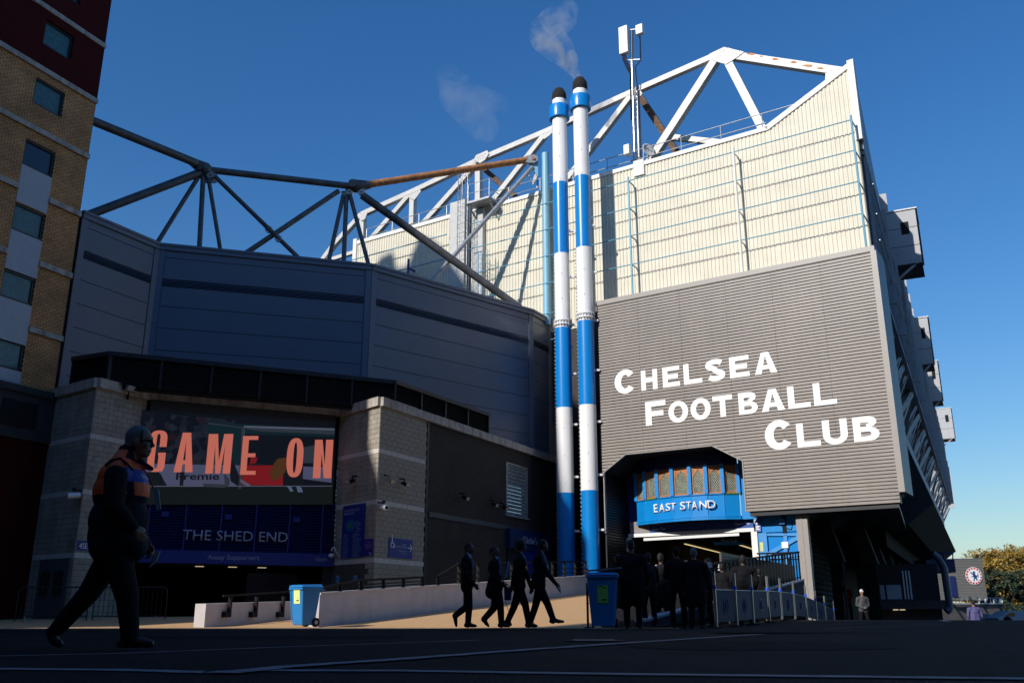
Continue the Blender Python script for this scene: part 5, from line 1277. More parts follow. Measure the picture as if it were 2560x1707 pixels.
ebox(3,60,-5.8,-5.6,-1.5,15,'void','rear_wall')  # rear wall near-black, the understand shade put into its colour
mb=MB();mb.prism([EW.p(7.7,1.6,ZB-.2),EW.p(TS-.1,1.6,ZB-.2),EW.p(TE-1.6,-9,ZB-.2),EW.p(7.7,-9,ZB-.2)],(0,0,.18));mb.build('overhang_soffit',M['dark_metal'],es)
# louvred service wall running back under the stand
LV=Fr(EW.p(9.15,.9,0)[:2],26.3)
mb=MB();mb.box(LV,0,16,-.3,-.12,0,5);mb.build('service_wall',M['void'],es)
mat('slat_grey',(.14,.16,.17),.35,var=.35,scale=1.2,metal=.2)
for k in range(8):
    mb=MB();z=.8
    while z<4.6:
        mb.add([LV.p(k*2+.05,-.12,z+.13),LV.p(k*2+1.9,-.12,z+.13),LV.p(k*2+1.9,-.02,z),LV.p(k*2+.05,-.02,z)],[(0,1,2,3)]);z+=.25
    mb.build('louvre_bank',M['slat_grey'],es)
# cabin under the stand
cab=empty('ticket_cabin','dark cabin with two pale lower panes and slim window strips under the stand','cabin',(19,44,-.5))
cf=Fr(at_y(2172,1500,45)[:2],100)
mb=MB();mb.box(cf,0,3.2,-2.5,0,-.8,2.6);mb.build('body',M['dark_metal'],cab)
for a,b in ((.1,.75),(.85,1.5)): mb=MB();mb.box(cf,a,b,.0,.03,1.0,1.65);mb.build('pale_pane',M['render_pale'],cab)
mb=MB();mb.box(cf,-.1,3.3,-.1,.4,.55,.95);mb.build('ledge',M['dark_concrete'],cab)
mb=MB()
for k in range(3): mb.box(cf,1.62+k*.14,1.68+k*.14,.02,.05,1.0,2.3)
mb.build('window_strip',M['white_metal'],cab)
for k in range(2): mb=MB();mb.box(cf,1.0+k*.3,1.2+k*.3,.2,.35,.5,.55);mb.build('under_lamp',M['lamp_warm'],cab)
# big grey downpipe
pp=empty('service_duct','large grey-blue bent pipe down the far end of the stand','pipe',tuple(at_y(2370,1530,62)))
mb=MB();Y=60
mb.path([at_y(2330,1382,Y),at_y(2348,1398,Y),at_y(2360,1418,Y),at_y(2366,1460,Y),at_y(2373,1505,Y),at_y(2374,1520,Y),at_y(2366,1528,Y)],.22,n=14);mb.build('pipe',M['shed_clad'],pp,smooth=True)
# small blue railed platform
bp2=empty('blue_balcony','small navy balcony with clear railing at the far end of the stand','balcony',tuple(at_y(2370,1432,66)))
a=at_y(2318,1430,66);b=at_y(2386,1398,66);mb=MB();mb.bx(a.x,b.x,66,68,a.z,b.z);mb.build('panel',M['navy_dark'],bp2)
for x in (2330,2345,2360,2382):
    mb=MB();mb.tube(at_y(x,1400,66),at_y(x,1381,66),.04,n=6);mb.build('post',M['navy'],bp2)
mb=MB();mb.tube(at_y(2330,1382,66),at_y(2383,1381,66),.04,n=6);mb.build('top_rail',M['navy'],bp2)
# ================================================ FAR BUILDING WITH CREST
fb=empty('crest_building','low grey ribbed building with round red, white and blue lion crest','building',tuple(at_y(2420,1537,150)))
ff=Fr(at_y(2370,1537,150)[:2],88);fx=lambda px,py:ff.hit(px,py,0)
a=fx(2372,1397);b=fx(2462,1397);zb_=fx(2400,1500)[1]
mb=MB();mb.prism([ff.p(a[0]-6,0,zb_),ff.p(fx(2469,1495)[0],0,zb_),ff.p(fx(2455,1397)[0],0,a[1]),ff.p(a[0]-6,0,a[1])],ff.n*-10);mb.build('wall',M['far_grey'],fb)
k=0;t=a[0]-5
for k in range(14):
    z=zb_+.1+k*(a[1]-zb_)/14;mb=MB();e=fx(2469,1495)[0]-(fx(2469,1495)[0]-fx(2455,1397)[0])*(z-zb_)/(a[1]-zb_)-.08
    mb.box(ff,a[0]-5.8,e,0,.04,z,z+.3);mb.build('cladding_rib',M['far_grey'],fb)
mb=MB();mb.box(ff,a[0]-6,fx(2456,1397)[0]+.1,-.2,.12,a[1],a[1]+.1);mb.build('parapet',M['galv'],fb)
mb=MB();p=fx(2373,1440);q=fx(2392,1490);mb.box(ff,p[0],q[0],0,.3,q[1],p[1]);mb.build('bay',M['navy_dark'],fb)
c_=fx(2434,1439);rr=fx(2455,1439)[0]-c_[0]
def disc(r,d,m,name,par): 
    mb=MB();mb.prism([ff.p(c_[0]+r*math.cos(a),d,c_[1]+r*math.sin(a)) for a in [2*math.pi*i/36 for i in range(36)]],ff.n*.03);return mb.build(name,M[m],par)
cr=disc(rr,.1,'white_metal','crest',fb)
mat('crest_red',(.48,.03,.03),.5,var=.1);mat('crest_blue',(.01,.03,.16),.5,var=0)
disc(rr*.95,.14,'crest_red','crest_ring',cr);disc(rr*.74,.18,'white_metal','crest_field',cr)
mb=MB()
for i in range(16):
    an=2*math.pi*i/16;mb.box(Fr(ff.p(c_[0]+rr*.845*math.cos(an),0,0)[:2],88),-.08,.08,.17,.19,c_[1]+rr*.845*math.sin(an)-.09,c_[1]+rr*.845*math.sin(an)+.09)
mb.build('crest_lettering',M['text_white'],cr)
lion=[(-.1,.52),(.05,.56),(.12,.45),(.22,.40),(.08,.34),(.12,.2),(.18,.1),(.3,.02),(.36,.12),(.46,.1),(.3,-.1),(.22,-.12),(.26,-.3),(.38,-.5),(.2,-.52),(.12,-.34),(.02,-.26),(-.04,-.42),(.0,-.58),(-.18,-.56),(-.14,-.42),(-.08,-.2),(-.02,-.1),(-.14,-.1),(-.3,-.14),(-.34,-.06),(-.16,0),(-.12,.12),(-.26,.2),(-.42,.34),(-.44,.46),(-.34,.42),(-.18,.3),(-.06,.34),(-.14,.42)]
mb=MB();mb.prism([ff.p(c_[0]+x*rr,.22,c_[1]+y*rr) for x,y in lion],ff.n*.03);mb.path([ff.p(c_[0]+x*rr,.23,c_[1]+y*rr) for x,y in ((.25,-.2),(.42,-.14),(.5,.0),(.42,.14),(.5,.26),(.42,.34))],.03,n=5);mb.build('crest_lion',M['crest_blue'],cr)
# terrace with railing in front
tr_=empty('railed_terrace','low terrace with glass railing in front of the crest building','terrace',tuple(at_y(2420,1520,142)))
a=at_y(2376,1510,142);b=at_y(2507,1510,142);mb=MB();mb.bx(a.x-2,b.x,142,148,-3,a.z);mb.build('plinth',M['dark_concrete'],tr_)
mb=MB();mb.bx(a.x-2,b.x,141.9,142,a.z,a.z+.2);mb.build('edge',M['galv'],tr_)
h=at_y(2400,1494,142).z
mb=MB();mb.tube((a.x,142,h),(b.x,142,h),.05,n=6);mb.build('rail',M['galv'],tr_)
for k in range(10):
    x=a.x+(b.x-a.x)*k/9;mb=MB();mb.bx(x-.05,x+.05,141.97,142.03,a.z,h);mb.build('post',M['galv'],tr_)
for x0,x1 in ((2463,2466),(2484,2487),(2500,2506),(2447,2450)):
    a2=at_y(x0,1508,141.8);b2=at_y(x1,1496,141.8);mb=MB();mb.bx(a2.x,b2.x,141.8,141.85,a2.z,b2.z);mb.build('bright_panel',M['white_metal'],tr_)
# parked vans far right
def van(px0,px1,py0,py1,Y,label,m):
    a=at_y(px0,py1,Y);b=at_y(px1,py0,Y);o=empty('parked_van',label,'van',(a.x,Y,a.z),'vehicles parked below the crest building')
    w=b.x-a.x;h=b.z-a.z;mb=MB();mb.prism([(a.x,Y,a.z+.1),(b.x,Y,a.z+.1),(b.x,Y,b.z),(a.x+w*.25,Y,b.z),(a.x+w*.08,Y,a.z+h*.55),(a.x,Y,a.z+h*.4)],(0,1.9,0));mb.build('body',M[m],o,bevel=.05)
    mb=MB();mb.prism([(a.x+w*.12,Y-.02,a.z+h*.55),(a.x+w*.34,Y-.02,a.z+h*.55),(a.x+w*.34,Y-.02,b.z-.12),(a.x+w*.26,Y-.02,b.z-.12)],(0,.03,0));mb.build('window',M['glass_dark'],o)
    for f in (.18,.8):
        mb=MB();mb.tube((a.x+w*f,Y-.04,a.z+.12),(a.x+w*f,Y+.2,a.z+.12),.33,n=16);mb.build('wheel',M['black_rail'],o)
van(2497,2620,1526,1556,70,'pale van with panelled side at the right edge','render_pale');van(2472,2500,1533,1556,74,'low white van left of the panelled one','white_metal')
# hedge/dark mass under the trees and distant houses
def leafball(mb,c,r,n,s,rnd,flat=1.):
    for _ in range(n):
        # points biased to the shell
        d=Vector((rnd.gauss(0,1),rnd.gauss(0,1),rnd.gauss(0,1))).normalized();q=r*(rnd.random()**.35)
        p=Vector(c)+Vector((d.x*q,d.y*q,d.z*q*flat))
        a=Vector((rnd.gauss(0,1),rnd.gauss(0,1),rnd.gauss(0,1))).normalized();b_=a.orthogonal().normalized();w=s*rnd.uniform(.6,1.3)
        a*=w;b_*=w*.7;mb.add([p-a,p+b_*.8,p+a,p-b_*.8],[(0,1,2,3)])
def tree(name,label,base,H,R,leaf,nb,seed,low=.25,s=.2,per=110):
    rnd=random.Random(seed);o=empty(name,label,'tree',base);B=Vector(base)
    mb=MB();mb.tube(B,B+Vector((0,0,H*.35)),R*.06,R*.045,10)
    tops=[]
    for k in range(12):
        a=rnd.uniform(0,6.28);z=H*rnd.uniform(.25,.45);e=B+Vector((math.cos(a)*R*.6,math.sin(a)*R*.6,H*rnd.uniform(.5,.85)))
        mb.tube(B+Vector((0,0,z)),e,R*.03,R*.008,6)
    mb.build('trunk',M['tree_bark'],o)
    lf=MB()
    for k in range(nb):
        u=rnd.random();z=low+(1-low)*u;rad=R*math.sqrt(max(0,1-((z-(.45+low*.3))/(.62))**2))
        a=rnd.uniform(0,6.28);q=rad*rnd.random()**.4
        c_=B+Vector((math.cos(a)*q,math.sin(a)*q,H*z*.96));leafball(lf,c_,R*rnd.uniform(.10,.2),per,s,rnd,.8)
    lf.build('crown',M[leaf],o)
tb_=at_y(2535,1537,178)
tree('autumn_tree','broad tree in yellow and orange autumn leaf at the right edge',(tb_.x,178,-2.),at_y(2480,1362,178).z+1.4,9.6,'leaf_yellow',230,4,.15,.30,120)
tree('autumn_tree','second yellow autumn tree, cropped by the right edge',(tb_.x+13,186,-2.),16.5,8.5,'leaf_yellow',130,9,.15,.30,110)
tree('evergreen_tree','dark green bushy tree in front of the yellow tree',(at_y(2519,1537,160).x,160,-2.),at_y(2520,1428,160).z+2.4,4.9,'leaf_dark',110,6,.12,.23,130)
tree('evergreen_tree','lower dark shrubby tree right of the terrace rail',(at_y(2486,1537,156).x,156,-2.),7.2,3.0,'leaf_dark',50,12,.05,.2,90)
hd=empty('hedge','dark clipped hedge at the right edge below the trees','hedge',(80,152,-2));lf=MB();r2=random.Random(2)
for k in range(70): leafball(lf,(r2.uniform(77,100),r2.uniform(150,154),r2.uniform(-1.5,2.)),1.3,90,.22,r2)
lf.build('foliage',M['leaf_dark'],hd)
# ================================================ LOW WHITE WALLS, RAILINGS
def ztop1(y): # top of the long wall
    return .73+(y-22.3)/(42-22.3)*(1.91-.73)
w1=empty('ramp_wall','long low white rendered wall rising with the ramp, black rail on top','wall',tuple(W1a))
n=10;d=(W1b-W1a);nn=Vector((d.y,-d.x,0)).normalized()*.13
for k in range(n):
    a=W1a+d*(k/n);b=W1a+d*((k+1)/n);mb=MB()
    za,zb2=ztop1(a.y),ztop1(b.y)
    P_=[(a-nn*2),(b-nn*2),b,a]
    mb.hexa([Vector((q.x,q.y,-.2)) for q in P_]+[Vector((P_[0].x,P_[0].y,za)),Vector((P_[1].x,P_[1].y,zb2)),Vector((P_[2].x,P_[2].y,zb2)),Vector((P_[3].x,P_[3].y,za))]);mb.build('wall_section',M['white_wall'],w1)
    mb=MB();mb.hexa([Vector((q.x,q.y,z-.0)) for q,z in ((P_[0]-nn*.2,za+.002),(P_[1]-nn*.2,zb2+.002),(P_[2]+nn*.2,zb2+.002),(P_[3]+nn*.2,za+.002))]+[Vector((q.x,q.y,z)) for q,z in ((P_[0]-nn*.2,za+.05),(P_[1]-nn*.2,zb2+.05),(P_[2]+nn*.2,zb2+.05),(P_[3]+nn*.2,za+.05))]);mb.build('coping',M['white_wall'],w1)
# railing: posts by row of the picture -> along the wall centre line
FRW=Fr((W1a.x-nn.x,W1a.y-nn.y),to=(W1b.x-nn.x,W1b.y-nn.y))
def top_at(t): return ztop1(W1a.y+FRW.u.y*t)+.05
rl=empty('ramp_railing','black railing along the top of the long white wall','railing',tuple(FRW.p(0,0,.75)))
pts=[];posts=[]
for px,py in ((800,1471),(850,1460),(903,1450),(958,1447),(1008,1445),(1056,1442),(1095,1440)):
    t,z=FRW.hit(px,py);posts.append((t,z))
t=posts[-1][0]+1.5
L=(W1b-W1a).length
while t<L: posts.append((t,top_at(t)+.62));t+=1.5
for (t,z) in posts:
    mb=MB();mb.box(FRW,t-.04,t+.04,-.05,.05,top_at(t),z);mb.build('post',M['black_rail'],rl)
for (a,za),(b,zb2) in zip(posts,posts[1:]):
    mb=MB();mb.bar(FRW.p(a,0,za),FRW.p(b,0,zb2),.07,.06);mb.build('top_rail',M['black_rail'],rl)
    for f in (.25,.55): mb=MB();mb.bar(FRW.p(a,0,top_at(a)+(za-top_at(a))*f),FRW.p(b,0,top_at(b)+(zb2-top_at(b))*f),.03,.03);mb.build('mid_rail',M['black_rail'],rl)
# short wall on the left of the side path
w0=empty('path_wall','short low white wall with a bright chipped end and black handrail brackets','wall',(-7.1,22,0))
F0=Fr((-7.05,22.0),to=(-5.75,26.6));L0_=4.9
for k in range(4):
    a,b=k*L0_/4,(k+1)*L0_/4;mb=MB();za=.53+.0266*a;zb2=.53+.0266*b
    mb.hexa([F0.p(a,0,-.1),F0.p(b,0,-.1),F0.p(b,-.28,-.1),F0.p(a,-.28,-.1),F0.p(a,0,za),F0.p(b,0,zb2),F0.p(b,-.28,zb2),F0.p(a,-.28,za)]);mb.build('wall_section',M['white_wall'],w0)
h0=empty('path_handrail','black handrail carried on brackets along the short white wall','railing',(-7,22.5,.3))
prev=None
for px in (572,638,705):
    t,z=F0.hit(px,1540,.06);zt2=F0.hit(px,1490,.06)[1]
    mb=MB();mb.box(F0,t-.04,t+.04,.03,.10,z,zt2+.0);mb.build('post',M['black_rail'],h0)
    mb=MB();mb.box(F0,t-.22,t+.04,.0,.10,z-.02,z+.11);mb.build('bracket',M['black_rail'],h0)
t0_,z0_=F0.hit(558,1489,.06);t1_,z1_=F0.hit(728,1478,.06);mb=MB();mb.bar(F0.p(t0_,.06,z0_),F0.p(t1_,.06,z1_),.05);mb.build('top_rail',M['black_rail'],h0)
# kerb wall right of the ramp + black railing
w2=empty('kerb_wall','low dark wall with white capping rising beside the entrance ramp','wall',tuple(W2a))
d2=(W2b-W2a);F2=Fr(W2a[:2],to=W2b[:2]);L2=math.hypot(d2.x,d2.y)
def zt2f(t): return .17+(1.58-.17)*t/L2
n=9
for k in range(n):
    a,b=k*L2/n,(k+1)*L2/n;mb=MB();mb.hexa([F2.p(a,.0,-.2),F2.p(b,0,-.2),F2.p(b,-.22,-.2),F2.p(a,-.22,-.2),F2.p(a,0,zt2f(a)-.05),F2.p(b,0,zt2f(b)-.05),F2.p(b,-.22,zt2f(b)-.05),F2.p(a,-.22,zt2f(a)-.05)]);mb.build('wall_section',M['dark_concrete'],w2)
    mb=MB();mb.hexa([F2.p(a+.1,.03,zt2f(a)-.046),F2.p(b-.1,.03,zt2f(b)-.046),F2.p(b-.1,-.25,zt2f(b)-.046),F2.p(a+.1,-.25,zt2f(a)-.046),F2.p(a+.1,.03,zt2f(a)+.01),F2.p(b-.1,.03,zt2f(b)+.01),F2.p(b-.1,-.25,zt2f(b)+.01),F2.p(a+.1,-.25,zt2f(a)+.01)]);mb.build('capping',M['white_wall'],w2)
r2=empty('landing_railing','black vertical bar railing on the white capped kerb wall by the blue gate','railing',tuple(F2.p(L2*.5,0,1)))
mb=MB();mb.bar(F2.p(3,-.11,zt2f(3)+1.02),F2.p(L2,-.11,zt2f(L2)+1.02),.06);mb.build('top_rail',M['black_rail'],r2)
mb=MB();mb.bar(F2.p(3,-.11,zt2f(3)+.86),F2.p(L2,-.11,zt2f(L2)+.86),.03);mb.build('mid_rail',M['black_rail'],r2)
mb=MB();mb.bar(F2.p(3,-.11,zt2f(3)+.1),F2.p(L2,-.11,zt2f(L2)+.1),.03);mb.build('bottom_rail',M['black_rail'],r2)
t=3.
while t<L2:
    mb=MB();mb.bar(F2.p(t,-.11,zt2f(t)),F2.p(t,-.11,zt2f(t)+1.02),.045);mb.build('bar',M['black_rail'],r2);t+=.42
for k in range(6):
    t=L2-.1;mb=MB();mb.bar(F2.p(t,-.11-k*.3,zt2f(t)-.3),F2.p(t,-.11-k*.3,zt2f(t)+1.02-.0*k),.045);mb.build('bar',M['black_rail'],r2)
mb=MB();mb.bar(F2.p(L2-.1,-.11,zt2f(L2)+1.0),F2.p(L2-.1,-1.7,zt2f(L2)+1.0),.06);mb.build('top_rail',M['black_rail'],r2)
# corrugated dark sheet behind this railing
mb=MB();z=.3
mb.box(F2,L2*.45,L2+.2,-.42,-.36,0,2.1);mb.build('screen_sheet',M['louvre_black'],r2)
mb=MB()
while z<2.05: mb.box(F2,L2*.45,L2*.86,-.36,-.33,z,z+.04);z+=.1
mb.build('sheet_rib',M['dark_metal'],r2,kind='stuff')
# ================================================ WHEELIE BINS
def wheelie(loc,rot,label,H=1.07,W_=.58,D=.72,lab='sticker_yellow'):
    o=empty('wheelie_bin',label,'wheelie bin',loc,'blue wheelie bins on the paving')
    c_,s_=math.cos(rot),math.sin(rot);B=Vector(loc)
    def p(x,y,z): return B+Vector((x*c_-y*s_,x*s_+y*c_,z))
    b0=.40;mb=MB()
    mb.hexa([p(-W_*.38,-D*.36,.04),p(W_*.38,-D*.36,.04),p(W_*.38,D*.28,.04),p(-W_*.38,D*.28,.04),p(-W_/2,-D/2,H-.1),p(W_/2,-D/2,H-.1),p(W_/2,D/2-.04,H-.1),p(-W_/2,D/2-.04,H-.1)]);mb.build('body',M['bin_blue'],o,bevel=.025)
    mb=MB();mb.hexa([p(-W_/2-.025,-D/2-.03,H-.13),p(W_/2+.025,-D/2-.03,H-.13),p(W_/2+.025,D/2,H-.13),p(-W_/2-.025,D/2,H-.13),p(-W_/2-.025,-D/2-.03,H-.085),p(W_/2+.025,-D/2-.03,H-.085),p(W_/2+.025,D/2,H-.085),p(-W_/2-.025,D/2,H-.085)]);mb.build('rim',M['bin_blue'],o,bevel=.01)
    mb=MB();mb.hexa([p(-W_/2-.03,-D/2-.05,H-.08),p(W_/2+.03,-D/2-.05,H-.08),p(W_/2+.03,D/2+.02,H-.08),p(-W_/2-.03,D/2+.02,H-.08),p(-W_/2+.02,-D/2,H-.02),p(W_/2-.02,-D/2,H-.02),p(W_/2-.02,D/2,H),p(-W_/2+.02,D/2,H)]);mb.build('lid',M['bin_blue'],o,bevel=.02)
    mb=MB();mb.tube(p(-W_*.36,D/2+.06,H-.12),p(W_*.36,D/2+.06,H-.12),.018,n=8);mb.bar(p(-.16,D/2-.03,H-.14),p(-.2,D/2+.07,H-.12),.04);mb.bar(p(.2,D/2-.03,H-.14),p(.2,D/2+.07,H-.12),.04);mb.build('handle',M['bin_blue'],o)
    for sx in (-W_*.40,W_*.40):
        mb=MB();mb.tube(p(sx-.025,D*.30,.1),p(sx+.025,D*.30,.1),.1,n=18);w=mb.build('wheel',M['black_rail'],o)
        mb=MB();mb.tube(p(sx-.03,D*.30,.1),p(sx+.03,D*.30,.1),.045,n=10);mb.build('hub',M['galv'],w)
    mb=MB();mb.tube(p(-W_*.4,D*.3,.1),p(W_*.4,D*.3,.1),.014,n=6);mb.build('axle',M['galv'],o)
    def fr_(x,z,o_): # front face
        f=(z-.04)/(H-.14);return p(x*(.44+f*(W_-.44))/.44 if False else x,-(D*.36+f*(D/2-D*.36))-o_,z)
    mb=MB();mb.hexa([fr_(-.09,.5,.012),fr_(.13,.5,.012),fr_(.13,.5,0),fr_(-.09,.5,0),fr_(-.09,.86,.012),fr_(.13,.86,.012),fr_(.13,.86,0),fr_(-.09,.86,0)]);lb=mb.build('label',M[lab],o)
    mb=MB()
    for a,b,z in ((.02,.1,.8),(.0,.09,.56),(-.06,.02,.83)): mb.hexa([fr_(a,z,.016),fr_(b,z,.016),fr_(b,z,.012),fr_(a,z,.012),fr_(a,z+.02,.016),fr_(b,z+.02,.016),fr_(b,z+.02,.012),fr_(a,z+.02,.012)])
    mb.build('label_print',M['dark_metal'],lb)
    mb=MB();mb.hexa([fr_(-.2,.1,.008),fr_(-.17,.1,.008),fr_(-.17,.1,0),fr_(-.2,.1,0),fr_(-.24,.9,.008),fr_(-.21,.9,.008),fr_(-.21,.9,0),fr_(-.24,.9,0)]);mb.build('front_rib',M['bin_blue'],o)
g_=at_y(757,1566,22.0);wheelie((g_.x+.12,21.6,0.022),R_(-40),'sunlit blue wheelie bin with yellow label in front of the white walls',H=.93,W_=.44,D=.56)
wheelie((at_y(1510,1566,20.3).x,20.3,0.018),R_(-10),'blue wheelie bin in deep shade with green label beside the queue',H=1.14,W_=.62,D=.74,lab='sticker_green')
# paper and boards on the second bin
o=empty('cardboard','flat grey board lying on the lid of the shaded bin','board',(at_y(1510,1446,20.3).x,20.3,1.16));mb=MB();x=o.location.x;mb.hexa([(x-.4,20.0,1.17),(x+.35,20.0,1.23),(x+.35,20.5,1.23),(x-.4,20.5,1.17),(x-.4,20.0,1.19),(x+.35,20.0,1.25),(x+.35,20.5,1.25),(x-.4,20.5,1.19)]);mb.build('sheet',M['galv'],o)
# thin post beside it
o=empty('barrier_post','thin dark post left of the shaded bin','post',(at_y(1470,1560,20.6).x,20.6,0));mb=MB();x=o.location.x;mb.tube((x,20.6,0),(x,20.6,.95),.025,n=8);mb.build('post_tube',M['black_rail'],o);mb=MB();mb.tube((x,20.6,0),(x,20.6,.03),.1,n=12);mb.build('foot',M['black_rail'],o)
mb=MB();mb.tube((x,20.6,.5),(x+.001,20.56,.52),.03,n=8);mb.build('clip',M['black_rail'],o)
# crowd barriers at far left
def barrier(x0,y0,ang,label):
    o=empty('crowd_barrier',label,'barrier',(x0,y0,0),'steel crowd barriers at the left');f=Fr((x0,y0),ang);mb=MB()
    mb.path([f.p(0,0,.1),f.p(0,0,1.0),f.p(.08,0,1.1),f.p(2.1,0,1.1),f.p(2.2,0,1.0),f.p(2.2,0,.1)],.02);mb.tube(f.p(0,0,.25),f.p(2.2,0,.25),.018,n=6);mb.build('frame',M['dark_metal'],o)
    for k in range(14): mb=MB();mb.tube(f.p(.15+k*.146,0,.25),f.p(.15+k*.146,0,1.1),.009,n=5);mb.build('bar',M['dark_metal'],o)
    for t in (.3,1.9): mb=MB();mb.tube(f.p(t,-.3,.03),f.p(t,.3,.03),.02,n=6);mb.tube(f.p(t,0,.03),f.p(t,0,.25),.02,n=6);mb.build('foot',M['galv'],o)
a=at_y(38,1537,29);barrier(a.x,29,92,'steel crowd barrier at the left edge, nearest the frame edge');barrier(a.x+2.3,29.1,90,'second steel crowd barrier, behind the walking steward')
# ================================================ QUEUE POSTS
tops=[(1790,1430),(1841,1434),(1883,1438),(1923,1442),(1955,1447),(1988,1454),(2018,1464),(2042,1477),(2064,1490),(2085,1502)]
Q=[]
for px,py in tops:
    best=None;Y=19.
    while Y<46:
        x=(px-1280)/2395*Y;h=(ground_z(x,Y)+1.2-.27)*2395/Y
        e=abs(h-(1537-py))
        if (best is None or e<best[0]) and (not Q or Y>Q[-1][1]+.6): best=(e,x,Y)
        Y+=.1
    Q.append((best[1],best[2]))
print('queue',[(round(a,1),round(b,1)) for a,b in Q])
names=['nearest','second','third','fourth','fifth','sixth','seventh','eighth','ninth','farthest']
for i,(x,y) in enumerate(Q):
    g_=ground_z(x,y);sun_='sunlit' if i>5 else 'shaded'
    o=empty('queue_post',f'{sun_} steel queue post with blue belt head, {names[i]} along the row','queue post',(x,y,g_),'queue posts with belt barriers')
    mb=MB();mb.tube((x,y,g_+.02),(x,y,g_+1.2),.035,n=12);mb.build('tube',M['steel'],o,smooth=True)
    mb=MB();mb.tube((x,y,g_),(x,y,g_+.03),.17,n=18);mb.build('base',M['black_rail'],o)
    mb=MB();mb.tube((x,y,g_+.82),(x,y,g_+.9),.05,n=12);mb.build('belt_head',mat('belt_head',(.02,.10,.62),.4,var=0) if 'belt_head' not in M else M['belt_head'],o)
for i in range(9):
    (x0,y0),(x1,y1)=Q[i],Q[i+1];a=Vector((x0,y0,ground_z(x0,y0)));b=Vector((x1,y1,ground_z(x1,y1)));dv=(b-a).normalized();a+=dv*.08;b-=dv*.08
    o=empty('banner_panel',f'navy queue barrier banner, {names[i]} from the bin','banner',tuple(a),'navy banners between the queue posts')
    nrm=Vector((dv.y,-dv.x,0)).normalized();mb=MB();u=Vector((0,0,1))
    mb.hexa([a+u*.13,b+u*.13,b+u*.13-nrm*.01,a+u*.13-nrm*.01,a+u*.8,b+u*.8,b+u*.8-nrm*.01,a+u*.8-nrm*.01]);mb.build('cloth',M['banner'],o)
    mb=MB();mb.tube(a+u*.81,b+u*.81,.012,n=6);mb.build('rod',M['galv'],o)
    c_=(a+b)/2+u*.46+nrm*.006;L=(b-a).length;r=min(.16,L*.2);mb=MB()
    if i in (0,1,4,7):
        ring=[c_+dv*r*math.cos(q)+u*.17*math.sin(q) for q in [2*math.pi*k/20 for k in range(21)]]
        for p_,q_ in zip(ring,ring[1:]): mb.bar(p_,q_,.012,.02,up=nrm)
        mb.bar(c_-u*.08,c_+u*.09,.03,.03,up=nrm)
    else:
        for s in (-1,1): mb.bar(c_+u*.14*s-dv*r,c_+u*.14*s+dv*r,.02,.03,up=nrm)
        for s in (-.6,0,.6): mb.bar(c_+dv*r*s-u*.09,c_+dv*r*s+u*.09,.02,.03,up=nrm)
    mb.build('emblem',mat('banner_print',(.06,.09,.25),.6,var=0) if 'banner_print' not in M else M['banner_print'],o)
# white gate bars seen between the people
for (x0,x1,y0,y1,lab) in ((1640,1667,1413,1454,'white barred gate seen between the queueing people'),(1795,1814,1408,1424,'small white barred gate deep in the entrance')):
    Y=38.;a=at_y(x0,y1,Y);b=at_y(x1,y0,Y);o=empty('barred_gate',lab,'gate',tuple(a),'white barred gates in the entrance')
    mb=MB();mb.bar((a.x,Y,b.z),(b.x,Y,b.z),.05);mb.bar((a.x,Y,a.z),(b.x,Y,a.z),.05);mb.bar((a.x,Y,(a.z*.55+b.z*.45)),(b.x,Y,(a.z*.55+b.z*.45)),.03);mb.build('frame',M['white_metal'],o)
    for k in range(4):
        x=a.x+(b.x-a.x)*(k+.6)/4.2;mb=MB();mb.bar((x,Y,a.z),(x,Y,b.z),.035);mb.build('bar',M['white_metal'],o)
# ================================================ PEOPLE
class Body:
    def __init__(s): s.pr=[]
    def cap(s,a,b,ra,rb,tag): s.pr.append(('c',Vector(a),Vector(b),ra,rb,tag));return s
    def ell(s,c,r,tag): s.pr.append(('e',Vector(c),Vector(r),0,0,tag));return s
def mesh_prims(pr):
    mb=MB()
    for k,a,b,ra,rb,tg in pr:
        if k=='e': mb.ball(a,b,n=20,m=14)
        else:
            mb.tube(a,b,ra,rb,n=14);mb.ball(a,ra,14,10);mb.ball(b,rb,14,10)
    return mb
def classify(pts,pr):
    D=np.full((len(pr),len(pts)),1e9)
    for i,(k,a,b,ra,rb,tg) in enumerate(pr):
        if k=='e':
            q=(pts-np.array(a))/np.array(b);n_=np.linalg.norm(q,axis=1);D[i]=(n_-1)*min(b)
        else:
            A=np.array(a);B=np.array(b);ba=B-A;t=np.clip(((pts-A)@ba)/max(1e-9,ba@ba),0,1)
            D[i]=np.linalg.norm(pts-A-np.outer(t,ba),axis=1)-(ra+(rb-ra)*t)
    return D.argmin(0)
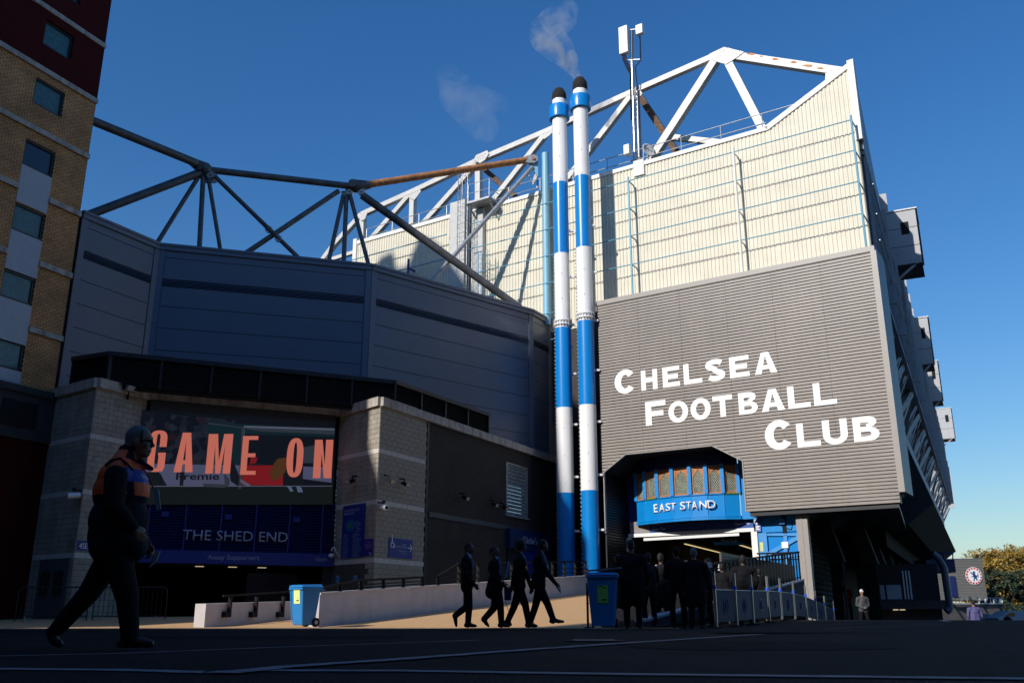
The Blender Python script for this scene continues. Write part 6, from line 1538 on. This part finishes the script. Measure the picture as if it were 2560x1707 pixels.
def person(label,loc,ang,B,voxel=.014,group=None,recolor=None,mats=None,smooth=6):
    o=empty('person',label,'person',loc,group)
    c_,s_=math.cos(ang),math.sin(ang);Lo=Vector(loc)
    tw=lambda p:Vector((Lo.x+p[0]*c_-p[1]*s_,Lo.y+p[0]*s_+p[1]*c_,Lo.z+p[2]))
    mb=mesh_prims(B.pr);me=bpy.data.meshes.new('b');me.from_pydata(mb.v,[],mb.f)
    t=bpy.data.objects.new('b',me);C.objects.link(t)
    bm=bmesh.new();bm.from_mesh(me);bmesh.ops.recalc_face_normals(bm,faces=bm.faces);bm.to_mesh(me);bm.free()
    r=t.modifiers.new('r','REMESH');r.mode='VOXEL';r.voxel_size=voxel;r.use_smooth_shade=True
    sm=t.modifiers.new('s','SMOOTH');sm.iterations=smooth;sm.factor=.5
    dg=bpy.context.evaluated_depsgraph_get();dg.update();nm=bpy.data.meshes.new_from_object(t.evaluated_get(dg))
    bpy.data.objects.remove(t);nm.materials.clear()
    n=len(nm.polygons);ce=np.zeros(n*3);nm.polygons.foreach_get('center',ce);ce=ce.reshape(-1,3)
    idx=classify(ce,B.pr);tags=[p[5] for p in B.pr];names_=[]
    fi=np.zeros(n,int)
    for i in range(n):
        tg=tags[idx[i]]
        if recolor: tg=recolor(tg,ce[i]) 
        if tg not in names_: names_.append(tg)
        fi[i]=names_.index(tg)
    for tg in names_: nm.materials.append(M[tg])
    nm.polygons.foreach_set('material_index',fi);nm.polygons.foreach_set('use_smooth',[True]*n)
    co=np.zeros(len(nm.vertices)*3);nm.vertices.foreach_get('co',co);co=co.reshape(-1,3)
    w=co.copy();w[:,0]=Lo.x+co[:,0]*c_-co[:,1]*s_;w[:,1]=Lo.y+co[:,0]*s_+co[:,1]*c_;w[:,2]+=Lo.z
    nm.vertices.foreach_set('co',w.ravel());nm.update()
    b=link('body',nm,o);return o,tw
def head(B,c,yaw=0,s=1.,skin='skin',hair='hair_dark',beard=None,bald=False,big=0):
    """c centre of the skull; faces +x turned by yaw"""
    cy,sy=math.cos(yaw),math.sin(yaw)
    P=lambda x,y,z:(c[0]+(x*cy-y*sy)*s,c[1]+(x*sy+y*cy)*s,c[2]+z*s)
    B.ell(P(-.005,0,.02),(.098*s,.076*s,.105*s),skin)
    B.ell(P(.030,0,-.045),(.060*s,.058*s,.078*s),skin)      # face/jaw
    B.ell(P(.062,0,-.098),(.026*s,.03*s,.022*s),beard or skin)   # chin
    B.cap(P(.088,0,.012),P(.110,0,-.028),.010*s,.015*s,skin)     # nose
    B.ell(P(.082,0,.035),(.018*s,.045*s,.014*s),skin)       # brow
    B.ell(P(.086,0,-.062),(.014*s,.024*s,.008*s),skin);B.ell(P(.084,0,-.074),(.014*s,.022*s,.008*s),skin)  # lips
    for q in (-1,1):
        B.ell(P(.0,q*.078,-.012),(.02*s,.010*s,.032*s),skin);B.ell(P(.083,q*.030,.008),(.010*s,.012*s,.009*s),skin)
        B.ell(P(.06,q*.038,-.03),(.03*s,.022*s,.028*s),skin)
    if not bald:
        B.ell(P(-.022,0,.042),(.100*s+big,.082*s+big,.098*s+big),hair);B.ell(P(-.05,0,-.005),(.066*s+big,.072*s+big,.085*s+big),hair)
def hand(B,w,d,up,side=1,s=1.,skin='skin',curl=.5,thumbdir=None):
    """w wrist, d direction of the palm, up = back of the hand"""
    w=Vector(w);d=Vector(d).normalized();up=Vector(up);up=(up-d*up.dot(d)).normalized();sx=d.cross(up)*side
    B.cap(w,w+d*.05*s,.026*s,.030*s,skin)
    for k,(o,l) in enumerate(((-.030,.062),(-.010,.072),(.010,.067),(.029,.052))):
        b=w+d*.085*s+sx*o*s;B.cap(w+d*.045*s+sx*o*.8*s,b,.014*s,.0115*s,skin)
        m=b+(d*math.cos(curl)-up*math.sin(curl))*l*.5*s;B.cap(b,m,.0105*s,.0095*s,skin)
        e=m+(d*math.cos(curl*2.1)-up*math.sin(curl*2.1))*l*.5*s;B.cap(m,e,.0095*s,.008*s,skin)
    t0=w+d*.02*s-sx*.022*s;t1=t0+(d*.7-sx*.7-up*.2).normalized()*.04*s;t2=t1+(d*.9-sx*.1-up*.4).normalized()*.032*s
    B.cap(t0,t1,.014*s,.012*s,skin);B.cap(t1,t2,.0115*s,.0095*s,skin)
def shoe(B,an,dr,l=0,tag='shoe',s=1.):
    an=Vector(an);dr=Vector(dr).normalized();hl=an-dr*.05-Vector((0,0,.045));
    B.cap(an+Vector((0,0,.02)),an-Vector((0,0,.03)),.05,.045,tag);B.cap(an-dr*.03+Vector((0,0,-.045)),an+dr*.10+Vector((0,0,-.055)),.040,.042,tag)
    B.cap(an+dr*.10+Vector((0,0,-.055)),an+dr*.17+Vector((0,0,-.062)),.042,.030,tag)
def torso(B,pel,chest,neck,tag,w=1.,dp=1.,hem=None,shw=.17):
    pel=Vector(pel);chest=Vector(chest);neck=Vector(neck)
    B.ell(pel,(.125*dp,.165*w,.14),tag);mid=(pel+chest)/2
    B.ell(mid,(.118*dp,.150*w,.20),tag);B.ell(chest,(.128*dp,.175*w,.19),tag)
    B.cap(chest+Vector((-.0,-shw,.10)),chest+Vector((0,shw,.10)),.075*dp,.075*dp,tag)
    B.cap(chest+Vector((-.01,-shw*.6,.15)),neck+Vector((-.01,0,-.01)),.05,.06,tag);B.cap(chest+Vector((-.01,shw*.6,.15)),neck+Vector((-.01,0,-.01)),.05,.06,tag)
    if hem:
        hem=Vector(hem);B.cap(mid+Vector((0,-.07,0)),hem+Vector((0,-.08,0)),.12*dp,.115*dp,tag);B.cap(mid+Vector((0,.07,0)),hem+Vector((0,.08,0)),.12*dp,.115*dp,tag)
def leg(B,hip,knee,ank,tag,r=(.10,.075,.062)):
    B.cap(hip,knee,r[0],r[1],tag);B.cap(knee,ank,r[1],r[2],tag)
def arm(B,sh,el,wr,tag,r=(.066,.052,.042)):
    B.cap(sh,el,r[0],r[1],tag);B.cap(el,wr,r[1],r[2],tag)
def small(o,name,m,fn):
    mb=MB();fn(mb);return mb.build(name,M[m],o)
# ---- four walkers in dark suits, traced joint by joint
def WK(ref):
    X0=at_y(1120+ref/5.6,1570,19.55).x
    def q(x,y,l=0): P=at_y(1120+x/5.6,1320+y/5.6,19.55);return (P.x-X0,l,P.z)
    return q
def walker(label,ref,J,skin='skin_dark',hairbig=0,shirt='shirt',Y=19.55,coat=1.):
    q=WK(ref);B=Body();g=lambda k,l=0:q(*J[k],l)
    torso(B,g('pel'),g('chest'),g('neck'),'suit',w=1.02*coat,dp=1.08*coat,hem=g('hem') if 'hem' in J else None)
    B.cap(g('neck'),Vector(g('head'))-Vector((0,0,.05)),.052,.050,skin);head(B,g('head'),J.get('yaw',0),.98,skin,big=hairbig)
    leg(B,g('hip',-.08),g('kn',-.09),g('an',-.09),'trouser');leg(B,g('hip',.08),g('kb',.09),g('ab',.09),'trouser')
    for an,to,l in (('an','tn',-.09),('ab','tb',.09)):
        a=Vector(g(an,l));t=Vector(g(to,l));d=t-a;d.z+=.0
        h=a+Vector((0,0,-.03))-d.normalized()*.03
        B.cap(a,a+d*.55+Vector((0,0,0)),.052,.040,'shoe');B.cap(a+d*.5,t+Vector((0,0,.025)),.042,.028,'shoe')
        if abs(d.z)<.12: B.cap(a-Vector((.045,0,.03)),a+Vector((0,0,-.05)),.042,.036,'shoe')
    arm(B,g('sh',-.2),g('el',-.24),g('wr',-.22),'suit');arm(B,g('sh',.2),g('el2',.24),g('wr2',.22),'suit')
    e,w=Vector(g('el',-.24)),Vector(g('wr',-.22));hand(B,w,w-e,(0,-1,.1),1,1.,skin,.4)
    e,w=Vector(g('el2',.24)),Vector(g('wr2',.22));hand(B,w,w-e,(0,1,.1),-1,1.,skin,.5)
    x=at_y(1120+ref/5.6,1570,Y).x
    return person(label,(x,Y,.004),0,B,.0125,'four walkers in dark suits crossing the ramp foot')
o,tw=walker('first walker from the left, dark suit, pale collar, trailing foot kicked up',290,dict(head=(300,295),neck=(268,385),chest=(262,520),pel=(268,800),hem=(262,830),hip=(275,830),kn=(300,1090),an=(282,1335),tn=(392,1385),kb=(262,1095),ab=(95,1225),tb=(112,1385),sh=(240,455),el=(250,640),wr=(370,790),el2=(215,650),wr2=(240,830),yaw=-.3))
small(o,'shirt_collar','shirt',lambda mb:mb.prism([tw(((x-290)/678,-.105,(1400-y)/678)) for x,y in ((245,365),(325,410),(312,462),(285,430))],Vector((0,-.02,0))))
small(o,'tie','shirt_blue',lambda mb:mb.bar(tw((.055,-.13,1.38)),tw((.09,-.135,1.2)),.03))
o,tw=walker('second walker from the left, open dark coat over pale shirt, carrying a bag',680,dict(head=(655,345),neck=(665,430),chest=(655,560),pel=(675,830),hem=(610,900),hip=(690,860),kn=(735,1110),an=(750,1335),tn=(860,1385),kb=(640,1120),ab=(500,1275),tb=(565,1385),sh=(650,500),el=(640,690),wr=(760,790),el2=(600,680),wr2=(620,860),yaw=-.5),coat=1.08)
small(o,'shirt_front','shirt_blue',lambda mb:mb.prism([tw(((x-680)/678,-.12,(1400-y)/678)) for x,y in ((658,425),(715,430),(745,560),(735,740),(712,740),(705,560),(680,500))],Vector((0,-.02,0))))
small(o,'collar','shirt',lambda mb:mb.prism([tw(((x-680)/678,-.145,(1400-y)/678)) for x,y in ((656,422),(712,432),(690,468),(668,455))],Vector((0,-.015,0))))
b=empty('shoulder_bag','dark bag held low by the second walker','bag',tuple(tw((.22,-.1,.62))));mb=MB();mb.hexa([tw((.16,-.16,.56)),tw((.30,-.16,.56)),tw((.30,-.06,.56)),tw((.16,-.06,.56)),tw((.15,-.16,.82)),tw((.31,-.16,.82)),tw((.31,-.06,.82)),tw((.15,-.06,.82))]);mb.build('pouch',M['navy_dark'],b,bevel=.03);mb=MB();mb.path([tw((.18,-.11,.82)),tw((.12,-.2,.95)),tw((.28,-.11,.82))],.01);mb.build('strap',M['suit'],b)
mb=MB();mb.bar(tw((.16,-.17,.6)),tw((.24,-.17,.36)),.012);mb.build('loose_strap',M['suit'],b)
o,tw=walker('third walker from the left, tall with full hair and a lanyard',1000,dict(head=(1022,250),neck=(1018,355),chest=(1000,500),pel=(1000,800),hem=(990,840),hip=(1000,850),kn=(1085,1090),an=(1130,1335),tn=(1240,1385),kb=(925,1100),ab=(840,1290),tb=(880,1370),sh=(990,440),el=(930,640),wr=(900,800),el2=(1100,640),wr2=(1160,810)),hairbig=.022)
small(o,'lanyard','shirt',lambda mb:mb.path([tw((.03,-.16,1.52)),tw((.12,-.15,1.42)),tw((.165,-.1,1.26))],.008))
pp_=empty('paper','light blue folded papers held between the second and third walkers','paper',tuple(tw((-.28,-.2,1.0))));mb=MB();mb.prism([tw(((x-1000)/678,-.21,(1400-y)/678)) for x,y in ((850,470),(862,520),(838,700),(825,732),(795,715),(820,590))],Vector((0,.012,0)));mb.build('sheet',M['shirt_blue'],pp_)
o,tw=walker('fourth walker, striding ahead, holding a bottle forward',1285,dict(head=(1332,245),neck=(1300,350),chest=(1280,490),pel=(1278,790),hem=(1280,800),hip=(1285,840),kn=(1395,1070),an=(1470,1280),tn=(1610,1325),kb=(1225,1090),ab=(1150,1325),tb=(1235,1385),sh=(1280,440),el=(1400,660),wr=(1500,780),el2=(1215,640),wr2=(1175,830),yaw=.1))
small(o,'lanyard','shirt',lambda mb:mb.path([tw((.05,-.16,1.54)),tw((.12,-.15,1.42)),tw((.16,-.13,1.27))],.008))
small(o,'pass_card','text_white',lambda mb:mb.prism([tw(((x-1285)/678,-.15,(1400-y)/678)) for x,y in ((1390,540),(1412,535),(1420,650),(1400,652))],Vector((0,-.006,0))))
bt_=empty('drink_bottle','small bottle held forward in the hand of the fourth walker','bottle',tuple(tw((.36,-.2,.84))));mb=MB();mb.tube(tw((.345,-.2,.85)),tw((.42,-.2,.735)),.03,n=12);mb.build('bottle_body',M['sticker_pale'],bt_);mb=MB();mb.tube(tw((.42,-.2,.735)),tw((.435,-.2,.71)),.022,n=10);mb.build('cap',M['text_white'],bt_)
# ---- steward
SX0=at_y(290,1615,8.0).x
def SK(px,py,l=0): P=at_y(px,py,8.0+l);return (P.x-SX0,l,P.z)
B=Body();S_=SK
B.ell(S_(300,1360),(.235,.21,.20),'jacket_navy');B.ell(S_(297,1300),(.25,.225,.24),'jacket_navy');B.ell(S_(303,1230),(.235,.22,.24),'jacket_navy');B.ell(S_(305,1195),(.20,.21,.16),'jacket_navy')
B.cap(S_(297,1180,-.17),S_(297,1180,.17),.11,.11,'jacket_navy');B.cap(S_(300,1160,-.1),S_(318,1136),.09,.085,'jacket_navy');B.cap(S_(300,1160,.1),S_(318,1136),.09,.085,'jacket_navy')
B.ell(S_(250,1335),(.085,.16,.19),'jacket_navy');B.cap(S_(262,1368,-.06),S_(330,1368,-.06),.13,.12,'jacket_navy');B.cap(S_(262,1368,.06),S_(330,1368,.06),.13,.12,'jacket_navy')                       # bulky back of the coat
B.cap(S_(316,1142),S_(336,1120),.075,.07,'jacket_navy');B.ell(S_(318,1122),(.065,.085,.035),'jacket_navy')   # collar
B.cap(S_(350,1158),S_(378,1172),.035,.022,'jacket_navy')
B.cap(S_(330,1140),S_(345,1118),.06,.06,'skin')
head(B,S_(350,1106),0,1.10,'skin','hair_grey',beard='hair_grey')
# legs
B.cap(S_(292,1390,-.09),S_(318,1490,-.1),.125,.095,'trouser');B.cap(S_(318,1490,-.1),S_(325,1590,-.1),.092,.072,'trouser')
B.cap(S_(280,1390,.09),S_(222,1482,.1),.125,.09,'trouser');B.cap(S_(222,1482,.1),S_(148,1566,.1),.09,.068,'trouser')
B.cap(S_(322,1596,-.1),S_(322,1604,-.1),.05,.045,'shoe');B.cap(S_(312,1606,-.1),S_(355,1606,-.1),.042,.042,'shoe');B.cap(S_(355,1606,-.1),S_(376,1609,-.1),.042,.032,'shoe');B.cap(S_(300,1609,-.1),S_(312,1606,-.1),.032,.042,'shoe')
B.cap(S_(142,1570,.1),S_(130,1580,.1),.055,.05,'shoe');B.cap(S_(128,1578,.1),S_(136,1602,.1),.045,.04,'shoe');B.cap(S_(136,1602,.1),S_(150,1609,.1),.038,.03,'shoe')
# arms
B.cap(S_(290,1190,-.23),S_(284,1268,-.29),.095,.085,'suit');B.cap(S_(288,1268,-.30),S_(330,1318,-.27),.075,.055,'suit')
e=Vector(S_(288,1268,-.30));w_=Vector(S_(332,1319,-.27));hand(B,w_,w_-e,(0,-1,.4),1,1.05,'skin',.55)
B.cap(S_(300,1190,.24),S_(318,1280,.29),.085,.072,'jacket_navy');B.cap(S_(318,1280,.29),S_(365,1362,.24),.07,.052,'jacket_navy')
e=Vector(S_(318,1280,.29));w2_=Vector(S_(366,1364,.24));hand(B,w2_,w2_-e,(.2,1,.2),-1,1.05,'skin',.8)
def steward_col(tg,p):
    if tg!='jacket_navy': return tg
    f,l,z=p;_Y=8.0;_d=_Y*cp+(z-.27)*sp;px=1280+(SX0+f)*F/_d;py=853.5-F*((z-.27)*cp-_Y*sp)/_d
    if abs(l)>.27 or (l>.2 and f>.0): return 'jacket_navy'
    if py>1242 or py<1128 or (px>330 and py<1150+ (px-330)*.5): return 'jacket_navy'
    if px<262: return 'jacket_navy' if 248<px+(1240-py)*-.11+3<253 and py>1150 else 'hivis'
    if px>337 and 1178<py<1210: return 'vest_blue'
    if 338<px<352 and py>=1178: return 'jacket_navy'
    if py>1178 or px>262: return 'hivis'
    return tg
X=at_y(290,1615,8.0).x
st,tw=person('steward walking right in the foreground, orange and navy hi-vis jacket, grey hair','x' and (X,8.0,.002),0,B,.0095,None,steward_col,smooth=4)
def tS(px,py,l): return tw(S_(px,py,l))
small(st,'vest_piping','jacket_navy',lambda mb:mb.path([tS(262,1165,-.255),tS(276,1152,-.235),tS(300,1146,-.21),tS(318,1160,-.235),tS(332,1176,-.225)],.011))
small(st,'lanyard','crest_red',lambda mb:mb.path([tS(352,1165,-.10),tS(374,1195,-.10),tS(384,1222,-.08)],.008))
small(st,'id_card','sticker_pale',lambda mb:mb.prism([tS(383,1224,-.1),tS(397,1222,-.1),tS(402,1272,-.1),tS(392,1276,-.1)],Vector((0,-.006,0))))
small(st,'chest_print','text_white',lambda mb:mb.prism([tS(352,1186,-.215),tS(366,1190,-.19),tS(372,1200,-.18),tS(362,1194,-.20)],Vector((0,-.01,0))))
small(st,'glasses','black_rail',lambda mb:(mb.path([tS(352,1100,-.088),tS(372,1101,-.086),tS(381,1102,-.06)],.006),mb.path([tS(379,1098,-.055),tS(382,1103,-.035),tS(380,1109,-.05),tS(377,1106,-.062),tS(379,1098,-.055)],.004)))
small(st,'headset','black_rail',lambda mb:mb.path([tS(352,1105,-.092),tS(356,1078,-.07),tS(358,1066,0),tS(356,1078,.07)],.007))
small(st,'eye','void',lambda mb:(mb.ball(tS(375,1103,-.036),.009,8,6),mb.ball(tS(375,1103,.036),.009,8,6)))
nb=empty('folded_paper','folded paper held low in the far hand of the steward','paper',tuple(tS(380,1400,.24)));mb=MB();mb.prism([tS(385,1380,.24),tS(400,1378,.24),tS(392,1400,.24),tS(372,1420,.24)],Vector((0,.012,0)));mb.build('sheet',M['render_pale'],nb)
# ---- standing figures
def stander(label,px,Y,H,ang,top='suit',legs='trouser',skin='skin_dark',hair='hair_dark',wide=1.,pose=0,z=None,group=None,cap_=None,vox=.016,coat=False):
    x=(px-1280)/2395*Y;k=H/1.78;B=Body();q=lambda f,l,z_:(f*k,l*k*wide,z_*k)
    torso(B,q(0,0,.98),q(0,0,1.28),q(0,0,1.47),top,w=k*wide*1.03,dp=k*wide*1.08,hem=q(-.01,0,.88),shw=.17*k*wide)
    B.cap(q(0,0,1.45),q(.01,0,1.56),.055*k,.052*k,skin);head(B,q(.02,0,1.655),0,.98*k,skin,hair if not cap_ else cap_)
    if cap_: B.ell(q(.10,0,1.69),(.07*k,.06*k,.012*k),cap_)
    if coat:
        for l in (-.09,.09): B.cap(q(-.01,l,.98),q(-.01,l,.56),.135*k*wide,.125*k*wide,top)
    s=.10+.03*(pose%3)
    leg(B,q(0,-.09,.92),q(.02,-s,.50),q(.0,-s,.10),legs,(.10*k*wide,.075*k,.065*k));leg(B,q(0,.09,.92),q(.01+.03*(pose%2),s,.50),q(-.02,s,.10),legs,(.10*k*wide,.075*k,.065*k))
    shoe(B,q(0,-s,.08),(1,-.15,0));shoe(B,q(-.02,s,.08),(1,.2,0))
    if pose in (0,3):
        arm(B,q(0,-.22,1.38),q(-.02,-.27,1.10),q(.10,-.24,.88),top);arm(B,q(0,.22,1.38),q(-.02,.27,1.10),q(.08,.25,.86),top)
        hand(B,q(.10,-.24,.88),(.2,0,-1),(0,-1,0),1,k,skin,.4);hand(B,q(.08,.25,.86),(.2,0,-1),(0,1,0),-1,k,skin,.4)
    elif pose==1:
        arm(B,q(0,-.22,1.38),q(.02,-.27,1.10),q(.27,-.12,1.16),top);arm(B,q(0,.22,1.38),q(.02,.27,1.10),q(.27,.12,1.15),top)
        hand(B,q(.27,-.12,1.16),(1,.4,.2),(0,0,1),1,k,skin,.8);hand(B,q(.27,.12,1.15),(1,-.4,.2),(0,0,1),-1,k,skin,.8)
    else:
        arm(B,q(0,-.22,1.38),q(-.02,-.28,1.10),q(.17,-.06,.98),top);arm(B,q(0,.22,1.38),q(-.02,.28,1.10),q(.18,.05,.98),top)
        hand(B,q(.17,-.06,.98),(.3,1,-.1),(1,0,.2),1,k,skin,.6);hand(B,q(.18,.05,.98),(.3,-1,-.1),(1,0,.2),-1,k,skin,.6)
    zz=ground_z(x,Y) if z is None else z
    return person(label,(x,Y,zz+.003),ang,B,vox,group)
G='dark figures queueing at the stand entrance'
stander('heavily built queueing figure in dark coat next to the shaded bin',1583,20.6,1.86,R_(70),wide=1.25,pose=0,group=G,coat=True)
stander('queueing figure in dark clothes half hidden behind the heavy man',1625,22.5,1.70,R_(120),wide=1.1,pose=1,group=G)
stander('queueing figure in a dark cap facing the doorway',1697,21.0,1.74,R_(95),pose=1,cap_='suit',group=G)
stander('queueing figure with short grey hair',1742,20.8,1.70,R_(80),hair='hair_grey',skin='skin',wide=1.12,pose=0,group=G,coat=True)
o,tw=stander('queueing figure reading a white sheet of paper',1778,23.5,1.62,R_(170),pose=1,group=G)
pz_=empty('paper','white sheet of paper held up in the queue','paper',tuple(tw((.35,0,1.2))));a=at_y(1766,1404,23.1);b=at_y(1780,1417,23.1);mb=MB();mb.prism([(a.x,23.1,a.z),(b.x-.02,23.1,a.z+.005),(b.x+.02,23.1,b.z-.01),(a.x+.05,23.1,b.z-.01)],(0,.01,.0));mb.build('sheet',M['text_white'],pz_)
stander('tall queueing figure in a long coat between the heavy man and the capped one',1657,24.2,1.80,R_(60),wide=1.15,pose=0,group=G,coat=True)
stander('queueing figure in a hooded dark coat just right of the shaded bin',1548,23.2,1.72,R_(100),wide=1.15,pose=2,group=G,coat=True)
stander('queueing figure in a dark coat behind the capped one, farther up the ramp',1722,26.5,1.74,R_(90),wide=1.1,pose=0,group=G,coat=True)
stander('small queueing figure near the steel belt posts',1812,26.0,1.60,R_(80),wide=1.1,pose=1,group=G,coat=True)
stander('broad shouldered queueing figure behind the first belt posts',1866,24.5,1.72,R_(90),wide=1.3,pose=0,group=G)
stander('queueing figure in front of the landing railing, partly hidden by banners',1905,27,1.45,R_(100),wide=1.,pose=2,group=G)
o,tw=stander('man in white cap and dark jacket with hands clasped, right of the queue',2160,38.5,1.62,R_(-85),top='grey_jacket',skin='skin',cap_='text_white',pose=2,z=-.34)
X=(2437-1280)/2395*41
stander('man in purple-blue jacket seen from behind, cut off by the road crest',2437,41,1.78,R_(95),top='purple_suit',skin='skin',wide=1.15,pose=3,z=-.86)
stander('person in orange jacket deep under the stand',2121,46,1.75,R_(-90),top='hivis',pose=2,z=.05)
# ================================================ STEAM
sm=MB();TP=at_y(1446,197,44.2)
path_=[(1446,200,.18),(1436,180,.32),(1420,150,.60),(1400,125,.85),(1380,105,.95),(1366,90,1.0),(1362,75,.85),(1380,60,.9),(1405,45,.9),(1418,30,.7)]
for i,((x0,y0,r0),(x1,y1,r1)) in enumerate(zip(path_,path_[1:])):
    pass
import mathutils
B=Body()
for (x0,y0,r0),(x1,y1,r1) in zip(path_,path_[1:]): B.cap(at_y(x0,y0,44.2),at_y(x1,y1,44.2),r0,r1,'s')
mb=mesh_prims(B.pr);me=bpy.data.meshes.new('s');me.from_pydata(mb.v,[],mb.f);t=bpy.data.objects.new('s',me);C.objects.link(t)
r=t.modifiers.new('r','REMESH');r.mode='VOXEL';r.voxel_size=.12
dg=bpy.context.evaluated_depsgraph_get();dg.update();nm=bpy.data.meshes.new_from_object(t.evaluated_get(dg));bpy.data.objects.remove(t)
vm=bpy.data.materials.new('steam');vm.use_nodes=True;n=vm.node_tree.nodes;l=vm.node_tree.links;n.clear()
out=n.new('ShaderNodeOutputMaterial');v=n.new('ShaderNodeVolumePrincipled');v.inputs['Color'].default_value=(.98,.98,.99,1);v.inputs['Anisotropy'].default_value=.2
tc=n.new('ShaderNodeTexCoord');nz=n.new('ShaderNodeTexNoise');nz.inputs['Scale'].default_value=.9;nz.inputs['Detail'].default_value=8;nz.inputs['Roughness'].default_value=.65;nz.inputs['Distortion'].default_value=.6
mr=n.new('ShaderNodeMapRange');mr.inputs[1].default_value=.47;mr.inputs[2].default_value=.72;mr.inputs[4].default_value=1.15
sz=n.new('ShaderNodeSeparateXYZ');fz_=n.new('ShaderNodeMapRange');fz_.inputs[1].default_value=TP.z-.5;fz_.inputs[2].default_value=at_y(1400,20,44.2).z;fz_.inputs[3].default_value=2.2;fz_.inputs[4].default_value=.35
ml=n.new('ShaderNodeMath');ml.operation='MULTIPLY'
l.new(tc.outputs['Object'],nz.inputs['Vector']);l.new(nz.outputs[0],mr.inputs[0]);l.new(tc.outputs['Object'],sz.inputs[0]);l.new(sz.outputs[2],fz_.inputs[0])
l.new(mr.outputs[0],ml.inputs[0]);l.new(fz_.outputs[0],ml.inputs[1]);l.new(ml.outputs[0],v.inputs['Density']);l.new(v.outputs[0],out.inputs['Volume'])
nm.materials.clear();nm.materials.append(vm);so_=link('steam',nm);tag(so_,'thin white steam drifting up left from the taller chimney','steam',kind='stuff')

# faint drift of steam farther left
B=Body();B.cap(at_y(1120,190,60),at_y(1150,240,60),1.0,1.6,'s');B.cap(at_y(1150,240,60),at_y(1210,320,60),1.6,1.2,'s');B.cap(at_y(1150,240,60),at_y(1250,260,60),1.4,.8,'s')
mb=mesh_prims(B.pr);me=bpy.data.meshes.new('s');me.from_pydata(mb.v,[],mb.f);t=bpy.data.objects.new('s',me);C.objects.link(t)
r=t.modifiers.new('r','REMESH');r.mode='VOXEL';r.voxel_size=.3
dg=bpy.context.evaluated_depsgraph_get();dg.update();nm=bpy.data.meshes.new_from_object(t.evaluated_get(dg));bpy.data.objects.remove(t)
vm2=vm.copy();vm2.name='steam_faint'
for nd in vm2.node_tree.nodes:
    if nd.type=='MAP_RANGE' and nd.inputs[4].default_value>1: nd.inputs[4].default_value=.16;nd.inputs[1].default_value=.42
    if nd.type=='MAP_RANGE' and nd.inputs[1].default_value>5: nd.inputs[3].default_value=1;nd.inputs[4].default_value=1
    if nd.type=='TEX_NOISE': nd.inputs['Scale'].default_value=.45
nm.materials.clear();nm.materials.append(vm2);s2_=link('steam',nm);tag(s2_,'very faint wisp of drifted steam in the blue sky left of the chimneys','steam',kind='stuff')
